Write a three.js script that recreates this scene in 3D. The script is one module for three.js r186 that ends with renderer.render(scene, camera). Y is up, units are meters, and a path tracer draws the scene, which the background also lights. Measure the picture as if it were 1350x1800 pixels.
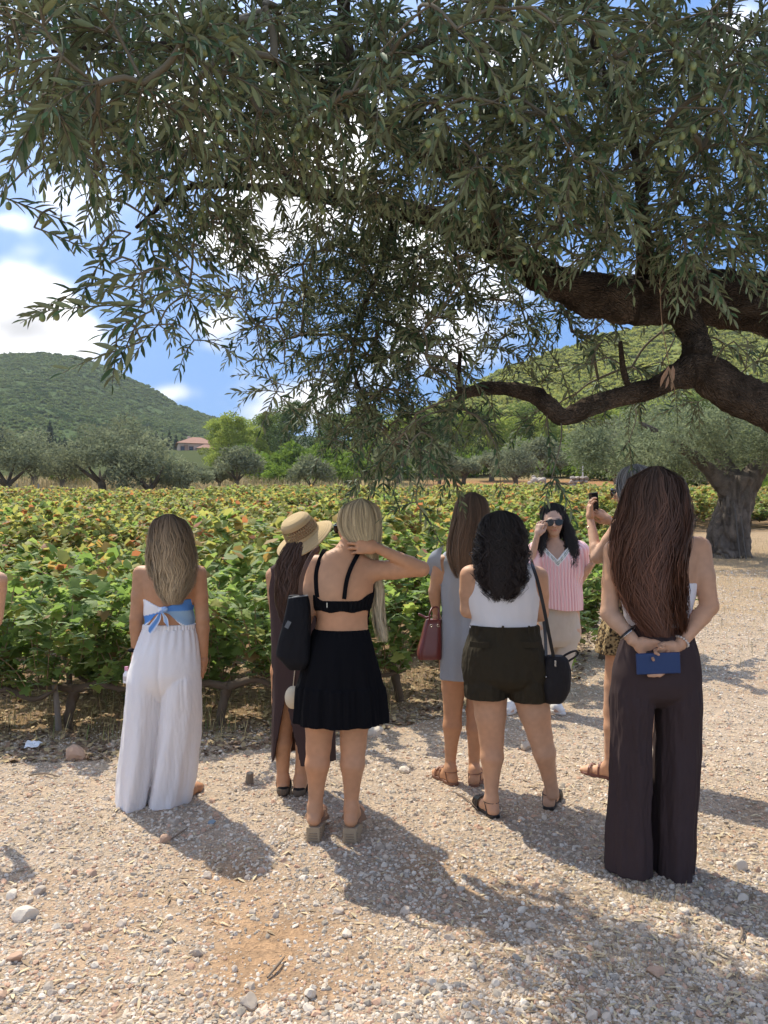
import * as THREE from 'three';
import { mergeGeometries } from 'three/addons/utils/BufferGeometryUtils.js';
import { RoundedBoxGeometry } from 'three/addons/geometries/RoundedBoxGeometry.js';
import { ImprovedNoise } from 'three/addons/math/ImprovedNoise.js';

// ---------------------------------------------------------------- camera, sky, sun, exposure
const scene = new THREE.Scene();
const CAM_H = 1.45, FOC = 1352, PITCH = Math.atan(45 / FOC);
const camera = new THREE.PerspectiveCamera(2 * Math.atan(900 / FOC) * 180 / Math.PI, 0.75, 0.05, 4000);
camera.position.set(0, CAM_H, 0);
camera.rotation.set(PITCH, 0, 0);
const renderer = new THREE.WebGLRenderer({ antialias: true });
renderer.toneMapping = THREE.LinearToneMapping;
renderer.toneMappingExposure = 2.2;
renderer.shadowMap.enabled = true;

const SUN_DIR = new THREE.Vector3(-0.49, 0, -0.87).normalize().multiplyScalar(Math.cos(0.9)).add(new THREE.Vector3(0, Math.sin(0.9), 0));
const sun = new THREE.DirectionalLight(new THREE.Color().setRGB(1, 0.93, 0.78), 2.75);
sun.position.copy(SUN_DIR).multiplyScalar(60);
sun.target.position.set(0, 0, -6);
sun.castShadow = true;
sun.shadow.mapSize.set(4096, 4096);
Object.assign(sun.shadow.camera, { left: -30, right: 30, top: 30, bottom: -30, near: 1, far: 200 });
sun.shadow.radius = 1.2;
scene.add(sun, sun.target);
scene.fog = new THREE.FogExp2(0xd6dde2, 0.00018);

// ---------------------------------------------------------------- small maths
function rngOf(seed) { let a = seed >>> 0; return () => { a = (a + 0x6D2B79F5) | 0; let t = Math.imul(a ^ (a >>> 15), 1 | a); t = (t + Math.imul(t ^ (t >>> 7), 61 | t)) ^ t; return ((t ^ (t >>> 14)) >>> 0) / 4294967296; }; }
const noise = new ImprovedNoise();
const nz3 = (x, y, z) => noise.noise(x, y, z);
const fbm = (x, y, z, o = 4) => { let s = 0, a = 0.5; for (let i = 0; i < o; i++) { s += a * nz3(x, y, z); x = x * 2.03 + 7.1; y = y * 2.03 + 3.7; z = z * 2.03 + 1.3; a *= 0.5; } return s; };
const clamp = (v, a, b) => v < a ? a : v > b ? b : v;
const lerp = (a, b, t) => a + (b - a) * t;
const sstep = (a, b, v) => { const t = clamp((v - a) / (b - a), 0, 1); return t * t * (3 - 2 * t); };
const V = (x, y, z) => new THREE.Vector3(x, y, z);
const CP = Math.cos(PITCH), SP = Math.sin(PITCH);
function ray(px, py) { const x = (px - 675) / FOC, y = (900 - py) / FOC; return V(x, y * CP + SP, -(CP - y * SP)); }
function at(px, py, D) { const r = ray(px, py); return r.multiplyScalar(D / -r.z).add(V(0, CAM_H, 0)); }   // the point at depth D (metres in front of the viewer) seen there
function groundDepth(py) { const r = ray(675, py); return -r.z * CAM_H / -r.y; }

// ---------------------------------------------------------------- the sky: air and clouds
{
  const W = 1536, H = 768, data = new Float32Array(W * H * 4);
  const puffs = [   // direction of each cloud bank: px, py, half width, half height, weight
    [70, 585, 120, 50, 0.5], [60, 520, 90, 40, 0.4], [10, 470, 40, 30, 0.25], [385, 570, 50, 18, 0.32], [290, 695, 40, 18, 0.42], [430, 420, 75, 70, 0.55], [320, 215, 80, 60, 0.6],
    [560, 210, 110, 80, 0.6], [700, 420, 120, 80, 0.45], [520, 330, 100, 90, 0.5], [720, 560, 80, 90, 0.4], [540, 725, 80, 28, 0.4], [885, 515, 40, 14, 0.3], [815, 600, 35, 45, 0.34], [900, 90, 130, 60, 0.32], [1180, 150, 140, 40, 0.2], [10, 390, 30, 14, 0.25],
  ].map(([px, py, rx, ry, w]) => { const d = ray(px, py).normalize(); return [Math.atan2(d.x, -d.z), Math.asin(d.y), rx / FOC, ry / FOC, w]; });
  for (let j = 0; j < H; j++) {
    const el = ((j + 0.5) / H - 0.5) * Math.PI, ce = Math.cos(el), se = Math.sin(el);
    for (let i = 0; i < W; i++) {
      const u = ((i + 0.5) / W - 0.5) * 2 * Math.PI, x = ce * Math.cos(u), z = ce * Math.sin(u), k = (j * W + i) * 4;
      let r, g, b;
      if (el < 0) { r = 0.34; g = 0.4; b = 0.44; }
      else {
        const h = Math.exp(-se * 4.2), h2 = Math.exp(-se * 14);
        r = 0.055 + 0.07 * h + 0.07 * h2; g = 0.155 + 0.09 * h + 0.06 * h2; b = 0.40 + 0.03 * h;
        const cs = x * SUN_DIR.x + se * SUN_DIR.y + z * SUN_DIR.z, glow = 0.5 * Math.exp((cs - 1) * 9) + 2.2 * Math.exp((cs - 1) * 90);
        r += glow; g += glow; b += glow * 0.95;
        const az = Math.atan2(x, -z);
        let cover = 0.27 + 0.35 * nz3(x * 1.6 + 5, se * 2.2 + 9, z * 1.6);
        cover = Math.min(cover, 0.36);
        cover = lerp(cover, Math.min(cover, 0.03), sstep(0.75, 0.5, Math.abs(az)) * sstep(0.85, 0.6, el));
        for (const [a, e, ra, re, w] of puffs) { const da = (az - a) / ra, de = (el - e) / re, q = da * da + de * de; if (q < 9) cover += w * Math.exp(-q * 0.8); }
        const n = fbm(x * 5 + 3, se * 8.5, z * 5, 6) + 0.45 * fbm(x * 17, se * 24 + 2, z * 17, 3);
        const dens = sstep(0.16, 0.52, n * 0.75 + cover);
        const thick = sstep(0.35, 0.95, n * 0.75 + cover);
        const lit = (1.3 + glow * 0.8) * lerp(0.5, 1, sstep(0.12, 0.6, el)), sh = lerp(1, 0.5, thick * sstep(0.75, 0.35, el)) * (0.92 + 0.35 * fbm(x * 9, se * 16 + 0.3, z * 9, 3));
        r = lerp(r, lit * sh, dens); g = lerp(g, lit * sh * 1.0, dens); b = lerp(b, lit * sh * 1.03, dens);
      }
      data[k] = r; data[k + 1] = g; data[k + 2] = b; data[k + 3] = 1;
    }
  }
  const t = new THREE.DataTexture(data, W, H, THREE.RGBAFormat, THREE.FloatType);
  t.mapping = THREE.EquirectangularReflectionMapping; t.magFilter = THREE.LinearFilter; t.minFilter = THREE.LinearFilter; t.needsUpdate = true;
  scene.background = t; scene.environment = t;
}

// ---------------------------------------------------------------- helpers: naming, meshes, shapes
const taken = {};
function numbered(n) { taken[n] = (taken[n] ?? -1) + 1; return taken[n] ? `${n}_${String(taken[n]).padStart(3, '0')}` : n; }
function thing(name, label, category, [x, y, z] = [0, 0, 0], group, turn = 0) {
  const o = new THREE.Group(); o.name = numbered(name); o.position.set(x, y, z); o.rotation.y = turn;
  o.userData = { label, category }; if (group) o.userData.group = group; scene.add(o); return o;
}
function part(name, geo, mat, parent, label) {
  const m = new THREE.Mesh(geo, mat); m.name = name; m.castShadow = m.receiveShadow = true; if (label) m.userData.label = label; parent.add(m); return m;
}
function solo(name, geo, mat, label, category, group, kind) {
  const m = new THREE.Mesh(geo, mat); m.name = numbered(name); m.castShadow = m.receiveShadow = true;
  m.userData = { label }; if (category) m.userData.category = category; if (group) m.userData.group = group; if (kind) m.userData.kind = kind; scene.add(m); return m;
}
function dup(o, [x, y, z], turn, scale, label, group) {
  const c = o.clone(); c.name = numbered(o.name.replace(/_\d{3}$/, '')); c.position.set(x, y, z); c.rotation.y = turn; if (scale) (Array.isArray(scale) ? c.scale.set(...scale) : c.scale.setScalar(scale));
  c.userData = { ...o.userData, label: label ?? o.userData.label }; if (group) c.userData.group = group; scene.add(c); return c;
}
const RGB = (r, g, b) => new THREE.Color().setRGB(r, g, b);
const M = (r, g, b, rough = 0.8, extra = {}) => new THREE.MeshPhysicalMaterial({ color: RGB(r, g, b), roughness: rough, side: THREE.DoubleSide, ...extra });
const VC = (rough = 0.8, extra = {}) => new THREE.MeshPhysicalMaterial({ vertexColors: true, roughness: rough, side: THREE.DoubleSide, ...extra });
function strip(g) { const o = g.index ? g.toNonIndexed() : g; for (const k of Object.keys(o.attributes)) if (!['position', 'normal', 'color'].includes(k)) o.deleteAttribute(k); return o; }
const join = (list) => mergeGeometries(list.map(strip));
function tint(g, f) { const p = g.attributes.position, c = new Float32Array(p.count * 3); for (let i = 0; i < p.count; i++) { const q = f(p.getX(i), p.getY(i), p.getZ(i), i); c[i * 3] = q[0]; c[i * 3 + 1] = q[1]; c[i * 3 + 2] = q[2]; } g.setAttribute('color', new THREE.BufferAttribute(c, 3)); return g; }
function smoothPath(pts, step) {   // pts: [Vector3, r]; a Catmull-Rom path through them, sampled
  const cur = new THREE.CatmullRomCurve3(pts.map((p) => p[0]), false, 'centripetal'), n = Math.max(2, Math.ceil(cur.getLength() / step));
  const out = []; const m = pts.length - 1;
  for (let i = 0; i <= n; i++) { const t = i / n, f = t * m, k = Math.min(m - 1, Math.floor(f)); out.push([cur.getPoint(t), lerp(pts[k][1], pts[k + 1][1], f - k)]); }
  return out;
}
function tube(path, sides = 6, bump, uvs = false) {   // path: [Vector3, radius]
  const n = path.length, pos = [], nor = [], idx = [], uv = [];
  let N = V(0, 0, 1), T0 = null, len = 0;
  for (let i = 0; i < n; i++) {
    const T = V(0, 0, 0).subVectors(path[Math.min(n - 1, i + 1)][0], path[Math.max(0, i - 1)][0]).normalize();
    if (!T0) { N = Math.abs(T.y) < 0.9 ? V(0, 1, 0) : V(1, 0, 0); }
    N.addScaledVector(T, -N.dot(T)).normalize(); T0 = T;
    const B = V(0, 0, 0).crossVectors(T, N), [c, r] = path[i];
    if (i) len += c.distanceTo(path[i - 1][0]);
    for (let k = 0; k <= sides; k++) {
      const a = (k % sides) / sides * 2 * Math.PI, ca = Math.cos(a), sa = Math.sin(a);
      const dx = N.x * ca + B.x * sa, dy = N.y * ca + B.y * sa, dz = N.z * ca + B.z * sa;
      const q = r + (bump ? bump(c.x + dx * r, c.y + dy * r, c.z + dz * r, r, a, len) : 0);
      pos.push(c.x + dx * q, c.y + dy * q, c.z + dz * q); nor.push(dx, dy, dz); uv.push(k / sides * Math.max(1, Math.round(r * 6.28 / 0.25)) , len / 0.25);
    }
  }
  for (let i = 0; i < n - 1; i++) for (let k = 0; k < sides; k++) { const a = i * (sides + 1) + k, b = a + 1, c = a + sides + 1, d = c + 1; idx.push(a, b, c, b, d, c); }
  for (const e of [0, n - 1]) { const c = path[e][0], base = pos.length / 3; pos.push(c.x, c.y, c.z); nor.push(0, 1, 0); uv.push(0, 0); for (let k = 0; k < sides; k++) { const a = e * (sides + 1) + k; e ? idx.push(a, a + 1, base) : idx.push(a + 1, a, base); } }
  const g = new THREE.BufferGeometry();
  g.setAttribute('position', new THREE.Float32BufferAttribute(pos, 3)); g.setAttribute('normal', new THREE.Float32BufferAttribute(nor, 3));
  if (uvs) g.setAttribute('uv', new THREE.Float32BufferAttribute(uv, 2));
  g.setIndex(idx); if (bump) g.computeVertexNormals(); return g;
}
const tubeOf = (pts, r, sides = 6, step = 0.03) => tube(smoothPath(pts.map((p, i) => [Array.isArray(p) ? V(...p) : p, Array.isArray(r) ? r[i] : r]), step), sides);

// ---------------------------------------------------------------- terrain height
function gh(x, z) {
  const D = -z; let y = 0;
  const s = D - 7.5; y += 0.09 * (Math.sqrt(s * s + 1) + s) / 2;
  const s2 = D - 44; y += 0.04 * (Math.sqrt(s2 * s2 + 30) + s2) / 2 - 0.0;
  if (D > 14) y += 0.5 * (nz3(x * 0.03, 1, z * 0.03)) * sstep(14, 70, D) + 2.5 * nz3(x * 0.012, 4, z * 0.012) * sstep(60, 200, D);
  return y;
}
// ---------------------------------------------------------------- distance fields and their meshing (bodies and clothes)
function cap(a, b, ra, rb = ra) {
  const [ax, ay, az] = a, bx = b[0] - ax, by = b[1] - ay, bz = b[2] - az, L = Math.max(1e-9, bx * bx + by * by + bz * bz), R = Math.max(ra, rb);
  const f = (x, y, z) => { x -= ax; y -= ay; z -= az; const t = clamp((x * bx + y * by + z * bz) / L, 0, 1); x -= bx * t; y -= by * t; z -= bz * t; return Math.sqrt(x * x + y * y + z * z) - (ra + (rb - ra) * t); };
  return { f, lo: [0, 1, 2].map((i) => Math.min(a[i], b[i]) - R), hi: [0, 1, 2].map((i) => Math.max(a[i], b[i]) + R) };
}
function ell(c, r) {
  const f = (x, y, z) => { x -= c[0]; y -= c[1]; z -= c[2]; const u = x / r[0], v = y / r[1], w = z / r[2], u2 = u / r[0], v2 = v / r[1], w2 = w / r[2], k0 = Math.sqrt(u * u + v * v + w * w), k1 = Math.sqrt(u2 * u2 + v2 * v2 + w2 * w2); return k1 < 1e-9 ? -Math.min(...r) : k0 * (k0 - 1) / k1; };
  return { f, lo: c.map((v, i) => v - r[i]), hi: c.map((v, i) => v + r[i]) };
}
function sweep(secs, { fold, p = 2, grow = 0 } = {}) {   // secs: [y, cx, rx, cz, rz], an upright stack of ovals
  secs = secs.slice().sort((a, b) => a[0] - b[0]);
  const y0 = secs[0][0], y1 = secs[secs.length - 1][0], N = 200, tab = [];
  const m = secs.length;
  for (let i = 0; i <= N; i++) {
    const y = lerp(y0, y1, i / N); let k = 0; while (k < m - 2 && secs[k + 1][0] < y) k++;
    const a = secs[k], b = secs[k + 1], h = b[0] - a[0], t = clamp((y - a[0]) / h, 0, 1), row = [];
    for (let c = 1; c < 5; c++) {
      const slope = (u) => { if (u <= 0 || u >= m - 1) return 0; const d1 = (secs[u][c] - secs[u - 1][c]) / (secs[u][0] - secs[u - 1][0]), d2 = (secs[u + 1][c] - secs[u][c]) / (secs[u + 1][0] - secs[u][0]); return d1 * d2 <= 0 ? 0 : 2 * d1 * d2 / (d1 + d2); };
      let ma = slope(k), mb = slope(k + 1); const dd = (b[c] - a[c]) / h; if (k === 0) ma = 1.5 * dd - mb / 2; if (k + 1 === m - 1) mb = 1.5 * dd - ma / 2;
      const t2 = t * t, t3 = t2 * t;
      row.push((2 * t3 - 3 * t2 + 1) * a[c] + (t3 - 2 * t2 + t) * h * ma + (-2 * t3 + 3 * t2) * b[c] + (t3 - t2) * h * mb);
    }
    tab.push(row);
  }
  const row = (y) => { const u = clamp((y - y0) / (y1 - y0), 0, 1) * N, i = Math.min(N - 1, Math.floor(u)), t = u - i, A = tab[i], B = tab[i + 1]; return [A[0] + (B[0] - A[0]) * t, A[1] + (B[1] - A[1]) * t, A[2] + (B[2] - A[2]) * t, A[3] + (B[3] - A[3]) * t]; };
  const f = (x, y, z) => {
    const uu = clamp((y - y0) / (y1 - y0), 0, 1) * N, ii = Math.min(N - 1, Math.floor(uu)), tt = uu - ii, A = tab[ii], Bq = tab[ii + 1], dx = x - (A[0] + (Bq[0] - A[0]) * tt), dz = z - (A[2] + (Bq[2] - A[2]) * tt), Rx = A[1] + (Bq[1] - A[1]) * tt + grow, Rz = A[3] + (Bq[3] - A[3]) * tt + grow, ux = dx / Rx, uz = dz / Rz;
    const q = p === 2 ? Math.sqrt(ux * ux + uz * uz) : Math.pow(Math.pow(Math.abs(dx / Rx), p) + Math.pow(Math.abs(dz / Rz), p), 1 / p);
    let d = (q - 1) * Math.min(Rx, Rz);
    if (fold && d < 0.06 && d > -0.06) d -= fold(Math.atan2(dx / Rx, dz / Rz), y, (y - y0) / (y1 - y0));
    return Math.max(d, y - y1 - grow, y0 - grow - y);
  };
  const xs = tab.map((r) => r[0] - r[1]), xe = tab.map((r) => r[0] + r[1]), zs = tab.map((r) => r[2] - r[3]), ze = tab.map((r) => r[2] + r[3]), e = grow + (fold ? 0.03 : 0);
  return { f, row, y0, y1, lo: [Math.min(...xs) - e, y0 - e, Math.min(...zs) - e], hi: [Math.max(...xe) + e, y1 + e, Math.max(...ze) + e] };
}
const clip = (prim, g, lo, hi) => ({ ...prim, f: (x, y, z) => Math.max(prim.f(x, y, z), g(x, y, z)), lo: lo ? prim.lo.map((v, i) => Math.max(v, lo[i])) : prim.lo, hi: hi ? prim.hi.map((v, i) => Math.min(v, hi[i])) : prim.hi });
function union(list) {   // [prim, k]: k is the softness of the joint to what came before
  const F = list.map((e) => e[0].f), K = list.map((e) => e[1] ?? 0.02), n = F.length, LO = list.map((e) => e[0].lo), HI = list.map((e) => e[0].hi);
  const lo = [0, 1, 2].map((i) => Math.min(...list.map((e) => e[0].lo[i]))), hi = [0, 1, 2].map((i) => Math.max(...list.map((e) => e[0].hi[i])));
  const f = (x, y, z) => { let d = F[0](x, y, z); for (let i = 1; i < n; i++) { const k = K[i], L = LO[i], U = HI[i], ex = x < L[0] ? L[0] - x : x > U[0] ? x - U[0] : 0, ey = y < L[1] ? L[1] - y : y > U[1] ? y - U[1] : 0, ez = z < L[2] ? L[2] - z : z > U[2] ? z - U[2] : 0, far2 = d + k + 0.02; if (far2 > 0 && ex * ex + ey * ey + ez * ez > far2 * far2) continue; const e = F[i](x, y, z); if (k > 0) { const h = Math.max(k - Math.abs(d - e), 0) / k; d = Math.min(d, e) - h * h * k * 0.25; } else d = Math.min(d, e); } return d; };
  return { f, lo, hi };
}
function nets(prim, h) {   // naive surface nets
  const { f } = prim, lo = prim.lo.map((v) => v - 2.5 * h), hi = prim.hi.map((v) => v + 2.5 * h);
  const [nx, ny, nzz] = [0, 1, 2].map((i) => Math.ceil((hi[i] - lo[i]) / h) + 1), val = new Float32Array(nx * ny * nzz), B = 4, far = h * B * 0.87 * 1.6 + 0.012;
  for (let bz = 0; bz < nzz; bz += B) for (let by = 0; by < ny; by += B) for (let bx = 0; bx < nx; bx += B) {
    const d = f(lo[0] + (bx + 1.5) * h, lo[1] + (by + 1.5) * h, lo[2] + (bz + 1.5) * h), skip = Math.abs(d) > far;
    for (let z = bz; z < Math.min(nzz, bz + B); z++) for (let y = by; y < Math.min(ny, by + B); y++) for (let x = bx; x < Math.min(nx, bx + B); x++) val[x + nx * (y + ny * z)] = skip ? d : f(lo[0] + x * h, lo[1] + y * h, lo[2] + z * h);
  }
  const vid = new Int32Array(nx * ny * nzz).fill(-1), pos = [], idx = [];
  const C = [0, 1, nx, nx + 1, nx * ny, nx * ny + 1, nx * ny + nx, nx * ny + nx + 1], E = [[0, 1], [2, 3], [4, 5], [6, 7], [0, 2], [1, 3], [4, 6], [5, 7], [0, 4], [1, 5], [2, 6], [3, 7]];
  for (let z = 0; z < nzz - 1; z++) for (let y = 0; y < ny - 1; y++) for (let x = 0; x < nx - 1; x++) {
    const o = x + nx * (y + ny * z); let m = 0; for (let i = 0; i < 8; i++) if (val[o + C[i]] < 0) m |= 1 << i;
    if (m === 0 || m === 255) continue;
    let sx = 0, sy = 0, sz = 0, c = 0;
    for (const [a, b] of E) if (((m >> a) & 1) !== ((m >> b) & 1)) { const va = val[o + C[a]], vb = val[o + C[b]], t = va / (va - vb); const ax = a & 1, ay = (a >> 1) & 1, az = a >> 2, bx = b & 1, by = (b >> 1) & 1, bz = b >> 2; sx += ax + (bx - ax) * t; sy += ay + (by - ay) * t; sz += az + (bz - az) * t; c++; }
    vid[o] = pos.length / 3; pos.push(lo[0] + (x + sx / c) * h, lo[1] + (y + sy / c) * h, lo[2] + (z + sz / c) * h);
  }
  const quad = (a, b, c, d, flip) => { if (a < 0 || b < 0 || c < 0 || d < 0) return; flip ? idx.push(a, c, b, a, d, c) : idx.push(a, b, c, a, c, d); };
  for (let z = 1; z < nzz - 1; z++) for (let y = 1; y < ny - 1; y++) for (let x = 1; x < nx - 1; x++) {
    const o = x + nx * (y + ny * z), s = val[o] < 0;
    if (s !== (val[o + 1] < 0)) quad(vid[o - nx - nx * ny], vid[o - nx * ny], vid[o], vid[o - nx], !s);
    if (s !== (val[o + nx] < 0)) quad(vid[o - 1 - nx * ny], vid[o - 1], vid[o], vid[o - nx * ny], !s);
    if (s !== (val[o + nx * ny] < 0)) quad(vid[o - 1 - nx], vid[o - nx], vid[o], vid[o - 1], !s);
  }
  const nor = new Float32Array(pos.length), e = h * 0.35;
  for (let i = 0; i < pos.length; i += 3) {
    const x = pos[i], y = pos[i + 1], z = pos[i + 2]; let gx = f(x + e, y, z) - f(x - e, y, z), gy = f(x, y + e, z) - f(x, y - e, z), gz = f(x, y, z + e) - f(x, y, z - e); const l = Math.hypot(gx, gy, gz) || 1; nor[i] = gx / l; nor[i + 1] = gy / l; nor[i + 2] = gz / l;
  }
  const g = new THREE.BufferGeometry(); g.setAttribute('position', new THREE.Float32BufferAttribute(pos, 3)); g.setAttribute('normal', new THREE.BufferAttribute(nor, 3)); g.setIndex(idx); return g;
}
// ---------------------------------------------------------------- ground
const vineEdge = (x) => { const k = [[-40, 5.3], [-3.2, 5.35], [-1.2, 5.5], [0, 6.2], [1.0, 7.1], [1.9, 8.0], [2.6, 10], [4.2, 15], [6, 19], [8.5, 24], [30, 30], [600, 60]]; for (let i = 0; i < k.length - 1; i++) if (x < k[i + 1][0]) return lerp(k[i][1], k[i + 1][1], clamp((x - k[i][0]) / (k[i + 1][0] - k[i][0]), 0, 1)); return 60; };
{
  // stone-chip texture, one tile is 1.6 m
  const W = 1024, G = 64, rnd = rngOf(11), col = new Uint8Array(W * W * 4), bmp = new Uint8Array(W * W * 4), toS = (v) => Math.round(255 * Math.pow(clamp(v, 0, 1), 1 / 2.2));
  const lattices = [16, 48, 128, 256, 512].map((n) => { const a = new Float32Array(n * n); for (let i = 0; i < n * n; i++) a[i] = rnd(); return [n, a]; });
  const val = (k, u, v) => { const [n, a] = lattices[k], x = u * n, y = v * n, i = Math.floor(x), j = Math.floor(y), fx = x - i, fy = y - j, sx = fx * fx * (3 - 2 * fx), sy = fy * fy * (3 - 2 * fy), q = (p, r) => a[((p % n) + n) % n + n * (((r % n) + n) % n)]; return lerp(lerp(q(i, j), q(i + 1, j), sx), lerp(q(i, j + 1), q(i + 1, j + 1), sx), sy); };
  for (let y = 0; y < W; y++) for (let x = 0; x < W; x++) {   // sandy soil with grit: every octave wraps at the edge of the tile
    const u = x / W, v = y / W, a = val(0, u, v), b = val(1, u, v), c = val(2, u, v), d = val(3, u, v), e = val(4, u, v), k = (y * W + x) * 4;
    const grit = d > 0.72 ? (d - 0.72) * 2.2 : 0, t = clamp(0.62 + 0.1 * (a - 0.5) + 0.16 * (b - 0.5) + 0.22 * (c - 0.5) + 0.2 * (d - 0.5) + 0.16 * (e - 0.5) + 0.3 * grit, 0.2, 1), warm = 0.5 + 0.5 * (b + c - 1);
    col[k] = toS(t); col[k + 1] = toS(t * (0.93 - 0.05 * warm)); col[k + 2] = toS(t * (0.86 - 0.12 * warm)); col[k + 3] = 255;
    bmp[k] = bmp[k + 1] = bmp[k + 2] = clamp(255 * (0.15 + 0.2 * b + 0.28 * c + 0.22 * d + 0.1 * e + 0.5 * grit), 0, 255); bmp[k + 3] = 255;
  }
  const tex = (d, srgb) => { const t = new THREE.DataTexture(d, W, W, THREE.RGBAFormat); t.wrapS = t.wrapT = THREE.RepeatWrapping; t.magFilter = THREE.LinearFilter; t.minFilter = THREE.LinearMipmapLinearFilter; t.generateMipmaps = true; if (srgb) t.colorSpace = THREE.SRGBColorSpace; t.needsUpdate = true; return t; };
  const mat = new THREE.MeshPhysicalMaterial({ specularIntensity: 0.1, map: tex(col, true), bumpMap: tex(bmp), bumpScale: 0.012, vertexColors: true, roughness: 1 });
  // one sheet, its rows and columns closer together near the viewer
  const xs = [], zs = [];
  for (let i = -150; i <= 150; i++) { const u = i / 150, a = Math.abs(u); xs.push(Math.sign(u) * (a * 4.2 + 900 * Math.pow(a, 9) + 22 * a * a * a)); }
  for (let i = 0; i <= 340; i++) { const u = i / 340; zs.push(3 - (16 * u + 30 * u * u * u + 1000 * Math.pow(u, 12))); }
  const pos = [], colr = [], uv = [], idx = [], nx = xs.length;
  for (const z of zs) for (const x of xs) {
    const D = -z, micro = D < 16 ? 0.018 * fbm(x * 2.1, 0, z * 2.1, 3) + 0.008 * nz3(x * 9, 2, z * 9) : 0;
    pos.push(x, gh(x, z) + micro, z); uv.push(x / 1.6, z / 1.6);
    // what lies there: pale stone chips, red earth in bare patches, brown soil with straw under the vines, dry grass and earth beyond
    const n1 = fbm(x * 0.9 + 3, 5, z * 0.9, 4), n2 = fbm(x * 3.1, 8, z * 3.1, 3);
    const inVine = sstep(-0.35, 0.5, D - vineEdge(x) + 0.5 * n2 + 0.25 * n1);
    const s1 = Math.exp(-Math.pow((x + 0.55 + 0.35 * (D - 3) ) / 0.28, 2)) * sstep(2.2, 2.6, D) * sstep(4.0, 3.2, D), s2 = Math.exp(-Math.pow((x - 0.55) / 0.22, 2) - Math.pow((D - 2.4) / 0.3, 2)), s3 = Math.exp(-Math.pow((x - 0.15) / 0.5, 2) - Math.pow((D - 3.35) / 0.35, 2)) * 0.5;
    const earth = clamp(sstep(0.0, 0.35, n1 + 0.25 * n2 - 0.05) * 0.55 + (s1 + s2 + s3) * (0.75 + n2), 0, 1);
    let c = [lerp(0.59, 0.52, earth), lerp(0.505, 0.37, earth), lerp(0.415, 0.25, earth)];
    const soil = [0.30 + 0.14 * n2, 0.215 + 0.11 * n2, 0.125 + 0.07 * n2]; c = c.map((v, i) => lerp(v, soil[i], inVine * 0.85));
    const right = sstep(0.2, 1.4, n1 * 1.2 + (x - 3.0) * 0.35 + (D - 6) * 0.02) * sstep(5.5, 7, D) * (1 - inVine); c = c.map((v, i) => lerp(v, [0.46, 0.35, 0.21][i], right * 0.7));
    const far = sstep(41, 45, D + 2 * n1), dry = [0.42 + 0.1 * n2, 0.34 + 0.1 * n2, 0.18 + 0.06 * n2], red = [0.47, 0.27, 0.14], gr = [0.085, 0.115, 0.04];
    const isRed = sstep(2, 5, x) * sstep(75, 66, D); let fc = dry.map((v, i) => lerp(v, red[i], isRed)); fc = fc.map((v, i) => lerp(v, gr[i], sstep(68, 85, D)));
    c = c.map((v, i) => lerp(v, fc[i], far)); colr.push(...c.map((v) => Math.max(0.02, v)));
  }
  for (let j = 0; j < zs.length - 1; j++) for (let i = 0; i < nx - 1; i++) { const a = j * nx + i; idx.push(a, a + 1, a + nx, a + 1, a + nx + 1, a + nx); }
  const g = new THREE.BufferGeometry(); g.setAttribute('position', new THREE.Float32BufferAttribute(pos, 3)); g.setAttribute('uv', new THREE.Float32BufferAttribute(uv, 2)); g.setAttribute('color', new THREE.Float32BufferAttribute(colr, 3)); g.setIndex(idx); g.computeVertexNormals();
  const ground = solo('ground', g, mat, 'pale stony ground running from the path into the vineyard', null, null, 'structure'); ground.userData.kind = 'structure';
}
const microH = (x, z) => gh(x, z) + (-z < 16 ? 0.018 * fbm(x * 2.1, 0, z * 2.1, 3) + 0.008 * nz3(x * 9, 2, z * 9) : 0);

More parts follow.
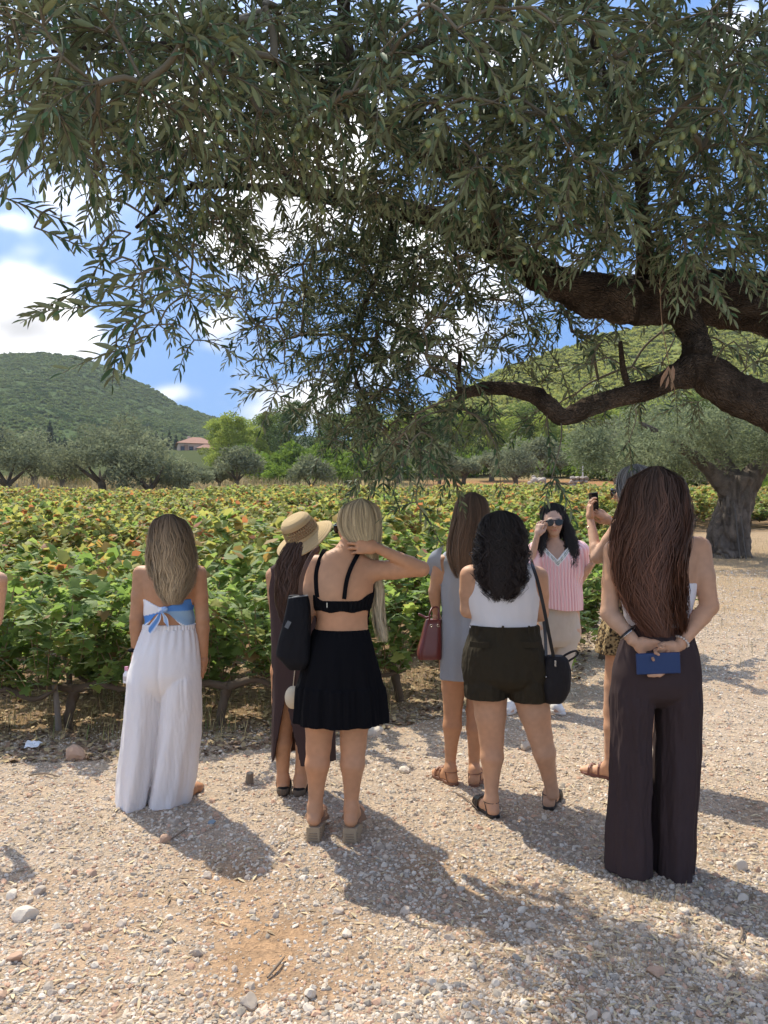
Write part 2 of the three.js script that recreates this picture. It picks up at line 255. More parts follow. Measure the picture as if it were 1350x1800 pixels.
// ---------------------------------------------------------------- loose stones and litter
function stoneGeo(seed, detail = 1) {
  const g = new THREE.IcosahedronGeometry(1, detail), p = g.attributes.position, o = seed * 7.3;
  const cuts = []; const r = rngOf(seed * 77 + 5); for (let i = 0; i < 7; i++) { const v = V(r() - 0.5, r() - 0.5, r() - 0.5).normalize(); cuts.push([v, 0.55 + 0.3 * r()]); }
  for (let i = 0; i < p.count; i++) { const v = V(p.getX(i), p.getY(i), p.getZ(i)); for (const [n, d] of cuts) { const q = v.dot(n); if (q > d) v.addScaledVector(n, d - q); } v.multiplyScalar(1 + 0.12 * nz3(v.x * 2 + o, v.y * 2, v.z * 2)); p.setXYZ(i, v.x, v.y, v.z); }
  g.computeVertexNormals(); return strip(g);
}
{
  const rnd = rngOf(21), m4 = new THREE.Matrix4(), q = new THREE.Quaternion(), e = new THREE.Euler(), c = new THREE.Color();
  const mat = M(1, 1, 1, 1, { specularIntensity: 0.1 });
  const pebble = (r) => { const w = r(); return w < 0.14 ? [0.5, 0.32, 0.22] : w < 0.34 ? [0.36, 0.31, 0.25] : w < 0.8 ? [0.55, 0.45, 0.345] : [0.64, 0.56, 0.46]; };
  const spots = [[], [], []];
  for (let i = 0; i < 270000; i++) {
    const D = 2.0 + Math.pow(rnd(), 1.7) * 14, x = (rnd() - 0.5) * (D * 1.25 + 1.0), z = -D;
    const thin = fbm(x * 0.9 + 3, 5, z * 0.9, 4) + 0.25 * fbm(x * 3.1, 8, z * 3.1, 3);
    const s1 = Math.exp(-Math.pow((x + 0.55 + 0.35 * (D - 3)) / 0.28, 2)) * sstep(2.2, 2.6, D) * sstep(4.0, 3.2, D);
    if (rnd() < sstep(0.0, 0.4, thin) * 0.5 + s1 * 0.55) continue;
    if (D > vineEdge(x) + 0.4 * rnd() && rnd() < 0.9) continue;
    let s = 0.0028 + 0.0078 * Math.pow(rnd(), 2.2); if (rnd() < 0.03) s = 0.009 + 0.009 * rnd(); if (D > 7) s *= 1.3;
    spots[i % 3].push([x, z, s]);
  }
  spots.forEach((list, v) => {
    const im = new THREE.InstancedMesh(stoneGeo(v + 1, 0), mat, list.length); im.name = numbered('gravel'); im.userData = { label: ['fine pale gravel chips strewn over the path', 'mixed grey and pink gravel chips on the path', 'angular limestone chips scattered over the path'][v], kind: 'stuff' }; im.castShadow = im.receiveShadow = true;
    list.forEach(([x, z, s], i) => { e.set(rnd() * 0.5, rnd() * 6.3, rnd() * 0.5); q.setFromEuler(e); m4.compose(V(x, microH(x, z) + s * 0.12, z), q, V(s * (0.9 + 0.7 * rnd()), s * (0.45 + 0.4 * rnd()), s * (0.9 + 0.3 * rnd()))); im.setMatrixAt(i, m4); const p = pebble(rnd), t = 0.78 + 0.35 * rnd(); im.setColorAt(i, c.setRGB(p[0] * t, p[1] * t, p[2] * t)); });
    scene.add(im);
  });
  // straw, dry olive leaves and twigs
  const bladeGeo = (() => { const g = new THREE.BufferGeometry(); g.setAttribute('position', new THREE.Float32BufferAttribute([-0.5, 0, 0, -0.1, 0.05, 0.09, -0.1, 0.05, -0.09, 0.25, 0.04, 0.08, 0.25, 0.04, -0.08, 0.5, 0, 0], 3)); g.setIndex([0, 1, 2, 1, 3, 2, 2, 3, 4, 3, 5, 4]); g.computeVertexNormals(); return g; })();
  const put = (n, label, pick) => { const list = []; for (let i = 0; i < n; i++) { const p = pick(); if (p) list.push(p); } const im = new THREE.InstancedMesh(bladeGeo, M(1, 1, 1, 0.85), list.length); im.name = numbered('litter'); im.userData = { label, kind: 'stuff' }; im.castShadow = im.receiveShadow = true; list.forEach(([x, z, s, w, col, tilt], i) => { e.set((rnd() - 0.5) * tilt, rnd() * 6.3, (rnd() - 0.5) * tilt); q.setFromEuler(e); m4.compose(V(x, microH(x, z) + 0.004 + 0.2 * tilt * s * rnd(), z), q, V(s, s, s * w)); im.setMatrixAt(i, m4); im.setColorAt(i, c.setRGB(...col)); }); scene.add(im); };
  put(26000, 'dry olive leaves and straw littering the path', () => { const D = 2.1 + Math.pow(rnd(), 1.5) * 9, x = (rnd() - 0.5) * (D * 1.2 + 0.6); if (D > vineEdge(x)) return null; if (rnd() > 0.3 + 0.9 * sstep(-0.1, 0.8, x - 0.1 * D) + fbm(x, 3, D, 2)) return null; const t = 0.7 + 0.5 * rnd(); return [x, -D, 0.02 + 0.035 * rnd(), rnd() < 0.5 ? 0.35 : 1.1, rnd() < 0.6 ? [0.5 * t, 0.4 * t, 0.24 * t] : [0.27 * t, 0.19 * t, 0.11 * t], 0.3]; });
  put(26000, 'brown fallen vine leaves and straw under the vines', () => { const x = -5.5 + rnd() * 11, D = vineEdge(x) - 0.45 + Math.pow(rnd(), 1.3) * 3.2, t = 0.6 + 0.6 * rnd(); return [x, -D, 0.025 + 0.05 * rnd(), rnd() < 0.45 ? 0.3 : 2.4, rnd() < 0.5 ? [0.42 * t, 0.31 * t, 0.16 * t] : [0.2 * t, 0.12 * t, 0.07 * t], 0.9]; });
  const grass = (n, label, pick) => { const list = []; for (let i = 0; i < n; i++) { const p = pick(); if (p) list.push(p); } const im = new THREE.InstancedMesh(bladeGeo, M(1, 1, 1, 0.85), list.length); im.name = numbered('dry_grass'); im.userData = { label, kind: 'stuff' }; im.castShadow = im.receiveShadow = true; list.forEach(([x, z, s, col], i) => { e.set(0, rnd() * 6.3, Math.PI / 2 + (rnd() - 0.5) * 1.3, 'YXZ'); q.setFromEuler(e); m4.compose(V(x, microH(x, z) + s * 0.42, z), q, V(s, s * 0.3, s * 0.14)); im.setMatrixAt(i, m4); im.setColorAt(i, c.setRGB(...col)); }); scene.add(im); };
  grass(9000, 'dry straw grass and weeds along the foot of the vines', () => { const x = -5.5 + rnd() * 13, D = vineEdge(x) - 0.12 + Math.pow(rnd(), 1.2) * 2.5; if (fbm(x * 1.7, 2, D * 1.7, 2) < -0.06) return null; const t = 0.6 + 0.6 * rnd(); return [x, -D, 0.06 + 0.13 * rnd(), rnd() < 0.72 ? [0.45 * t, 0.36 * t, 0.17 * t] : [0.14 * t, 0.2 * t, 0.05 * t]]; });
  grass(9000, 'tall straw grass on the bank beside the path', () => { const D = 6.5 + rnd() * 16, x = 2.4 + rnd() * 9; if (D > vineEdge(x) + 3 || fbm(x * 0.8, 7, D * 0.8, 3) + 0.03 * (D - 9) < 0.02) return null; const t = 0.7 + 0.5 * rnd(); return [x, -D, 0.06 + 0.12 * rnd(), [0.5 * t, 0.4 * t, 0.21 * t]]; });
  grass(14000, 'pale dry grass in the meadow behind the vineyard', () => { const D = 43 + rnd() * 24, x = -34 + rnd() * 38; if (x > -3 && rnd() < 0.7) return null; const t = 0.7 + 0.5 * rnd(); return [x, -D, 0.4 + 0.7 * rnd(), rnd() < 0.8 ? [0.5 * t, 0.4 * t, 0.2 * t] : [0.17 * t, 0.2 * t, 0.06 * t]]; });
  for (const [px, py, n] of [[1150, 1590, 120], [1100, 1690, 130], [660, 1690, 60], [150, 1465, 50]]) grass(n, `flattened straw tuft on the gravel, ${['below the dark trousers', 'towards the lower right corner', 'at the lower edge of the middle', 'beside the white trousers'][[1150, 1100, 660, 150].indexOf(px)]}`, () => { const w = at(px, py, groundDepth(py)), a = rnd() * 6.3, r = 0.12 * Math.sqrt(rnd()), t = 0.8 + 0.4 * rnd(); return [w.x + r * Math.cos(a) * 1.3, w.z + r * Math.sin(a), 0.025 + 0.045 * rnd(), [0.52 * t, 0.43 * t, 0.24 * t]]; });
  // single stones large enough to pick out
  const kinds = [1, 2, 3, 4, 5, 6].map((k) => stoneGeo(k + 10, 2)), mats = [M(0.52, 0.43, 0.34, 1, { specularIntensity: 0.1 }), M(0.42, 0.35, 0.28, 1, { specularIntensity: 0.1 }), M(0.6, 0.52, 0.42, 1, { specularIntensity: 0.1 }), M(0.45, 0.3, 0.21, 1, { specularIntensity: 0.1 })];
  const special = [[1155, 1718, 20, 3, 'reddish lump of rock lying alone on the gravel at lower right'], [436, 1772, 22, 1, 'grey brown stone near the lower edge, below the bare earth patch'], [45, 1618, 24, 2, 'flat pale stone on the gravel at the left edge'], [22, 1582, 15, 2, 'upright pale chip of stone at the left edge'], [70, 1577, 14, 1, 'rounded grey stone next to the pale chip at the left edge'], [132, 1338, 22, 3, 'tan boulder at the edge of the vine litter, left of the white trousers'], [288, 1484, 14, 3, 'tan stone in the shadow of the white trousers'], [305, 1455, 13, 1, 'grey slab of stone just behind the white hem'], [1300, 1533, 17, 2, 'white stone right of the dark trousers'], [1305, 1590, 14, 2, 'round pale stone below the white one at lower right'], [1280, 1612, 12, 1, 'flat grey chip beside the round pale stone'], [345, 1688, 14, 1, 'split grey stone left of the bare earth patch'], [545, 1757, 15, 2, 'pale stone above the lower edge, near the middle'], [28, 1698, 17, 3, 'tan oval stone at the lower left edge'], [668, 1497, 13, 1, 'grey stone in the shadow of the black skirt'], [790, 1655, 12, 1, 'grey stone in the shade below the sandals'], [925, 1321, 14, 1, 'dark grey stone between the bare legs'], [712, 1362, 13, 2, 'pale stone left of the brown sandals'], [1232, 1350, 10, 1, 'small dark stone on the sunlit path at right'], [1080, 1180, 14, 2, 'pale rock at the side of the far path'], [660, 1296, 16, 2, 'pale rock at the foot of the vines beside the black skirt'], [985, 1203, 14, 3, 'pinkish rock by the white shoes']];
  special.forEach(([px, py, r, m, label], i) => { const D = groundDepth(py), w = at(px, py, D), s = 0.82 * r * D / FOC, o = solo('stone', kinds[i % 6], mats[m], label, 'stone'); o.position.set(w.x, microH(w.x, w.z) + s * 0.3, w.z); o.rotation.set(0.2 * i, i * 1.7, 0.1 * i % 0.5); o.scale.set(s * 1.15, s * 0.72, s * 0.9); });
  for (let i = 0; i < 190; i++) { const D = 2.35 + Math.pow(rnd(), 1.3) * 4.5, x = (rnd() - 0.5) * D * 0.98; if (D > vineEdge(x)) continue; const s = 0.011 + 0.013 * rnd() * rnd(), o = solo('pebble', kinds[i % 6], mats[i % 4], 'loose pebble lying among the gravel chips', 'pebble', 'pebbles on the gravel path'); o.position.set(x, microH(x, -D) + s * 0.3, -D); o.rotation.set(rnd(), rnd() * 6, rnd() * 0.6); o.scale.set(s * 1.2, s * 0.75, s); }
  // stub of wood, sticks, litter
  { const D = groundDepth(1382), w = at(438, 1382, D), g = tube(smoothPath([[V(0, -0.02, 0), 0.024], [V(0.002, 0.03, 0), 0.022], [V(0.004, 0.065, 0.004), 0.02]], 0.006), 9, (x, y, z) => 0.006 * nz3(x * 60, y * 25, z * 60)); const o = solo('wood_stub', g, M(0.2, 0.16, 0.12, 0.9), 'weathered stub of wood standing in the gravel', 'stub'); o.position.set(w.x, microH(w.x, w.z), w.z); }
  const sticks = [[50, 1368, 105, 1372, 'dry stick on the gravel at the left edge'], [160, 1325, 195, 1345, 'thin twig beside the white trousers'], [298, 1482, 330, 1464, 'short twig leaning on the tan stone'], [470, 1728, 500, 1695, 'dry twig at the lower edge of the bare earth'], [1300, 1668, 1302, 1640, 'bleached twig at the right edge'], [800, 1400, 840, 1430, 'straw stalk beside the black sandal']];
  for (const [a, b, c2, d, label] of sticks) { const p = at(a, b, groundDepth(b)), r = at(c2, d, groundDepth(d)), mid = p.clone().lerp(r, 0.5); p.y = microH(p.x, p.z) + 0.007; r.y = microH(r.x, r.z) + 0.012; mid.y = microH(mid.x, mid.z) + 0.016; mid.x += 0.008; solo('stick', tube(smoothPath([[p, 0.004], [mid, 0.0055], [r, 0.003]], 0.02), 5), M(0.22, 0.16, 0.11, 0.9), label, 'stick'); }
  { const w = at(372, 1452, groundDepth(1452)), g = new THREE.CylinderGeometry(0.021, 0.022, 0.004, 5), o = solo('slate_chip', g, M(0.16, 0.21, 0.25, 0.6), 'blue grey chip in the shadow of the white trousers', 'chip'); o.position.set(w.x, microH(w.x, w.z) + 0.01, w.z); o.rotation.set(0.2, 0.4, 0.1); }
  { const w = at(58, 1322, groundDepth(1322)), g = new THREE.PlaneGeometry(0.1, 0.07, 8, 6), p = g.attributes.position; for (let i = 0; i < p.count; i++) p.setZ(i, 0.03 * nz3(p.getX(i) * 30, p.getY(i) * 30, 1)); g.computeVertexNormals(); g.rotateX(-1.2); const o = solo('scrap_of_paper', g, M(0.75, 0.76, 0.78, 0.7), 'crumpled white scrap in the litter under the vines', 'litter'); o.position.set(w.x, microH(w.x, w.z) + 0.03, w.z); }
}
// ---------------------------------------------------------------- hills
function leafCloud(rnd, clumps, n, size, long, colour) {   // small bent leaf faces through the volume of each clump [x, y, z, rx, ry, rz]
  const pos = new Float32Array(n * 12), col = new Float32Array(n * 12), idx = [];
  const vol = clumps.map((c) => Math.pow(c[3] * c[4] * c[5], 0.67)), tot = vol.reduce((a, b) => a + b, 0);
  let k = 0;
  for (let ci = 0; ci < clumps.length; ci++) {
    const c = clumps[ci], m = ci === clumps.length - 1 ? n - k : Math.round(n * vol[ci] / tot), tone = colour(rnd);
    for (let i = 0; i < m && k < n; i++, k++) {
      let a = rnd() * 2 * Math.PI, u = rnd() * 2 - 1, r = Math.pow(rnd(), 0.28) * (0.85 + 0.35 * rnd()); const s = Math.sqrt(1 - u * u);
      const ux = s * Math.cos(a), uz = s * Math.sin(a), px = c[0] + c[3] * r * ux, py = c[1] + c[4] * r * u, pz = c[2] + c[5] * r * uz;
      const d = V(rnd() - 0.5 + ux * 0.5, rnd() - 0.5 + u * 0.3, rnd() - 0.5 + uz * 0.5).normalize(), e = V(rnd() - 0.5, rnd() - 0.5, rnd() - 0.5).cross(d).normalize(), f = V(0, 0, 0).crossVectors(d, e), z = size * (0.6 + 0.8 * rnd()), w = z / long;
      const P = [[-d.x * z, -d.y * z, -d.z * z], [e.x * w + f.x * w * 0.3, e.y * w + f.y * w * 0.3, e.z * w + f.z * w * 0.3], [-e.x * w + f.x * w * 0.3, -e.y * w + f.y * w * 0.3, -e.z * w + f.z * w * 0.3], [d.x * z, d.y * z, d.z * z]], t = 0.75 + 0.5 * rnd();
      for (let v = 0; v < 4; v++) { const o = k * 12 + v * 3; pos[o] = px + P[v][0]; pos[o + 1] = py + P[v][1]; pos[o + 2] = pz + P[v][2]; col[o] = tone[0] * t; col[o + 1] = tone[1] * t; col[o + 2] = tone[2] * t; }
      const b = k * 4; idx.push(b, b + 1, b + 2, b + 1, b + 3, b + 2);
    }
  }
  const g = new THREE.BufferGeometry(); g.setAttribute('position', new THREE.BufferAttribute(pos, 3)); g.setAttribute('color', new THREE.BufferAttribute(col, 3)); g.setIndex(idx); g.computeVertexNormals(); return g;
}
const leafMat = VC(1, { transmission: 0.4, thickness: 0, specularIntensity: 0.15 });
function prof(k, x) { for (let i = 0; i < k.length - 1; i++) if (x < k[i + 1][0]) { const t = clamp((x - k[i][0]) / (k[i + 1][0] - k[i][0]), 0, 1); return lerp(k[i][1], k[i + 1][1], t * t * (3 - 2 * t) * 0.4 + t * 0.6); } return k[k.length - 1][1]; }
function hill(name, label, sky, Dr, Df, bare, green, nBush, sizes, scrubLabel, seed) {
  const top = (x) => { const px = 675 + x / Dr * FOC; return at(675, prof(sky, px), Dr).y; };
  const H = (x, z) => { const D = -z, t = clamp((D - Df) / (Dr - Df), 0, 1.6), base = gh(x, -Df) - 4, xs = x * lerp(Dr / Math.max(D, Df), 1, 0.6), h = t <= 1 ? lerp(base, top(xs), Math.pow(t, 1.12)) : top(x) - (t - 1) * 90; return h + (6 * fbm(x * 0.012, seed, z * 0.012, 4)) * sstep(0, 0.3, t) * sstep(1.0, 0.8, t) * Dr / 700; };
  const x0 = (sky[0][0] - 675) / FOC * Dr, x1 = (sky[sky.length - 1][0] - 675) / FOC * Dr, pos = [], col = [], idx = [], nx = 120, nz = 70;
  for (let j = 0; j <= nz; j++) for (let i = 0; i <= nx; i++) { const x = lerp(x0, x1, i / nx), z = -lerp(Df, Dr * 1.25, j / nz), n = fbm(x * 0.03, 3, z * 0.03, 4); pos.push(x, H(x, z), z); const t = clamp(0.5 + 1.3 * n, 0, 1); for (let c = 0; c < 3; c++) col.push(lerp(bare[c], green[c] * 0.6, 0.3 + 0.5 * t)); }
  for (let j = 0; j < nz; j++) for (let i = 0; i < nx; i++) { const a = j * (nx + 1) + i; idx.push(a, a + 1, a + nx + 1, a + 1, a + nx + 2, a + nx + 1); }
  const g = new THREE.BufferGeometry(); g.setAttribute('position', new THREE.Float32BufferAttribute(pos, 3)); g.setAttribute('color', new THREE.Float32BufferAttribute(col, 3)); g.setIndex(idx); g.computeVertexNormals();
  const m = solo(name, g, VC(1, { specularIntensity: 0.03 }), label, null, null, 'structure');
  // scrub: uncountable low bushes
  const rnd = rngOf(seed), bush = leafCloud(rnd, [[0, 0.2, 0, 0.75, 0.55, 0.75], [0.4, 0.1, 0.2, 0.5, 0.4, 0.5], [-0.3, 0.15, -0.3, 0.5, 0.4, 0.5]], 90, 0.3, 1.5, () => [1, 1, 1]);
  const im = new THREE.InstancedMesh(bush, leafMat, nBush), m4 = new THREE.Matrix4(), q = new THREE.Quaternion(), c = new THREE.Color(); im.name = numbered('scrub'); im.userData = { label: scrubLabel, kind: 'stuff' }; im.castShadow = im.receiveShadow = true;
  for (let i = 0; i < nBush; i++) {
    let x, z, n, guard = 0; do { const t = Math.pow(rnd(), 0.8); z = -lerp(Df + 4, Dr * 1.06, t); x = lerp(x0, x1, rnd()); n = fbm(x * 0.05, 9, z * 0.05, 3); } while (rnd() > 0.55 + 1.6 * n && guard++ < 6);
    const s = lerp(sizes[0], sizes[1], Math.pow(rnd(), 2.5)); q.setFromAxisAngle(V(0, 1, 0), rnd() * 6.3); m4.compose(V(x, H(x, z), z), q, V(s * 1.2, s * (0.7 + 0.4 * rnd()), s * 1.2)); im.setMatrixAt(i, m4); const t = 0.8 + 0.35 * rnd(), y = rnd(); im.setColorAt(i, c.setRGB(green[0] * t * (1 + 0.35 * y), green[1] * t * (1 + 0.15 * y), green[2] * t));
  }
  scene.add(im); return H;
}
const hillL = hill('hill', 'rounded green scrub hill rising behind the house', [[-700, 700], [-300, 660], [-60, 632], [10, 623], [70, 621], [125, 626], [180, 642], [250, 676], [320, 715], [380, 736], [430, 752], [520, 768], [700, 790], [900, 800]], 640, 235, [0.06, 0.085, 0.03], [0.115, 0.165, 0.06], 48000, [0.8, 2.4], 'low green scrub covering the rounded hill', 31);
const hillR = hill('hill', 'steep bright green hillside behind the olive limbs', [[560, 800], [680, 755], [740, 722], [800, 690], [900, 645], [1000, 610], [1080, 585], [1200, 560], [1350, 540], [1600, 500], [1900, 480]], 330, 128, [0.2, 0.21, 0.06], [0.27, 0.31, 0.075], 24000, [0.7, 2.0], 'yellow green scrub covering the steep hillside', 47);

// ---------------------------------------------------------------- trees further off
const barkMat = VC(1, { specularIntensity: 0.15 });
const barkMaps = (() => { const N = 512, c = new Uint8Array(N * N * 4), b = new Uint8Array(N * N * 4); for (let y = 0; y < N; y++) for (let x = 0; x < N; x++) { const a = x / N * 6.2832, e = y / N * 6.2832, X = Math.cos(a), Y = Math.sin(a), Z = Math.cos(e), W2 = Math.sin(e), w = 0.6 * nz3(X * 2 + Z, Y * 2 + W2, Z * 2), r = 1 - Math.abs(nz3(X * 5 + w, Y * 5 + Z * 1.6, W2 * 1.6 + w)) * 2.4, pl = nz3(X * 9 + 3, Y * 9 + Z * 5, W2 * 5), h = clamp(0.75 - 0.55 * sstep(0.35, 1, r) + 0.25 * pl + 0.15 * nz3(X * 30, Y * 30 + Z * 20, W2 * 20), 0, 1), t = Math.round(255 * Math.pow(clamp(0.62 + 0.38 * pl + 0.12 * nz3(X * 25, Y * 25 + Z * 14, W2 * 14), 0.2, 1), 1 / 2.2)), k = (y * N + x) * 4; c[k] = c[k + 1] = c[k + 2] = t; b[k] = b[k + 1] = b[k + 2] = h * 255; c[k + 3] = b[k + 3] = 255; } return [c, b].map((d, i) => { const t = new THREE.DataTexture(d, N, N, THREE.RGBAFormat); t.wrapS = t.wrapT = THREE.RepeatWrapping; t.magFilter = THREE.LinearFilter; if (!i) t.colorSpace = THREE.SRGBColorSpace; t.needsUpdate = true; return t; }); })();
const roughBark = VC(1, { specularIntensity: 0.15, map: barkMaps[0], bumpMap: barkMaps[1], bumpScale: 0.022 });
function trunkGeo(rnd, h, r, limbs, spread, lean = 0.25) {
  const list = [], bump = (x, y, z, rr) => rr * 0.35 * nz3(x * 2.2 / (r * 4), y * 1.6 / (r * 4), z * 2.2 / (r * 4)), top = V((rnd() - 0.5) * lean * h, h, (rnd() - 0.5) * lean * h);
  list.push(tube(smoothPath([[V(0, -0.15 * h, 0), r * 1.5], [V(0, 0.08 * h, 0), r * 1.12], [V(top.x * 0.7 + r * 0.3, h * 0.55, top.z * 0.4), r * 0.85], [top, r * 0.8]], h / 8), 10, bump));
  for (let i = 0; i < limbs; i++) { const a = i / limbs * 6.283 + rnd(), e = V(top.x + Math.cos(a) * spread * (0.5 + 0.4 * rnd()), h + spread * (0.35 + 0.5 * rnd()), top.z + Math.sin(a) * spread * (0.5 + 0.4 * rnd())); list.push(tube(smoothPath([[top.clone().add(V(0, -0.1 * h, 0)), r * 0.6], [top.clone().lerp(e, 0.5).add(V(0, -0.05 * spread, 0)), r * 0.36], [e, r * 0.12]], spread / 6), 6, bump)); }
  return tint(join(list), (x, y, z) => { const t = 0.8 + 0.5 * nz3(x * 3, y * 3, z * 3); return [0.15 * t, 0.125 * t, 0.1 * t]; });
}
const oliveTone = (r) => { const t = 0.8 + 0.45 * r(); return [0.195 * t, 0.215 * t, 0.125 * t]; };
function clumpsOf(rnd, n, cx, cy, R, Ry, small) { const out = []; for (let i = 0; i < n; i++) { const a = i * 2.4 + rnd(), u = Math.sqrt((i + 0.5) / n), q = small * (0.75 + 0.5 * rnd()); out.push([cx + Math.cos(a) * u * R, cy + Ry * (1 - u * u) * (0.3 + 0.6 * rnd()) - 0.25 * Ry * u * rnd(), Math.sin(a) * u * R, q, q * 0.75, q]); } return out; }
function olive(seed, name, label, [x, y, z], { h = 1.1, r = 0.2, R = 1.7, Ry = 1.5, small = 0.75, n = 3200, leaf = 0.12, clumps = 15, low = 0.55 }, group) {
  const rnd = rngOf(seed), o = thing(name, label, 'tree', [x, y, z], group);
  part('trunk', trunkGeo(rnd, h, r, 5, R * 0.9), barkMat, o);
  part('crown', leafCloud(rnd, clumpsOf(rnd, clumps, 0, h + low * Ry, R, Ry, small), n, leaf, 2.6, oliveTone), leafMat, o);
  return o;
}
const gp = (px, D) => { const x = (px - 675) / FOC * D / CP; return [x, gh(x, -D), -D]; };
const OG = 'olive trees behind the vineyard';
const oA = olive(101, 'olive_tree', 'broad grey green olive tree with a dark forked trunk in the straw grass at left', gp(180, 47), { h: 1.3, r: 0.28, R: 2.3, Ry: 2.2, small: 1.0, n: 5200 }, OG);
const oB = olive(102, 'olive_tree', 'dense dark olive tree beside the forked one, its skirts touching the vines', gp(262, 46), { h: 0.8, r: 0.25, R: 1.9, Ry: 2.3, small: 1.05, n: 5200, low: 0.35 }, OG);
const oC = olive(103, 'olive_tree', 'low olive tree in front of the house with a leaning trunk', gp(326, 49), { h: 0.9, r: 0.2, R: 1.5, Ry: 0.95, small: 0.55, n: 3400 }, OG);
const oD = olive(104, 'olive_tree', 'small round olive tree at the foot of the pines', gp(545, 50), { h: 0.75, r: 0.13, R: 1.15, Ry: 1.3, small: 0.6, n: 2600 }, OG);
const more = [
  [oA, 15, 44, 0.4, 0.95, 'pale olive tree cut by the left edge'], [oC, 108, 56, 1.1, 1.1, 'pale olive tree standing behind the straw grass at left'], [oD, 415, 54, 2, 1.25, 'round olive tree right of the house'], [oB, 60, 62, 2.2, 1.15, 'grey olive tree behind the one at the left edge'], [oC, 385, 56, 3.2, 0.7, 'olive tree just below the house wall'], [oA, 215, 60, 1.4, 1.2, 'tall olive tree behind the dark dense one'],
  [oD, 770, 58, 0.7, 1.25, 'small olive tree on the bare red earth, left of the long brown hair'], [oC, 815, 62, 1.9, 1.0, 'low olive tree on the red earth, above the long brown hair'], [oB, 905, 60, 0.3, 0.95, 'olive tree beside the stone heap'], [oD, 955, 66, 2.9, 1.5, 'grey olive tree behind the stone heap'], [oC, 865, 70, 4.0, 1.2, 'distant olive tree between two others on the red earth'], [oA, 700, 66, 5.0, 0.9, 'olive tree at the end of the red earth strip'], [oA, 1085, 52, 0.8, 1.1, 'grey olive tree left of the thick trunk'], [oB, 1180, 48, 1.8, 1.2, 'olive tree half hidden by the thick trunked one'],
];
for (const [src, px, D, turn, s, label] of more) dup(src, gp(px, D), turn, s, label, OG);
// the old olive at the right of the path
{
  const b = gp(1282, 18.5), rnd = rngOf(140), o = thing('old_olive_tree', 'old olive tree with a thick furrowed trunk at the right of the path', 'tree', b);
  const bump = (x, y, z, r) => r * (0.24 * nz3(x * 2.6, y * 1.1, z * 2.6) - 0.5 * Math.pow(1 - Math.min(1, 2.2 * Math.abs(nz3(x * 5, y * 1.3, z * 5 + 4))), 3) * 0.5 + 0.1 * nz3(x * 13, y * 7, z * 13));
  const paint = (g) => tint(g, (x, y, z) => { const t = 0.75 + 1.0 * fbm(x * 7, y * 2.5, z * 7, 4); return [0.46 * t, 0.38 * t, 0.31 * t]; });
  part('trunk', paint(tube(smoothPath([[V(-0.1, -0.35, 0), 0.72], [V(-0.02, 0.15, 0), 0.5], [V(0.0, 0.8, 0.05), 0.41], [V(0.18, 1.4, 0), 0.4], [V(0.25, 1.9, 0), 0.4]], 0.03), 72, bump, true)), roughBark, o);
  for (const pth of [[[V(0.05, 1.5, 0), 0.3], [V(-0.6, 2.15, 0.1), 0.17], [V(-1.5, 2.75, 0.3), 0.1], [V(-2.2, 3.2, 0.2), 0.04]], [[V(0.3, 1.6, 0), 0.32], [V(0.9, 2.3, 0), 0.22], [V(1.5, 3.2, -0.3), 0.1]], [[V(0.2, 1.6, 0), 0.28], [V(0.0, 2.6, -0.5), 0.17], [V(-0.4, 3.6, -0.6), 0.07]]]) part('limb', paint(tube(smoothPath(pth, 0.05), 16, bump, true)), roughBark, o);
  const cl = []; for (let i = 0; i < 64; i++) { const a = rnd() * 6.28, u = Math.sqrt(rnd()); cl.push([-0.6 + Math.cos(a) * u * 3.0, 2.2 + 1.6 * rnd() * (1.15 - 0.7 * u) + 0.25 * u - 0.4 * u * rnd(), Math.sin(a) * u * 2.0, 0.36 + 0.3 * rnd(), 0.3 + 0.25 * rnd(), 0.36 + 0.3 * rnd()]); }
  part('crown', leafCloud(rnd, cl, 34000, 0.05, 3.2, (r) => { const t = 0.8 + 0.5 * r(); return [0.2 * t, 0.23 * t, 0.125 * t]; }), leafMat, o);
  const post = thing('vine_stake', 'thin dark stake leaning beside the old olive trunk', 'stake', [gp(1300, 18)[0], gp(1300, 18)[1], -18]);
  part('stake', tube([[V(0, -0.1, 0), 0.02], [V(-0.12, 1.3, 0), 0.018]], 6), M(0.09, 0.08, 0.07), post);
  part('stake', tube([[V(0.1, -0.1, 0.1), 0.016], [V(-0.02, 1.0, 0.1), 0.014]], 6), M(0.09, 0.08, 0.07), post);
}
// pines, bright shrubs, cypresses
function pine(seed, label, pos, h, R, tone, group) {
  const rnd = rngOf(seed), o = thing('pine_tree', label, 'tree', pos, group);
  part('trunk', trunkGeo(rnd, h * 0.3, h * 0.028, 5, R * 0.7, 0.1), barkMat, o);
  const cl = []; for (let i = 0; i < 34; i++) { const u = rnd(), a = rnd() * 6.28, rr = R * (1 - 0.62 * u) * Math.sqrt(rnd()), q = R * (0.22 + 0.16 * rnd()); cl.push([Math.cos(a) * rr, h * (0.13 + 0.81 * u), Math.sin(a) * rr, q, q * 0.65, q]); }
  part('crown', leafCloud(rnd, cl, 7000, 0.14, 2.0, (r) => { const t = 0.75 + 0.5 * r(); return tone.map((v) => v * t); }), leafMat, o); return o;
}
const PG = 'pines behind the vineyard', dark = [0.1, 0.145, 0.05], bright = [0.29, 0.34, 0.075];
const pA = pine(201, 'tall dark pine rising over the hat, nearest the open sky', gp(512, 98), 8.6, 3.6, dark, PG), pB = pine(202, 'bright yellow green pine right of the house', gp(408, 92), 6.6, 3.0, bright, PG), pC = pine(203, 'broad pine behind the hanging leaves in the middle', gp(640, 92), 7.6, 3.4, [0.19, 0.245, 0.065], PG);
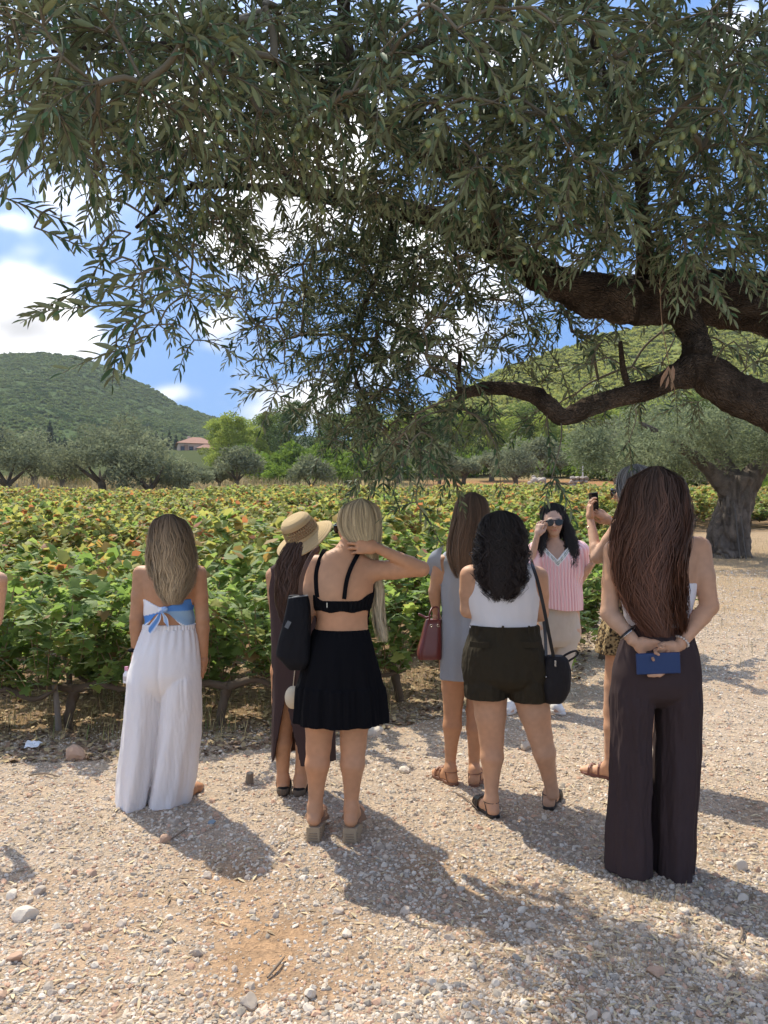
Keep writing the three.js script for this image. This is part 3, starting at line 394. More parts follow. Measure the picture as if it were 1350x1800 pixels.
for (const [src, px, D, turn, s, label] of [
  [pC, 462, 104, 1, 0.95, 'pine between the bright one and the tall dark one'], [pA, 488, 112, 2, 0.95, 'dark pine behind the tall one over the hat'], [pB, 445, 96, 3, 0.8, 'small bright pine left of the tall dark one'], [pB, 385, 99, 4, 0.95, 'bright green pine touching the house roof'], [pC, 580, 100, 2.2, 0.95, 'pine right of the tall dark one'], [pA, 610, 110, 0.6, 0.9, 'dark pine beyond the hanging olive sprays'],
  [pB, 700, 96, 1.3, 1.0, 'bright pine at the left end of the hillside wood'], [pC, 745, 98, 3.4, 1.0, 'green pine above the small olive on red earth'], [pA, 780, 90, 4.4, 0.72, 'dark round pine inside the bright wood'], [pB, 815, 98, 0.2, 1.05, 'bright yellow green pine left of the limb tip'], [pC, 850, 96, 5.2, 1.0, 'green pine below the limb tip'], [pB, 890, 92, 2.6, 0.95, 'bright pine under the bend of the lower limb'], [pC, 930, 98, 1.9, 1.1, 'green pine under the low point of the limb'], [pB, 965, 94, 3.8, 1.0, 'bright pine left of the white pole'], [pB, 1060, 90, 5.6, 1.1, 'bright pine right of the white pole'], [pC, 1100, 95, 0.9, 1.2, 'green pine behind the grey haired head'], [pB, 1160, 88, 1.6, 1.2, 'bright pine above the auburn hair'], [pC, 1230, 92, 2.8, 1.2, 'green pine behind the old olive crown'], [pB, 1330, 90, 4.1, 1.2, 'bright pine at the right edge'],
]) dup(src, gp(px, D), turn, s, label, PG);
function shrub(seed, label, pos, R, tone, group) { const rnd = rngOf(seed), o = thing('shrub', label, 'shrub', pos, group); part('foliage', leafCloud(rnd, clumpsOf(rnd, 9, 0, R * 0.35, R * 0.8, R * 0.7, R * 0.45), 1900, 0.12, 1.5, (r) => { const t = 0.75 + 0.5 * r(); return tone.map((v) => v * t); }), leafMat, o); part('stem', tube([[V(0, -0.3, 0), 0.06], [V(0.05, R * 0.5, 0), 0.03]], 5), M(0.12, 0.09, 0.06), o); return o; }
const SG = 'bright shrubs along the far edge of the vineyard';
const sA = shrub(301, 'bright green shrub under the tall dark pine', gp(495, 62), 1.5, [0.15, 0.22, 0.035], SG);
for (const [px, D, s, label] of [[465, 66, 1.2, 'bright shrub between house and tall pine'], [590, 62, 1.2, 'bright shrub right of the small round olive'], [120, 66, 1.1, 'yellow green shrub in the straw meadow at left'], [305, 62, 1.1, 'bright shrub below the house at left'], [680, 72, 1.6, 'bright shrub above the black skirt wearer\'s head'], [735, 74, 1.5, 'bright shrub by the red earth strip'], [800, 76, 1.5, 'green shrub behind the low olive on red earth'], [850, 78, 1.6, 'bright shrub in the middle of the red earth edge'], [985, 74, 1.5, 'yellow green shrub left of the stone block'], [1065, 70, 1.7, 'bright shrub right of the stone block'], [1120, 66, 1.6, 'bright shrub behind the raised phone'], [1340, 40, 1.4, 'green shrub beyond the old olive at right'], [1240, 58, 1.6, 'bright shrub left of the old olive trunk'], [430, 84, 1.9, 'pale green shrub under the bright pine right of the house'], [520, 86, 2.0, 'green shrub at the foot of the tall dark pine'], [570, 84, 1.9, 'green shrub between the pines right of the tall one'], [660, 86, 2.0, 'green shrub under the broad middle pine'], [760, 88, 2.1, 'green shrub deep in the bright wood'], [915, 86, 2.1, 'green shrub below the bend of the limb'], [1000, 88, 2.1, 'green shrub just left of the white pole'], [550, 70, 1.4, 'bright shrub behind the small round olive'], [625, 72, 1.5, 'bright shrub left of the red earth strip']]) dup(sA, gp(px, D), px * 0.37, s, label, SG);
{
  const rnd = rngOf(401), proto = thing('cypress_tree', 'tallest dark cypress on the lower slope at left', 'tree', [0, 0, 0], 'cypresses on the lower slope');
  part('trunk', tube([[V(0, -0.5, 0), 0.3], [V(0, 2, 0), 0.25]], 6), M(0.12, 0.1, 0.08), proto);
  const cl = []; for (let i = 0; i < 12; i++) { const u = i / 11; cl.push([0.15 * (rnd() - 0.5), 1.2 + 9.6 * u, 0.15 * (rnd() - 0.5), 1.15 * Math.sin(Math.PI * (0.12 + 0.84 * u)) + 0.15, 1.0, 1.15 * Math.sin(Math.PI * (0.12 + 0.84 * u)) + 0.15]); }
  part('crown', leafCloud(rnd, cl, 1500, 0.3, 2, () => [0.04, 0.06, 0.025]), leafMat, proto);
  const rows = [[85, 268, 1.0], [62, 262, 0.62], [70, 262, 0.7], [78, 255, 0.5], [48, 258, 0.55], [95, 258, 0.55], [103, 262, 0.55], [112, 258, 0.6], [124, 262, 0.5], [135, 258, 0.6], [228, 285, 0.65], [238, 285, 0.7], [252, 288, 0.75], [262, 285, 0.8], [274, 288, 0.8], [284, 285, 0.75], [296, 288, 0.85], [308, 285, 0.75], [318, 288, 0.7], [330, 285, 0.6], [2, 250, 0.9]];
  rows.forEach(([px, D, s], i) => { const x = (px - 675) / FOC * D, p = [x, hillL(x, -D), -D], nth = (list) => ['first', 'second', 'third', 'fourth', 'fifth', 'sixth', 'seventh', 'eighth', 'ninth', 'tenth'][list.sort((a, b) => a - b).indexOf(px)], xs = rows.map((r) => r[0]), l = px === 85 ? 'tallest dark cypress on the lower slope at left' : px === 2 ? 'cypress at the left edge of the picture' : px < 200 ? `${nth(xs.filter((v) => v < 200 && v !== 85 && v !== 2))} small cypress from the left in the group round the tallest one` : `${nth(xs.filter((v) => v > 200))} cypress from the left in the row climbing behind the house`; if (!i) proto.position.set(...p); else dup(proto, p, i, [s * 1.1, s, s * 1.1], l); });
  const ht = shrub(402, 'round dark tree standing out on the rounded hill', [0, 0, 0], 3.4, [0.06, 0.1, 0.035], 'single trees on the rounded hill');
  const spots = [[65, 690, 0.9], [76, 700, 1.0], [108, 738, 1.1], [96, 730, 0.9], [120, 745, 0.9], [165, 750, 0.9], [188, 755, 1.0], [258, 755, 1.2], [14, 685, 0.6], [48, 735, 0.8], [145, 744, 0.7], [318, 765, 1.0], [25, 628, 0.5], [12, 631, 0.6]];
  spots.forEach(([px, py, s], i) => { let D = 240; const r = ray(px, py); while (D < 640) { const p = at(px, py, D); if (hillL(p.x, p.z) > p.y) break; D += 2; } const p = at(px, py, D); const lab = `round dark tree on the rounded hill, ${['left of two near its middle', 'right of two near its middle', 'above the cypress row', 'beside the tallest cypress', 'low down beyond the tallest cypress', 'low on its right flank', 'lower on its right flank', 'above the house chimney', 'small at the left edge', 'above the left cypresses', 'small on the right flank', 'above the house roof', 'on its top', 'on its top at the left'][i]}`; const pos = [p.x, hillL(p.x, p.z) + 0.8, p.z]; if (!i) { ht.position.set(...pos); ht.userData.label = lab; ht.scale.setScalar(s); } else dup(ht, pos, i, s, lab); });
}
// ---------------------------------------------------------------- house
{
  const D = 190, b = at(347, 791, D), o = thing('house', 'pink rendered house with tiled hip roofs among the trees', 'house', [b.x, gh(b.x, -D) - 1, b.z], null, 0.3);
  const s = D / FOC, W = 66 * s, y0 = b.y - o.position.y, wall = M(0.52, 0.41, 0.33, 1, { specularIntensity: 0.1 }), tile = M(0.34, 0.2, 0.145, 1, { specularIntensity: 0.1 }), trim = M(0.3, 0.18, 0.12, 0.7), glass = M(0.03, 0.035, 0.04, 0.15);
  const box = (w, h, d, x, y, z) => { const g = new THREE.BoxGeometry(w, h, d); g.translate(x, y, z); return g; };
  const hip = (w, d, h, x, y, z) => { const r = Math.max(0.2, w / 2 - d / 2), P = [[-w / 2, 0, d / 2], [w / 2, 0, d / 2], [w / 2, 0, -d / 2], [-w / 2, 0, -d / 2], [-r, h, 0], [r, h, 0]], F = [[0, 1, 5], [0, 5, 4], [1, 2, 5], [2, 3, 4], [2, 4, 5], [3, 0, 4], [0, 2, 1], [0, 3, 2]]; const g = new THREE.BufferGeometry(); g.setAttribute('position', new THREE.Float32BufferAttribute(F.flatMap((f) => f.flatMap((i) => [P[i][0] + x, P[i][1] + y, P[i][2] + z])), 3)); g.computeVertexNormals(); return g; };
  part('wall', join([box(W, y0 + 1.6, 7, 0, (y0 + 1.6) / 2, -3.5)]), wall, o);
  const rf = part('roof', hip(W + 1, 8.2, 2.0, 0, y0 + 1.6, -3.5), tile, o); part('chimney', box(0.7, 1.4, 0.7, -W * 0.2, y0 + 3.2, -4.5), wall, rf);
  part('porch_wall', box(W * 0.5, y0 + 0.1, 3, W * 0.22, (y0 + 0.1) / 2, 1.2), wall, o); part('porch_roof', hip(W * 0.56, 4.2, 1.2, W * 0.22, y0 + 0.12, 1.2), tile, o);
  for (const [x, y, z] of [[-W * 0.38, y0 + 0.2, 0.05], [-W * 0.16, y0 + 0.2, 0.05], [W * 0.12, y0 - 1.2, 2.75], [W * 0.34, y0 - 1.2, 2.75]]) { const f = part('window', box(1.2, 1.5, 0.1, x, y, z), trim, o); part('pane', box(0.9, 1.2, 0.06, x, y, z + 0.06), glass, f); }
  part('door', box(1.1, 2.1, 0.1, -W * 0.3, 1.2, 0.06), trim, o);
}
// ---------------------------------------------------------------- stone heap, block, pole, fence posts
{
  const rnd = rngOf(501), gm = [1, 2, 3, 4].map((k) => stoneGeo(k + 40, 1)), ms = [M(0.36, 0.31, 0.26, 0.95), M(0.28, 0.24, 0.2, 0.95), M(0.43, 0.36, 0.29, 0.95)];
  const h = thing('stone_heap', 'rounded heap of field stones beside the far olive', 'heap', gp(945, 56));
  for (let i = 0; i < 46; i++) { const a = rnd() * 6.28, u = Math.sqrt(rnd()), y = (1 - u * u) * 1.15 * rnd(), s = 0.2 + 0.14 * rnd(), m = part('stone', gm[i % 4], ms[i % 3], h); m.position.set(Math.cos(a) * u * 1.0, y, Math.sin(a) * u * 0.7); m.scale.set(s * 1.2, s * 0.8, s); m.rotation.set(rnd() * 2, rnd() * 6, rnd()); }
  const w = thing('stone_block_wall', 'short square block of stone wall by the white pole', 'wall', gp(1017, 56));
  for (let r = 0; r < 4; r++) for (let i = 0; i < 4; i++) for (let k = 0; k < 2; k++) { const m = part('stone', gm[(r + i + k) % 4], ms[(r * 2 + i + k) % 3], w); m.position.set((i - 1.5 + (r % 2) * 0.2) * 0.32, 0.15 + r * 0.26, (k - 0.5) * 0.34); m.scale.set(0.22, 0.17, 0.22); m.rotation.y = rnd() * 0.5; }
  const p = thing('pole', 'slim white pole standing before the hillside wood', 'pole', gp(1025, 60)); part('shaft', tube([[V(0, -0.3, 0), 0.06], [V(0, 4.1, 0), 0.05]], 8), M(0.6, 0.6, 0.58, 0.6), p); part('cap', tube([[V(0, 4.1, 0), 0.075], [V(0, 4.22, 0), 0.06]], 8), M(0.4, 0.4, 0.4, 0.6), p);
  [[28, 'grey fence post at the left edge of the meadow'], [66, 'grey fence post, the right one of two in the meadow']].forEach(([px, label]) => { const q = gp(px, 43.5), f = thing('fence_post', label, 'post', q); part('post', tube(smoothPath([[V(0, -0.3, 0), 0.06], [V(0.02, 0.6, 0), 0.055], [V(0.04, 1.25, 0), 0.05]], 0.2), 7, (x, y, z) => 0.012 * nz3(x * 20, y * 5, z * 20)), M(0.32, 0.29, 0.25, 0.9), f); });
}
// ---------------------------------------------------------------- vines
function vineLeaf(lobes, seed, fine) {   // a palmate leaf about 1 unit across, stalk at the origin, tip along +y
  const rnd = rngOf(seed), P = [[0, 0, 0.03]], idx = [];
  const out = fine ? [[0.06, -0.02], [0.3, -0.14], [0.52, 0.06], [0.34, 0.2], [0.56, 0.48], [0.27, 0.52], [0.2, 0.68], [0, 1.0]] : [[0.42, -0.08], [0.52, 0.48], [0, 1.0]];
  const ring = [...out.map(([x, y]) => [x * (0.9 + 0.2 * rnd()), y]), ...out.slice(0, -1).reverse().map(([x, y]) => [-x * (0.9 + 0.2 * rnd()), y])];
  P[0] = [0, 0.28, 0];
  for (const [x, y] of ring) P.push([x, y, -0.22 * (x * x + (y - 0.28) ** 2) + 0.12 * (rnd() - 0.5) + 0.1 * Math.abs(x)]);
  for (let i = 1; i < P.length; i++) idx.push(0, i, i === P.length - 1 ? 1 : i + 1);
  const g = new THREE.BufferGeometry(); g.setAttribute('position', new THREE.Float32BufferAttribute(P.flat(), 3)); g.setIndex(idx); g.computeVertexNormals(); return g;
}
const fineLeaves = [1, 2, 3, 4, 5].map((k) => vineLeaf(5, k, true)), roughLeaves = [6, 7, 8].map((k) => vineLeaf(5, k, false));
const vineTone = (r, autumn) => { const w = r(), t = 0.8 + 0.4 * r(); if (w < autumn * 0.06) return [0.4 * t, 0.15 * t, 0.06 * t]; if (w < autumn * 0.22) return [0.46 * t, 0.29 * t, 0.08 * t]; if (w < autumn * 0.8) return [0.38 * t, 0.37 * t, 0.09 * t]; if (w < 0.75) return [0.19 * t, 0.285 * t, 0.06 * t]; return [0.27 * t, 0.35 * t, 0.085 * t]; };
const leafTones = []; { const r = rngOf(60); for (let i = 0; i < 7; i++) leafTones.push(vineTone(r, 0)); leafTones.push([0.38, 0.38, 0.09], [0.36, 0.37, 0.08], [0.36, 0.23, 0.09]); }
const fineMats = leafTones.map((c) => M(...c, 1, { transmission: 0.62, thickness: 0, specularIntensity: 0.25, clearcoat: 0.4, clearcoatRoughness: 0.5 })), vineLeafMat = VC(1, { transmission: 0.62, thickness: 0, specularIntensity: 0.25, clearcoat: 0.4, clearcoatRoughness: 0.5 }), canopyWood = M(0.11, 0.08, 0.055, 0.95), shootMat = M(0.26, 0.17, 0.09, 0.8), greenShoot = M(0.2, 0.2, 0.07, 0.7);
function vineShape(rnd, { width, height, head, shoots, coarse = 1 }) {   // wood as tubes and the spots of the leaves
  const wood = [], shoot = [], leaves = [], bump = (x, y, z, r) => r * (0.45 * nz3(x * 28, y * 16, z * 28) + 0.2 * nz3(x * 60, y * 60, z * 60)), lean = (rnd() - 0.5) * 0.3;
  wood.push(tube(smoothPath([[V(0, -0.06, 0), 0.042], [V(lean * 0.25, head * 0.35, 0.02), 0.034], [V(lean * 0.6, head * 0.75, -0.02), 0.036], [V(lean, head, 0), 0.04]], 0.02 * coarse), coarse > 1 ? 5 : 9, bump));
  const arms = [];
  for (const s of [-1, 1]) { const L = width * (0.4 + 0.2 * rnd()), pts = [[V(lean, head * 0.96, 0), 0.034], [V(lean + s * L * 0.4, head + 0.03 + 0.05 * (rnd() - 0.5), 0.05 * (rnd() - 0.5)), 0.024], [V(lean + s * L * 0.75, head - 0.03 + 0.07 * (rnd() - 0.5), 0.06 * (rnd() - 0.5)), 0.02], [V(lean + s * L, head + 0.05 * rnd(), 0.08 * (rnd() - 0.5)), 0.012]], path = smoothPath(pts, 0.025); wood.push(tube(coarse > 1 ? smoothPath(pts, 0.12) : path, coarse > 1 ? 4 : 8, bump)); arms.push(...path.slice(6)); }
  for (let i = 0; i < shoots; i++) {
    const s0 = arms[Math.floor(rnd() * arms.length)][0], a = rnd() * 6.28, out = 0.16 + 0.4 * rnd(), up = height * (0.45 + 0.5 * rnd()) - head * 0.5, droop = rnd() < 0.45 ? 0.7 * rnd() : 0.1 * rnd();
    const p1 = s0.clone().add(V(Math.cos(a) * out * 0.4, up * 0.6, Math.sin(a) * out * 0.4)), p2 = s0.clone().add(V(Math.cos(a) * out, up, Math.sin(a) * out)), p3 = p2.clone().add(V(Math.cos(a) * out * 0.7, -droop + 0.08, Math.sin(a) * out * 0.7));
    const path = smoothPath([[s0, 0.005], [p1, 0.0045], [p2, 0.0035], [p3, 0.0015]], 0.05); shoot.push(tube(path, 4));
    for (let k = 1; k < path.length; k++) for (let w = 0; w < (rnd() < 0.6 ? 2 : 1); w++) { const p = path[k][0], b = rnd() * 6.28, d = 0.03 + 0.06 * rnd(); leaves.push([V(p.x + Math.cos(b) * d, p.y + 0.02 * rnd(), p.z + Math.sin(b) * d), b, rnd(), rnd()]); }
  }
  return { wood, shoot, leaves };
}
function leafMatrix([p, a, t, s], size, m = new THREE.Matrix4()) { const q = new THREE.Quaternion().setFromEuler(new THREE.Euler(-0.5 - 1.9 * t, 0, (s - 0.5) * 1.4)), y = new THREE.Quaternion().setFromAxisAngle(V(0, 1, 0), -a + Math.PI / 2); q.premultiply(y.setFromAxisAngle(V(0, 1, 0), Math.PI / 2 - a)); const z = size * (0.65 + 0.6 * s); return m.compose(p, q, V(z, z, z)); }
const VG = 'vines in the front row';
function nearVine(seed, x, D, label, opt, nParts) {
  const rnd = rngOf(seed), o = thing('grape_vine', label, 'vine', [x, gh(x, -D), -D], VG, (rnd() - 0.5) * 0.3), sh = vineShape(rnd, opt);
  part('trunk', join(sh.wood), canopyWood, o);
  part('shoots', join(sh.shoot), shootMat, o);
  const camSide = sh.leaves.map((l) => [l, l[0].z + 0.3 * rnd()]).sort((a, b) => b[1] - a[1]).map((e) => e[0]);
  camSide.slice(0, nParts).forEach((l) => { const g = Math.floor(rnd() * 5), w = rnd(), m = w < 0.9 ? Math.floor(rnd() * 7) : 7 + Math.floor(rnd() * 3), q = part('leaf', fineLeaves[g], fineMats[m], o); leafMatrix(l, 0.104).decompose(q.position, q.quaternion, q.scale); });
  const rest = camSide.slice(nParts).map((l) => { const g = fineLeaves[Math.floor(rnd() * 5)].clone(), c = leafTones[rnd() < 0.9 ? Math.floor(rnd() * 7) : 7 + Math.floor(rnd() * 3)]; g.applyMatrix4(leafMatrix(l, 0.104)); return tint(g, () => c); });
  if (rest.length) { const f = part('foliage', join(rest), vineLeafMat, o); f.userData.kind = 'stuff'; }
  return o;
}
{
  const F = (px, D) => (px - 675) / FOC * D, o = { width: 1.25, height: 1.06, head: 0.3, shoots: 20 };
  nearVine(701, F(-70, 5.7), 5.7, 'grape vine cut by the left edge of the picture', o, 150);
  nearVine(702, F(125, 5.85), 5.85, 'grape vine with a crooked dark trunk left of the white trousers', o, 210);
  nearVine(703, F(300, 6.1), 6.1, 'grape vine behind the white trousers', o, 150);
  nearVine(704, F(390, 5.95), 5.95, 'grape vine with a bare hooked trunk between the white trousers and the hat wearer', o, 210);
  nearVine(705, F(545, 6.4), 6.4, 'grape vine behind the hat wearer and the black skirt', o, 120);
  nearVine(706, F(705, 6.75), 6.75, 'grape vine between the black skirt and the red handbag', { ...o, head: 0.36 }, 200);
  nearVine(707, F(860, 7.6), 7.6, 'grape vine behind the white tank top', o, 100);
  nearVine(708, F(1052, 8.5), 8.5, 'grape vine right of the pink sweater', { ...o, height: 1.25, shoots: 24 }, 160);
  const st = at(105, 1275, 5.75), s = thing('vine_stake', 'short grey stake beside the crooked vine trunk', 'stake', [st.x, gh(st.x, -5.75), -5.75]); part('stake', tube(smoothPath([[V(0, -0.1, 0), 0.024], [V(-0.02, 0.16, 0), 0.023], [V(-0.045, 0.36, 0), 0.02]], 0.03), 8, (x, y, z) => 0.004 * nz3(x * 70, y * 20, z * 70)), M(0.2, 0.17, 0.14, 0.9), s);
  // the field behind: 300 vines, then the rest as one mass
  const rnd = rngOf(710), protos = [], far = [];
  for (let v = 0; v < 8; v++) {
    const r = rngOf(720 + v), sh = vineShape(r, { width: 1.35, height: 0.88, head: 0.3, shoots: 32, coarse: 4 }), autumn = [0.2, 0.35, 0.6, 0.85, 0.5, 1.0, 0.45, 0.75][v], p = new THREE.Group();
    const lg = join(sh.leaves.map((l) => { const g = roughLeaves[Math.floor(r() * 3)].clone(), c = vineTone(r, autumn); g.applyMatrix4(leafMatrix(l, 0.105)); return tint(g, () => c); }));
    protos.push([join(sh.wood), lg]); far.push(lg);
  }
  const spots = [];
  for (let row = 0; row < 22; row++) for (let i = -34; i < 30; i++) { const D = 7.35 + row * 1.8 + 0.3 * (rnd() - 0.5), x = i * 1.05 + (row % 2) * 0.5 + 0.35 * (rnd() - 0.5); if (Math.abs(x) > D * 0.56 + 0.6 || D < vineEdge(x) + 1.15 || D > 43.5 - (x < -8 ? 2.5 : 0)) continue; spots.push([x, D, 0.85 + 0.35 * rnd(), rnd() * 6.28, rnd()]); }
  spots.sort((a, b) => a[1] - b[1]);
  const nearTone = (x, D, w) => { const a = clamp(0.5 + 1.3 * fbm(x * 0.12, 6, D * 0.12, 2) + 0.02 * (D - 12) - 0.25 * sstep(11, 7, D), 0, 0.999) * 0.7 + 0.3 * w, order = [0, 1, 6, 4, 2, 7, 3, 5]; return order[clamp(Math.floor(a * 8), 0, 7)]; };
  spots.slice(0, 300).forEach(([x, D, s, turn, w]) => { const v = nearTone(x, D, w), o2 = thing('field_vine', D < 16 ? 'leafy grape vine in the rows just behind the front row' : 'grape vine in the middle of the wide vineyard, leaves turning', 'vine', [x, gh(x, -D) - 0.02, -D], D < 16 ? 'vines behind the front row' : 'vines in the middle of the field', turn); o2.scale.set(s, s * (0.7 + 0.55 * w), s); part('trunk', protos[v][0], canopyWood, o2); const f = part('foliage', protos[v][1], vineLeafMat, o2); f.userData.kind = 'stuff'; });
  const rest = spots.slice(300), m4 = new THREE.Matrix4(), q = new THREE.Quaternion();
  for (let v = 0; v < 8; v++) { const list = rest.filter(([x, D, , , w]) => nearTone(x, D, w) === v); if (!list.length) continue; const im = new THREE.InstancedMesh(far[v], vineLeafMat, list.length); im.name = numbered('distant_vines'); im.userData = { label: 'far rows of vines along the end of the vineyard', kind: 'stuff' }; list.forEach(([x, D, s, turn], i) => { q.setFromAxisAngle(V(0, 1, 0), turn); m4.compose(V(x, gh(x, -D), -D), q, V(s, s, s)); im.setMatrixAt(i, m4); }); im.castShadow = im.receiveShadow = true; scene.add(im); }
  console.log('vines', spots.length);
}
// ---------------------------------------------------------------- the olive tree that overhangs the path
{
  const rnd = rngOf(801), tree = thing('overhanging_olive_tree', 'big olive tree at the right whose fruiting limbs overhang the path', 'tree', [2.55, 0, -3.2]);
  const O = tree.position, L = (px, py, D, r) => [at(px, py, D).sub(O), r];
  const bump = (x, y, z, r, a, len) => r * (0.26 * nz3(x * 8, y * 8, z * 8) + 0.3 * (0.35 - Math.abs(nz3(x * 19, y * 19, z * 19))) + 0.12 * nz3(x * 50, y * 50, z * 50)) - r * 0.06;
  const limbs = {
    trunk: [[V(0.1, -0.1, 0.0), 0.5], [V(0.05, 0.3, 0), 0.38], [V(0.0, 0.9, 0), 0.33], [V(0.05, 1.5, 0.02), 0.3], [V(0.1, 2.0, 0), 0.27]],
    upper: [[V(0.05, 1.75, 0), 0.24], L(1560, 610, 3.25, 0.19), L(1430, 545, 3.2, 0.14), L(1340, 530, 3.16, 0.128), L(1200, 523, 3.12, 0.112), L(1100, 525, 3.1, 0.098), L(1010, 508, 3.1, 0.078), L(940, 475, 3.14, 0.07), L(870, 432, 3.2, 0.064), L(790, 392, 3.3, 0.056), L(700, 368, 3.45, 0.048), L(620, 350, 3.55, 0.044), L(540, 340, 3.6, 0.036), L(470, 280, 3.55, 0.022), L(400, 220, 3.4, 0.014)],
    lower: [[V(0.0, 1.35, 0.1), 0.2], L(1520, 745, 3.0, 0.12), L(1420, 735, 2.95, 0.092), L(1345, 715, 2.92, 0.08), L(1290, 692, 2.9, 0.074), L(1235, 655, 2.9, 0.07), L(1195, 660, 2.9, 0.052), L(1150, 682, 2.9, 0.042), L(1100, 696, 2.92, 0.04), L(1040, 712, 2.95, 0.038), L(990, 734, 2.95, 0.035), L(962, 712, 2.97, 0.036), L(940, 695, 3.0, 0.034), L(895, 684, 3.02, 0.029), L(855, 682, 3.05, 0.027), L(815, 694, 3.08, 0.02), L(802, 700, 3.1, 0.014)],
    link: [L(1222, 640, 2.92, 0.06), L(1225, 600, 3.0, 0.055), L(1200, 555, 3.08, 0.06)],
    riser: [L(1140, 500, 3.1, 0.05), L(1128, 400, 3.02, 0.031), L(1126, 300, 2.95, 0.027), L(1105, 230, 2.9, 0.022), L(1075, 165, 2.85, 0.018), L(1045, 80, 2.8, 0.014), L(1020, -40, 2.75, 0.01)],
    stub: [L(1160, 505, 3.08, 0.045), L(1160, 470, 3.03, 0.04), L(1160, 452, 3.0, 0.036)],
    climber: [L(880, 440, 3.2, 0.06), L(872, 380, 3.1, 0.05), L(840, 320, 3.0, 0.046), L(780, 285, 2.95, 0.044), L(700, 245, 2.92, 0.042), L(640, 195, 2.9, 0.036), L(610, 110, 2.85, 0.03), L(604, 10, 2.8, 0.024), L(590, -120, 2.7, 0.015)],
    spur: [L(1108, 690, 2.92, 0.014), L(1096, 650, 2.88, 0.011), L(1090, 600, 2.84, 0.007)],
    tipStub: [L(812, 694, 3.08, 0.017), L(806, 660, 3.08, 0.013), L(810, 620, 3.06, 0.006)],
    wander: [L(640, 195, 2.9, 0.03), L(520, 130, 2.6, 0.02), L(400, 90, 2.35, 0.015), L(250, 80, 2.2, 0.01), L(90, 90, 2.15, 0.005)],
    leftward: [L(540, 340, 3.6, 0.025), L(450, 330, 3.2, 0.017), L(330, 330, 2.9, 0.012), L(240, 400, 2.7, 0.007)],
    hanging: [L(700, 368, 3.45, 0.026), L(680, 440, 3.8, 0.02), L(640, 540, 4.0, 0.015), L(620, 640, 4.0, 0.01), L(660, 740, 3.9, 0.006)],
    behind: [[V(0.05, 1.8, 0), 0.2], [V(-0.5, 2.6, 0.8), 0.14], [V(-1.3, 3.2, 1.6), 0.08], [V(-2.3, 3.5, 2.0), 0.03]],
    crownLimb: [[V(0.05, 1.9, 0), 0.22], [V(0.3, 2.9, -0.2), 0.15], [V(-0.2, 3.8, 0.1), 0.09], [V(-0.9, 4.3, 0.3), 0.04]],
  };
  const bark = []; const barkUV = (g) => { const p = g.attributes.position; return tint(g, (x, y, z) => { const t = 0.75 + 1.1 * fbm(x * 11, y * 11, z * 11, 4), l = sstep(0.18, 0.45, fbm(x * 5 + 8, y * 5, z * 5, 3)); return [lerp(0.2, 0.34, l) * t, lerp(0.145, 0.29, l) * t, lerp(0.105, 0.23, l) * t]; }); };
  const seeds = [];
  for (const [name, pts] of Object.entries(limbs)) {
    const big = pts[0][1] > 0.04, path = smoothPath(pts, big ? 0.022 : 0.03);
    part(name === 'trunk' ? 'trunk' : 'limb', barkUV(tube(path, big ? 28 : 9, bump, true)), roughBark, tree);
    path.forEach((p, i) => { if (i % 4 === 0 && name !== 'trunk') seeds.push(p[0]); });
  }
  // where foliage hangs: density by direction, 75 x 60 px cells, with the depth of that part of the crown
  const grid = ['998999999889998888', '888999998889878888', '688999998688888988', '368869998569999999', '036889977889999999', '002789579889999999', '000568268888998998', '000354489987777887', '000233689986444332', '000111579964543333', '000000048864343343', '000000379763343322', '000000037841222000', '000000003420110000', '000000000100000000'];
  const pts = [];
  const depthOf = (px, py) => { const left = sstep(450, 150, px), mid = Math.exp(-Math.pow((px - 630) / 190, 2)) * sstep(280, 430, py), low = sstep(560, 700, py) * sstep(760, 900, px); return lerp(lerp(2.75, 2.45, left), 3.85, mid) - 0.35 * sstep(250, 0, py) + 0.15 * low + 1.0 * sstep(800, 900, px) * sstep(430, 500, py) * sstep(850, 720, py); };
  for (let j = 0; j < 15; j++) for (let i = 0; i < 18; i++) {
    const d = +grid[j][i], mp = (i + 0.5) * 75, mq = (j + 0.5) * 60, n = d * 0.5 * (mp > 820 && mq > 450 ? 1.25 : Math.max(1.1, Math.pow(depthOf(mp, mq) / 2.7, 2.3))) + rnd(); for (let k = 0; k < Math.floor(n); k++) { const px = (i + rnd()) * 75, py = (j + rnd()) * 60, dd = depthOf(px, py), D = Math.max(1.55, dd + (rnd() - 0.5) * (py < 300 ? 1.5 : px > 850 && py > 450 ? 0.5 : 0.9)); pts.push([at(px, py, D).sub(O), d]); }
  }
  for (let i = 0; i < 130; i++) { const px = 1350 + rnd() * 350, py = 60 + rnd() * 480; pts.push([at(px, py, 2.5 + rnd() * 1.4).sub(O), 7]); }
  for (let i = 0; i < 160; i++) { const px = rnd() * 1350, py = -20 - rnd() * 320; pts.push([at(px, py, 2.0 + rnd() * 1.4).sub(O), 7]); }
  for (let i = 0; i < 60; i++) pts.push([V(-1.2 + (rnd() - 0.5) * 2.4, 3.3 + rnd() * 1.2, 1.2 + (rnd() - 0.5) * 2), 7]);
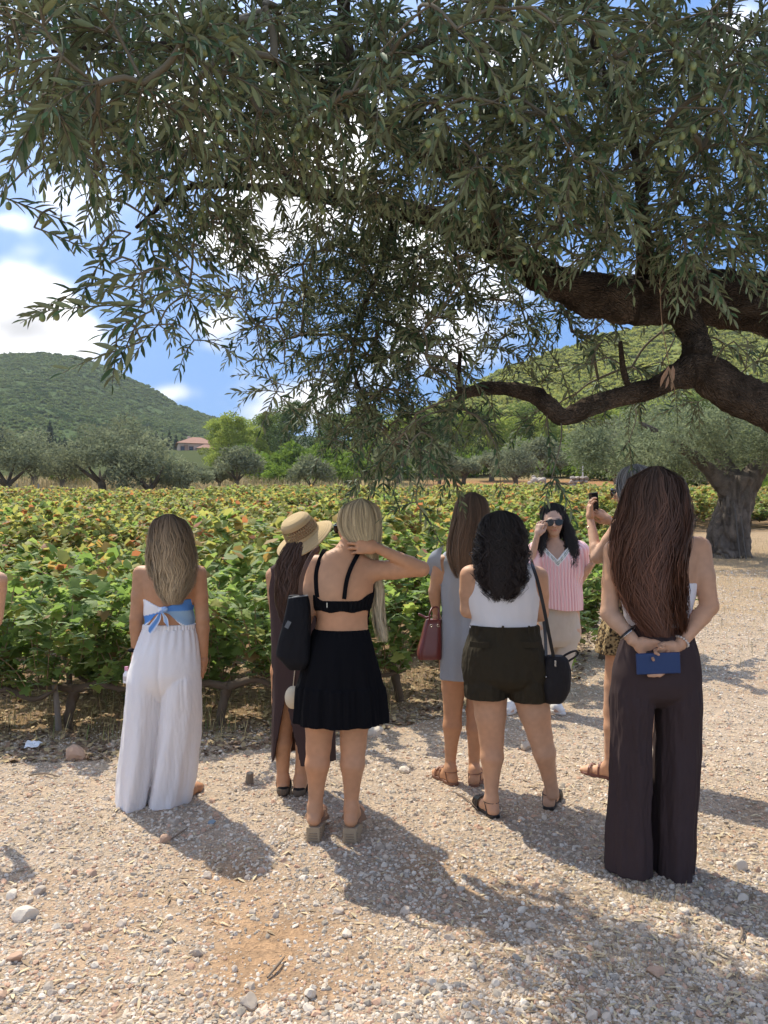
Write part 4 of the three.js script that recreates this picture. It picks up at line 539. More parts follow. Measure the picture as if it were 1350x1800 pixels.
  // sprays seen singly against the sky at the left and below
  const single = [[0, 345, 130, 400, 1.95], [60, 400, 210, 470, 1.95], [230, 410, 120, 520, 2.0], [250, 480, 30, 545, 1.95], [250, 540, 60, 545, 1.95], [330, 500, 190, 560, 1.95], [270, 545, 180, 590, 1.95], [240, 570, 205, 640, 2.0], [250, 600, 115, 668, 1.95], [205, 590, 200, 675, 2.0], [340, 480, 400, 525, 2.2], [430, 525, 335, 515, 2.1], [440, 470, 385, 455, 2.6], [500, 600, 440, 600, 3.2], [500, 640, 430, 625, 3.3], [500, 690, 408, 685, 3.0], [540, 720, 470, 715, 3.5], [640, 750, 620, 860, 3.2], [700, 760, 720, 880, 2.8], [720, 780, 690, 850, 2.6], [760, 770, 745, 860, 2.7], [870, 780, 880, 870, 2.9], [960, 740, 985, 860, 2.95], [900, 480, 1010, 560, 3.6], [870, 560, 980, 590, 3.7], [850, 610, 950, 630, 3.6], [930, 560, 1060, 570, 3.7], [1040, 640, 950, 650, 3.0], [1290, 600, 1340, 660, 2.7], [1060, 600, 1010, 660, 3.0]];
  // a tree of twigs from the limbs to every spot
  const nodes = seeds.map((p) => ({ p, up: -1, n: 0 })), open = pts.map(([p, d]) => ({ p, d, best: -1, dist: 1e9 }));
  const relax = (k) => { const q = nodes[k].p; for (const o of open) if (!o.done) { const d = o.p.distanceToSquared(q) * (nodes[k].up < 0 ? 0.8 : 1); if (d < o.dist) { o.dist = d; o.best = k; } } };
  for (let k = 0; k < nodes.length; k++) relax(k);
  const leafy = [];
  for (let c = 0; c < open.length; c++) { let b = null; for (const o of open) if (!o.done && (!b || o.dist < b.dist)) b = o; b.done = true; nodes.push({ p: b.p, up: b.best, n: 0, d: b.d }); leafy.push(nodes.length - 1); relax(nodes.length - 1); }
  for (let k = nodes.length - 1; k >= 0; k--) if (nodes[k].up >= 0) nodes[nodes[k].up].n += nodes[k].n + 1;
  const twigs = []; const twigR = (n) => 0.0022 + 0.0011 * Math.sqrt(n);
  for (const k of leafy) { const a = nodes[nodes[k].up].p, b = nodes[k].p, L0 = a.distanceTo(b), m = a.clone().lerp(b, 0.5).add(V((rnd() - 0.5) * 0.2 * L0, 0.12 * L0 * rnd(), (rnd() - 0.5) * 0.2 * L0)), r0 = Math.min(0.009, twigR(nodes[k].n + 1)), r1 = twigR(nodes[k].n); twigs.push(tube(smoothPath([[a, r0], [m, (r0 + r1) / 2], [b, r1]], Math.max(0.03, L0 / 5)), 5)); }
  const leaves = [], fruit = [];
  const spray = (p, dir, len, sag, fruity, scale = 1) => {
    const path = [], n = Math.max(3, Math.round(len / 0.021)); const q = p.clone(), v = dir.clone(); let side = V(rnd() - 0.5, rnd() - 0.5, rnd() - 0.5).cross(dir).normalize();
    for (let i = 0; i <= n; i++) {
      if (i % 2 === 0 || i === n) path.push([q.clone(), 0.0022 * (1 - i / (n + 1)) + 0.0007]);
      if (i > 0) {
        side.applyAxisAngle(v, 1.45 + 0.3 * rnd()); side.addScaledVector(v, -side.dot(v)).normalize();
        const both = i === n ? [0] : [1, -1];
        for (const s of both) { if (rnd() < 0.1) continue; const d = both.length === 1 ? v.clone() : v.clone().multiplyScalar(0.75 + 0.35 * rnd()).addScaledVector(side, s * (0.5 + 0.4 * rnd())).add(V(0, -0.15 * rnd(), 0)).normalize(); leaves.push([q.clone(), d, rnd() * 0.9 - 0.45, scale * (0.040 + 0.026 * rnd()) * (1 - 0.35 * (i / n) * (i / n)), rnd()]); }
        if (fruity && rnd() < 0.3) { const d = V(rnd() - 0.5, -0.8, rnd() - 0.5).normalize(); fruit.push([q.clone().addScaledVector(d, 0.016 + 0.01 * rnd()), q.clone()]); }
      }
      v.addScaledVector(V(0, -1, 0), sag / n).add(V((rnd() - 0.5) * 0.12, (rnd() - 0.5) * 0.12, (rnd() - 0.5) * 0.12)).normalize(); q.addScaledVector(v, len / n);
    }
    twigs.push(tube(path, 3));
  };
  for (const k of leafy) {
    const nd = nodes[k], back = nd.p.clone().sub(nodes[nd.up].p).normalize(), m = 2 + Math.floor(rnd() * 2.1) + (nd.d > 7 ? 1 : 0), fruity = rnd() < 0.22;
    for (let i = 0; i < m; i++) spray(nd.p, back.clone().multiplyScalar(0.5).add(V((rnd() - 0.5) * 1.9, (rnd() - 0.55) * 1.5, (rnd() - 0.5) * 1.9)).normalize(), 0.13 + 0.14 * rnd(), 0.5 + 0.8 * rnd(), fruity);
  }
  for (const [x0, y0, x1, y1, D] of single) { const a = at(x0, y0, D).sub(O), b = at(x1, y1, D - 0.08 + 0.16 * rnd()).sub(O), d = b.clone().sub(a), len = d.length(); spray(a, d.normalize().add(V(0, 0.12, 0)).normalize(), len, 0.28, rnd() < 0.4, D < 2.4 ? 1.12 : 1); let bst = nodes[0].p, bd = 9; for (const k of nodes) { const e = k.p.distanceTo(a); if (e < bd) { bd = e; bst = k.p; } } if (bd > 0.02) twigs.push(tube(smoothPath([[bst, 0.0035], [bst.clone().lerp(a, 0.5).add(V(0, 0.03, 0)), 0.003], [a, 0.0025]], 0.04), 4)); for (let u = 0; u <= 6; u++) nodes.push({ p: a.clone().lerp(b, u / 6 * 0.9).add(V(0, 0.03 * Math.sin(u / 6 * 3.1), 0)), up: 0, n: 0 }); }
  const tw = part('twigs', tint(join(twigs), () => [0.16, 0.135, 0.095]), barkMat, tree); tw.userData.kind = 'stuff';
  // the leaf: dark upper face, pale grey green underside
  const lg = (() => { const rows = [[0, 0.02], [0.22, 0.085], [0.5, 0.115], [0.78, 0.075], [1, 0]], P = [], C = [], idx = []; for (const [o, col] of [[0.006, [0.07, 0.108, 0.046]], [-0.006, [0.18, 0.21, 0.13]]]) { const b = P.length / 3; for (const [t, w] of rows) { const z = 0.1 * Math.sin(t * 2.6) * 0.6; for (const s of [-1, 0, 1]) { P.push(t, z + o + Math.abs(s) * w * 0.35, s * w); C.push(...col); } } for (let i = 0; i < 4; i++) for (let s = 0; s < 2; s++) { const a = b + i * 3 + s; o > 0 ? idx.push(a, a + 1, a + 3, a + 1, a + 4, a + 3) : idx.push(a, a + 3, a + 1, a + 1, a + 3, a + 4); } } const g = new THREE.BufferGeometry(); g.setAttribute('position', new THREE.Float32BufferAttribute(P, 3)); g.setAttribute('color', new THREE.Float32BufferAttribute(C, 3)); g.setIndex(idx); g.computeVertexNormals(); return g; })();
  const place = ([p, d, roll, s], m = new THREE.Matrix4()) => { const up = Math.abs(d.y) > 0.95 ? V(1, 0, 0) : V(0, 1, 0), zc = V(0, 0, 0).crossVectors(d, up).normalize(), yc = V(0, 0, 0).crossVectors(zc, d).normalize(), c = Math.cos(roll * 2.2), n = Math.sin(roll * 2.2), y2 = yc.clone().multiplyScalar(c).addScaledVector(zc, n), z2 = zc.clone().multiplyScalar(c).addScaledVector(yc, -n); m.makeBasis(d, y2, z2); m.scale(V(s, s, s)); m.setPosition(p); return m; };
  const eye = V(0, CAM_H, 0).sub(O), inView = (p) => { const w = p.clone().sub(eye), y = w.y * CP + w.z * SP, z = -(w.z * CP - w.y * SP); return z > 0.3 && Math.abs(w.x / z * FOC) < 660 && Math.abs(y / z * FOC) < 885; };
  leaves.forEach((l) => { l[5] = l[0].distanceTo(eye) / (l[3] * 20) + (inView(l[0]) ? 0 : 100); });
  const kept = leaves.filter((l) => l[0].distanceTo(eye) > 1.25); kept.sort((a, b) => a[5] - b[5]);
  const leafM = [[1, 1, 1], [0.85, 0.9, 0.85], [1.15, 1.12, 1.05], [1.05, 1.0, 0.8]].map((c) => { const m = VC(0.6, { specularIntensity: 0.3 }); m.color = RGB(...c); return m; });
  kept.slice(0, 300).forEach((l, i) => { const m = part('leaf', lg, leafM[i % 4], tree); place(l).decompose(m.position, m.quaternion, m.scale); });
  const yellow = (px, py, D, len) => { const g = lg.clone(); tint(g, () => [0.55, 0.4, 0.03]); const m = part('leaf', g, leafM[0], tree, 'single yellowed olive leaf'); place([at(px, py, D).sub(O), V(1, 0.2, 0.2).normalize(), 0.2, len]).decompose(m.position, m.quaternion, m.scale); }; yellow(1218, 322, 2.4, 0.06); yellow(8, 135, 2.0, 0.06);
  const rest = kept.slice(300), im = new THREE.InstancedMesh(lg, leafM[0], rest.length), c = new THREE.Color(); im.name = 'foliage'; im.userData = { kind: 'stuff' }; im.castShadow = im.receiveShadow = true;
  rest.forEach((l, i) => { im.setMatrixAt(i, place(l)); const t = 0.75 + 0.5 * l[4]; im.setColorAt(i, c.setRGB(t, t * (0.95 + 0.1 * l[4]), t * 0.95)); }); tree.add(im);
  const og = new THREE.SphereGeometry(1, 8, 6), om = [M(0.17, 0.21, 0.07, 0.45), M(0.21, 0.24, 0.09, 0.45)], seen = fruit.filter((f) => inView(f[0])).sort((a, b) => a[0].distanceTo(eye) - b[0].distanceTo(eye)).slice(0, 290);
  const stalks = []; seen.forEach(([p, q], i) => { const m = part('olive', og, om[i % 2], tree); m.position.copy(p); m.scale.set(0.0085, 0.0115, 0.0085); stalks.push(tube([[q, 0.0008], [p, 0.0008]], 3)); });
  if (stalks.length) { const s = part('stalks', join(stalks), M(0.2, 0.2, 0.1), tree); s.userData.kind = 'stuff'; }
  for (let i = 0; i < 9; i++) { const g = lg.clone(); tint(g, () => [0.36, 0.22, 0.14]); const m = part('leaf', g, leafM[i % 2], tree, 'withered brown leaf in a hanging bunch'); place([at(1160 + rnd() * 30, 625 + rnd() * 45, 2.72 + 0.1 * rnd()).sub(O), V((rnd() - 0.5) * 0.7, -1, (rnd() - 0.5) * 0.7).normalize(), rnd(), 0.035 + 0.03 * rnd()]).decompose(m.position, m.quaternion, m.scale); }
  part('dry_stalk', tube(smoothPath([[at(1160, 470, 2.95).sub(O), 0.003], [at(1163, 560, 2.85).sub(O), 0.002], [at(1176, 640, 2.8).sub(O), 0.0015]], 0.03), 4), M(0.3, 0.18, 0.1), tree);
  console.log('olive leaves', leaves.length, 'twigs', twigs.length, 'fruit', fruit.length);
}
// ---------------------------------------------------------------- people: tools
const skinMat = VC(0.52, { specularIntensity: 0.4 }), cloth = (r, g, b, extra = {}) => M(r, g, b, 0.92, { specularIntensity: 0.25, ...extra });
const clothVC = VC(0.92, { specularIntensity: 0.25 });
const hairMat = VC(0.42, { specularIntensity: 0.55 });
const sub3 = (a, b) => [a[0] - b[0], a[1] - b[1], a[2] - b[2]], add3 = (a, b, k = 1) => [a[0] + b[0] * k, a[1] + b[1] * k, a[2] + b[2] * k], mix3 = (a, b, t) => [lerp(a[0], b[0], t), lerp(a[1], b[1], t), lerp(a[2], b[2], t)];
const unit3 = (a) => { const l = Math.hypot(...a) || 1; return a.map((v) => v / l); }, cross3 = (a, b) => [a[1] * b[2] - a[2] * b[1], a[2] * b[0] - a[0] * b[2], a[0] * b[1] - a[1] * b[0]];
class Figure {
  constructor(label, px, py, skin, D) {
    this.D = D ?? groundDepth(py); const b = at(px, py, this.D); this.base = V(b.x, microH(b.x, b.z), b.z); this.s = this.D / FOC; this.skin = skin; this.body = []; this.extra = [];
    this.g = thing('person', label, 'person', [this.base.x, this.base.y, this.base.z]);
  }
  P(px, py, dz = 0) { const w = at(px, py, this.D - dz); return [w.x - this.base.x, w.y - this.base.y, w.z - this.base.z]; }
  secs(list) { return list.map(([py, xl, xr, rz, dz = 0]) => { const a = this.P(xl, py, dz), b = this.P(xr, py, dz); return [a[1], (a[0] + b[0]) / 2, (b[0] - a[0]) / 2, dz, rz]; }); }
  sw(list, o) { return sweep(this.secs(list), o); }
  add(prim, k = 0.02) { this.body.push([prim, k]); return this; }
  chain(pts, radii, k = 0.018) { for (let i = 0; i < pts.length - 1; i++) this.add(cap(pts[i], pts[i + 1], radii[i], radii[i + 1]), i ? 0.012 : k); return this; }
  arm(sh, el, wr, r = [0.047, 0.038, 0.037, 0.024]) { const m = mix3(el, wr, 0.25); this.chain([sh, mix3(sh, el, 0.5), el], [r[0], r[0] * 0.92, r[1]], 0.03); this.chain([el, m, wr], [r[1], r[2], r[3]], 0.012); return this; }
  leg(hip, knee, ankle, w = [0.085, 0.058, 0.056, 0.034], back = 0.018) { const c = add3(mix3(knee, ankle, 0.28), [0, 0, back]); this.chain([hip, mix3(hip, knee, 0.55), knee], [w[0], (w[0] + w[1]) * 0.5, w[1]], 0.03); this.chain([knee, c, mix3(knee, ankle, 0.68), ankle], [w[1] * 0.96, w[2], w[3] * 1.12, w[3]], 0.015); return this; }
  foot(ankle, dir, lift = 0, len = 0.24) { const d = unit3([dir[0], 0, dir[1]]), y = (v) => (p) => [p[0], v + lift, p[2]], heel = y(0.032)(add3(ankle, d, -0.022)), ball = y(0.026)(add3(ankle, d, len * 0.55)), toe = y(0.02)(add3(ankle, d, len * 0.74)), side = cross3(d, [0, 1, 0]);
    this.chain([[ankle[0], Math.max(ankle[1], 0.07 + lift), ankle[2]], heel], [0.032, 0.03], 0.02).chain([heel, mix3(heel, ball, 0.6), ball, toe], [0.03, 0.03, 0.032, 0.02], 0.015).add(cap(add3(ball, side, -0.02), add3(toe, side, -0.018), 0.024, 0.016), 0.01).add(cap(add3(ball, side, 0.02), add3(toe, side, 0.012), 0.026, 0.019), 0.01).add(cap([ankle[0], 0.085 + lift, ankle[2]], mix3(ball, heel, 0.35), 0.032, 0.03), 0.02); return this; }
  head(c, R, yaw, pitch = 0, roll = 0, cell = 0.0045) {   // a head of height 2.3 R about c; yaw 0 looks away from the viewer, PI faces the viewer
    const q = new THREE.Quaternion().setFromEuler(new THREE.Euler(pitch, yaw, roll, 'YXZ')), qi = q.clone().invert(), v = V(0, 0, 0);
    const S = R / 0.1, e = (x, y, z, a, b, d) => ell([x, y, z].map((t) => t * S), [a, b, d].map((t) => t * S)), cp = (a, b, r1, r2) => cap(a.map((t) => t * S), b.map((t) => t * S), r1 * S, r2 * S);
    const u = union([[e(0, 0.02, 0.012, 0.078, 0.098, 0.096)], [e(0, -0.035, -0.032, 0.062, 0.085, 0.062), 0.03], [e(0, -0.095, -0.05, 0.032, 0.026, 0.03), 0.03], [cp([0, 0.0, -0.094], [0, -0.038, -0.116], 0.008, 0.014), 0.012], [e(-0.011, -0.042, -0.1, 0.011, 0.008, 0.01), 0.006], [e(0.011, -0.042, -0.1, 0.011, 0.008, 0.01), 0.006], [e(0, 0.012, -0.078, 0.055, 0.016, 0.022), 0.014], [cp([-0.017, -0.068, -0.086], [0.017, -0.068, -0.086], 0.006, 0.006), 0.006], [cp([-0.014, -0.077, -0.084], [0.014, -0.077, -0.084], 0.007, 0.007), 0.006], [e(-0.079, -0.018, 0.008, 0.009, 0.03, 0.018), 0.006], [e(0.079, -0.018, 0.008, 0.009, 0.03, 0.018), 0.006], [cp([-0.045, -0.03, -0.065], [-0.04, -0.045, -0.062], 0.02, 0.02), 0.02], [cp([0.045, -0.03, -0.065], [0.04, -0.045, -0.062], 0.02, 0.02), 0.02]]);
    const lo = c.map((t) => t - 0.145 * S), hi = c.map((t) => t + 0.145 * S), f = (x, y, z) => { v.set(x - c[0], y - c[1], z - c[2]).applyQuaternion(qi); return u.f(v.x, v.y, v.z); };
    const g = nets({ f, lo, hi }, cell * S), skin = this.skin;
    this.extra.push(tint(g, (x, y, z) => { v.set(x - c[0], y - c[1], z - c[2]).applyQuaternion(qi).divideScalar(S); const lip = Math.exp(-Math.pow(v.x / 0.022, 2) - Math.pow((v.y + 0.073) / 0.008, 2)) * (v.z < -0.07 ? 1 : 0), brow = (Math.abs(v.y - 0.022 + 0.1 * Math.abs(Math.abs(v.x) - 0.032)) < 0.0045 && Math.abs(Math.abs(v.x) - 0.034) < 0.019 && v.z < -0.05) ? 1 : 0; const b = mix3(skin, [skin[0] * 0.9, skin[1] * 0.5, skin[2] * 0.5], lip * 0.8); return mix3(b, [0.03, 0.02, 0.015], brow * 0.8); }));
    this.hq = q; this.hc = c; this.hs = S; return this;
  }
  onHead(x, y, z) { const v = V(x, y, z).multiplyScalar(this.hs).applyQuaternion(this.hq); return [this.hc[0] + v.x, this.hc[1] + v.y, this.hc[2] + v.z]; }
  hand(wr, dir, palm, side, curl = [0.35, 0.35, 0.4, 0.45, 0.5], o = {}) {   // dir along the hand, palm = the way the palm faces, side: which way the thumb leaves (+1 along dir x palm)
    const k = o.k ?? 1, d = unit3(dir); let p = unit3(palm); p = unit3(sub3(p, d.map((t) => t * (d[0] * p[0] + d[1] * p[1] + d[2] * p[2])))); const s = cross3(d, p).map((t) => t * side), at3 = (a, b, c) => [0, 1, 2].map((i) => wr[i] + k * (d[i] * a + s[i] * b + p[i] * c)), list = [];
    list.push([cap(at3(-0.015, 0, 0), at3(0.03, 0.004, 0), 0.021 * k, 0.023 * k)], [cap(at3(0.03, 0.018, 0), at3(0.085, 0.024, 0), 0.014 * k, 0.0125 * k), 0.02], [cap(at3(0.03, 0.0, 0), at3(0.09, 0.004, 0), 0.015 * k, 0.013 * k), 0.02], [cap(at3(0.03, -0.016, 0), at3(0.083, -0.024, 0), 0.014 * k, 0.012 * k), 0.02]);
    const roots = [[0.086, 0.029, 0.07], [0.092, 0.0095, 0.078], [0.089, -0.01, 0.073], [0.082, -0.028, 0.057]], fan = o.fan ?? 0.06;
    roots.forEach(([a, b, len], i) => { let ang = curl[i + 1] * 0.5, x = a, z = 0, y = b, prev = at3(a - 0.012, b, 0), r = i === 3 ? 0.0075 : 0.0086; const parts = [0.45, 0.31, 0.24]; parts.forEach((f, j) => { const l = len * f; x += l * Math.cos(ang); z += l * Math.sin(ang); y += l * fan * (1.2 - i * 0.85); const q = at3(x, y, z); list.push([cap(prev, q, r * k, (r -= 0.0009) * k), j ? 0.003 : 0.007]); prev = q; ang += curl[i + 1] * 1.25; }); });
    const t = curl[0], T0 = at3(0.022, 0.022, 0.004), T1 = at3(0.052, 0.046 - 0.012 * t, 0.012 + 0.014 * t), T2 = at3(0.08, 0.054 - 0.03 * t, 0.016 + 0.026 * t), T3 = at3(0.102, 0.056 - 0.048 * t, 0.018 + 0.034 * t); list.push([cap(T0, T1, 0.014 * k, 0.011 * k), 0.015], [cap(T1, T2, 0.0105 * k, 0.0092 * k), 0.004], [cap(T2, T3, 0.0092 * k, 0.0075 * k), 0.003]);
    this.extra.push(nets(union(list), 0.0034)); return this;
  }
  finish(h = 0.0105) {
    const skin = this.skin, gs = [nets(union(this.body), h), ...this.extra].map((g) => g.attributes.color ? g : tint(g, (x, y, z) => { const n = 1 + 0.16 * fbm(x * 9, y * 9, z * 9, 3) + 0.1 * nz3(x * 45, y * 45, z * 45), red = 0.14 * nz3(x * 5, y * 5 + 3, z * 5); return [skin[0] * n * (1 + red), skin[1] * n, skin[2] * n * (1 - red)]; }));
    this.bodyMesh = part('body', mergeGeometries(gs.map((g) => { for (const k of Object.keys(g.attributes)) if (!['position', 'normal', 'color'].includes(k)) g.deleteAttribute(k); return g; })), skinMat, this.g); return this;
  }
  wear(name, list, mat, h = 0.009, paint, label) { const g = nets(Array.isArray(list) ? union(list) : list, h); if (paint) tint(g, paint); return part(name, g, mat, this.g, label); }
  hair(list, o) {   // the outline of the hair as ovals; a mass of strands lies over it
    const { n = 700, from = [0.1, 0.07, 0.05], to = from, wave = 0.008, freq = 30, curl = 0, width = 0.0024, span = 2.3, seed = 1, ends = 0.3, stray = 0.012, name = 'hair', front = 0 } = o, rnd = rngOf(seed), S0 = this.secs(list), S = [[S0[0][0] + S0[0][2] * 0.28, S0[0][1], S0[0][2] * 0.15, S0[0][3], S0[0][4] * 0.15], ...S0], sw0 = sweep(S), yEnd = S[S.length - 1][0], yTop = S[0][0], inner = sweep(S.map(([y, a, b, c, d]) => { const q = lerp(0.35, 0.93, sstep(0, ends * 0.85, (y - yEnd) / (yTop - yEnd))); return [y, a, Math.max(0.004, b * q - 0.004), c, Math.max(0.004, d * q - 0.004)]; })), H = sw0.y1 - sw0.y0, pos = [], nor = [], col = [], idx = [], seg = curl ? 22 : 12;
    const base = tint(nets(inner, 0.009), (x, y, z) => { const t = clamp((sw0.y1 - y) / H, 0, 1), q = 0.8 + 0.4 * nz3(x * 40, y * 6, z * 40); return mix3(from, to, t).map((v) => v * q); });
    for (let i = 0; i < n * 1.7; i++) {
      const th0 = (rnd() - 0.5) * 2 * span + front, t0 = rnd() < 0.55 ? 0.0 : rnd() * 0.5, t1 = 1.02 - ends * clamp(0.35 + 1.1 * nz3(th0 * 5.3, seed + 2, 1.5) + 0.35 * (rnd() - 0.5), 0, 1), off = -0.006 + 0.006 * rnd() + stray * Math.pow(rnd(), 4), lock = nz3(th0 * 2.6, seed, 0.5), ph = curl ? 20 * nz3(th0 * 9, seed, 0.5) + rnd() * 1.4 : 9 * lock + rnd() * 1.1, a = wave * (0.6 + 0.8 * rnd()), fq = freq * (0.9 + 0.2 * rnd() + 0.25 * nz3(th0 * 3.1, seed + 4, 2.5)), w0 = width * (0.5 + 0.9 * rnd()), tone = (0.75 + 0.5 * rnd()) * (1 + 0.7 * nz3(th0 * 7, seed + 9, 0.5)), drift = (rnd() - 0.5) * 0.35, pts = [];
      for (let k = 0; k <= seg; k++) { const t = lerp(t0, t1, k / seg), y = sw0.y1 - t * H * 0.997 + (t > 1 ? 0 : 0), [cx, rx, cz, rz] = sw0.row(y), th = th0 + drift * t, grow = sstep(0, 0.35, t), wv = a * grow * Math.sin(fq * t * H + ph), wc = (a * 0.7 + curl * 0.0) * grow * Math.cos(fq * t * H * (curl ? 1 : 0.7) + ph * 1.3), e = off + wc * (curl ? 1 : 0.5) + (curl ? 0.022 : 0.007) * grow * nz3(th0 * 4.5, t * (curl ? 9 : 3), seed * 3.3); pts.push(V(cx + (rx + e) * Math.sin(th) + wv * Math.cos(th), y + (curl ? a * 0.5 * Math.cos(fq * t * H + ph) * grow : 0), cz + (rz + e) * Math.cos(th) - wv * Math.sin(th))); }
      const b0 = pos.length / 3;
      for (let k = 0; k <= seg; k++) { const T = pts[Math.min(seg, k + 1)].clone().sub(pts[Math.max(0, k - 1)]).normalize(), p = pts[k], [cx, , cz] = sw0.row(p.y), out = V(p.x - cx, 0.001, p.z - cz).normalize(), B = V(0, 0, 0).crossVectors(T, out).normalize(), w = w0 * (k === seg ? 0.1 : 1 - 0.55 * Math.pow(k / seg, 3)), c = mix3(from, to, clamp(lerp(t0, t1, k / seg) * 1.1, 0, 1)).map((v) => v * tone); for (const [u, v] of [[-1, 0], [0, 0.55], [1, 0]]) { pos.push(p.x + B.x * w * u + out.x * w * v, p.y + B.y * w * u, p.z + B.z * w * u + out.z * w * v); nor.push(B.x * u * 0.6 + out.x, B.y * u * 0.6 + out.y, B.z * u * 0.6 + out.z); col.push(...c); } }
      for (let k = 0; k < seg; k++) { const a2 = b0 + k * 3; idx.push(a2, a2 + 1, a2 + 3, a2 + 1, a2 + 4, a2 + 3, a2 + 1, a2 + 2, a2 + 4, a2 + 2, a2 + 5, a2 + 4); }
    }
    const g = new THREE.BufferGeometry(); g.setAttribute('position', new THREE.Float32BufferAttribute(pos, 3)); g.setAttribute('normal', new THREE.Float32BufferAttribute(nor, 3)); g.setAttribute('color', new THREE.Float32BufferAttribute(col, 3)); g.setIndex(idx);
    return part(name, join([base, g]), hairMat, this.g);
  }
  strap(name, pts, w, t, mat, normalHint, parent) {   // a flat band along points
    const cur = new THREE.CatmullRomCurve3(pts.map((p) => V(...p))), n = Math.max(8, Math.ceil(cur.getLength() / 0.02)), pos = [], idx = []; const hint = V(...(normalHint ?? [0, 0, 1]));
    for (let i = 0; i <= n; i++) { const p = cur.getPoint(i / n), T = cur.getTangent(i / n), side = V(0, 0, 0).crossVectors(T, hint).normalize(), up = V(0, 0, 0).crossVectors(side, T).normalize(); for (const [a, b] of [[-1, -1], [1, -1], [1, 1], [-1, 1]]) pos.push(p.x + side.x * w / 2 * a + up.x * t / 2 * b, p.y + side.y * w / 2 * a + up.y * t / 2 * b, p.z + side.z * w / 2 * a + up.z * t / 2 * b); }
    for (let i = 0; i < n; i++) for (let k = 0; k < 4; k++) { const a = i * 4 + k, b = i * 4 + (k + 1) % 4; idx.push(a, b, a + 4, b, b + 4, a + 4); } idx.push(0, 1, 2, 0, 2, 3); const e = n * 4; idx.push(e, e + 2, e + 1, e, e + 3, e + 2);
    const g = new THREE.BufferGeometry(); g.setAttribute('position', new THREE.Float32BufferAttribute(pos, 3)); g.setIndex(idx); const h = g.toNonIndexed(); h.computeVertexNormals(); return part(name, h, mat, parent ?? this.g);
  }
  sunglasses(front = true) {
    const black = M(0.012, 0.012, 0.014, 0.15), list = [], o = (x, y, z) => this.onHead(x, y, z), S = this.hs, q = this.hq;
    const g = part('sunglasses', join([tubeOf([o(-0.072, 0.004, -0.1), o(-0.036, 0.014, -0.118), o(0, 0.006, -0.122), o(0.036, 0.014, -0.118), o(0.072, 0.004, -0.1)], 0.0042 * S, 6, 0.01), tubeOf([o(-0.074, 0.004, -0.098), o(-0.086, 0.004, -0.03), o(-0.082, -0.004, 0.025)], 0.0036 * S, 6, 0.01), tubeOf([o(0.074, 0.004, -0.098), o(0.086, 0.004, -0.03), o(0.082, -0.004, 0.025)], 0.0036 * S, 6, 0.01)]), black, this.g);
    for (const s of [-1, 1]) { const sh = new THREE.Shape(); sh.absellipse(0, 0, 0.031 * S, 0.025 * S, 0, 2 * Math.PI); const eg = new THREE.ExtrudeGeometry(sh, { depth: 0.004 * S, bevelEnabled: true, bevelSize: 0.0025 * S, bevelThickness: 0.0015 * S, bevelSegments: 2, curveSegments: 18 }); eg.rotateY(s * -0.28); eg.applyQuaternion(q); const c = o(s * 0.037, -0.01, -0.119); eg.translate(...c); part('lens', eg, black, g); }
    return g;
  }
  sandal(ankle, dir, lift, mat, strapMat, o = {}) {
    const d = unit3([dir[0], 0, dir[1]]), side = cross3(d, [0, 1, 0]), L = o.len ?? 0.245, sh = new THREE.Shape(); const out = [[-0.052, 0], [-0.045, 0.024], [0, 0.031], [0.06, 0.031], [0.115, 0.043], [0.16, 0.038], [0.187, 0.014], [0.187, -0.01], [0.165, -0.032], [0.115, -0.041], [0.05, -0.032], [0, -0.031], [-0.045, -0.024]].map(([a, b]) => [a * L / 0.245, b]);
    sh.moveTo(...out[0]); sh.splineThru([...out.slice(1), out[0]].map(([a, b]) => new THREE.Vector2(a, b)));
    const h = o.sole ?? 0.012, g = new THREE.ExtrudeGeometry(sh, { depth: h, bevelEnabled: true, bevelSize: 0.003, bevelThickness: 0.003, bevelSegments: 2, curveSegments: 14 }); g.rotateX(-Math.PI / 2); const m4 = new THREE.Matrix4().makeBasis(V(...d), V(0, 1, 0), V(...side)); g.applyMatrix4(m4); g.translate(ankle[0], lift + 0.002, ankle[2]);
    const sole = part(o.name ?? 'sandal', g, mat, this.g), w = (a, b, y) => [ankle[0] + d[0] * a + side[0] * b, lift + h + y, ankle[2] + d[2] * a + side[2] * b];
    for (const arc of o.straps ?? [[0.115, 0.05, 0.045]]) { const [a, y, half, tilt = 0] = arc; this.strap('strap', [w(a - tilt, -half, 0.003), w(a - tilt / 2, -half * 0.8, y * 0.75), w(a, 0, y), w(a + tilt / 2, half * 0.8, y * 0.75), w(a + tilt, half, 0.003)], o.w ?? 0.016, 0.003, strapMat, [0, 1, 0], sole); }
    if (o.ankle) { const r = o.ankleR ?? 0.037, y = o.ankleY ?? 0.072, c = [...Array(13)].map((_, i) => { const t = i / 12 * 6.283; return [ankle[0] + r * Math.cos(t), lift + y, ankle[2] + r * Math.sin(t)]; }); this.strap('ankle_strap', c, 0.011, 0.003, strapMat, [0.01, 1, 0.01], sole); for (const s of [-1, 1]) this.strap('strap', [w(-0.02, s * 0.031, 0.0), [ankle[0] + side[0] * s * 0.036, lift + y, ankle[2] + side[2] * s * 0.036]], 0.009, 0.003, strapMat, d, sole); }
    return sole;
  }
}
const pleats = (n, a, n2 = 0, a2 = 0, ph = 0, tw = 3) => (th, y, t) => (a * Math.sin(n * th + ph + tw * y) + a2 * Math.sin(n2 * th + 2.1 * ph - 5 * y)) * sstep(1.02, 0.75, t) ;
const crease = (k, a) => (th, y) => a * fbm(Math.sin(th) * k + 4, y * k * 2.2, Math.cos(th) * k, 3);
// ---------------------------------------------------------------- people (pixel measures of the photograph turned into metres at each one's depth)
const TAN = [0.45, 0.228, 0.122], FAIR = [0.54, 0.315, 0.2], WARM = [0.49, 0.262, 0.148];
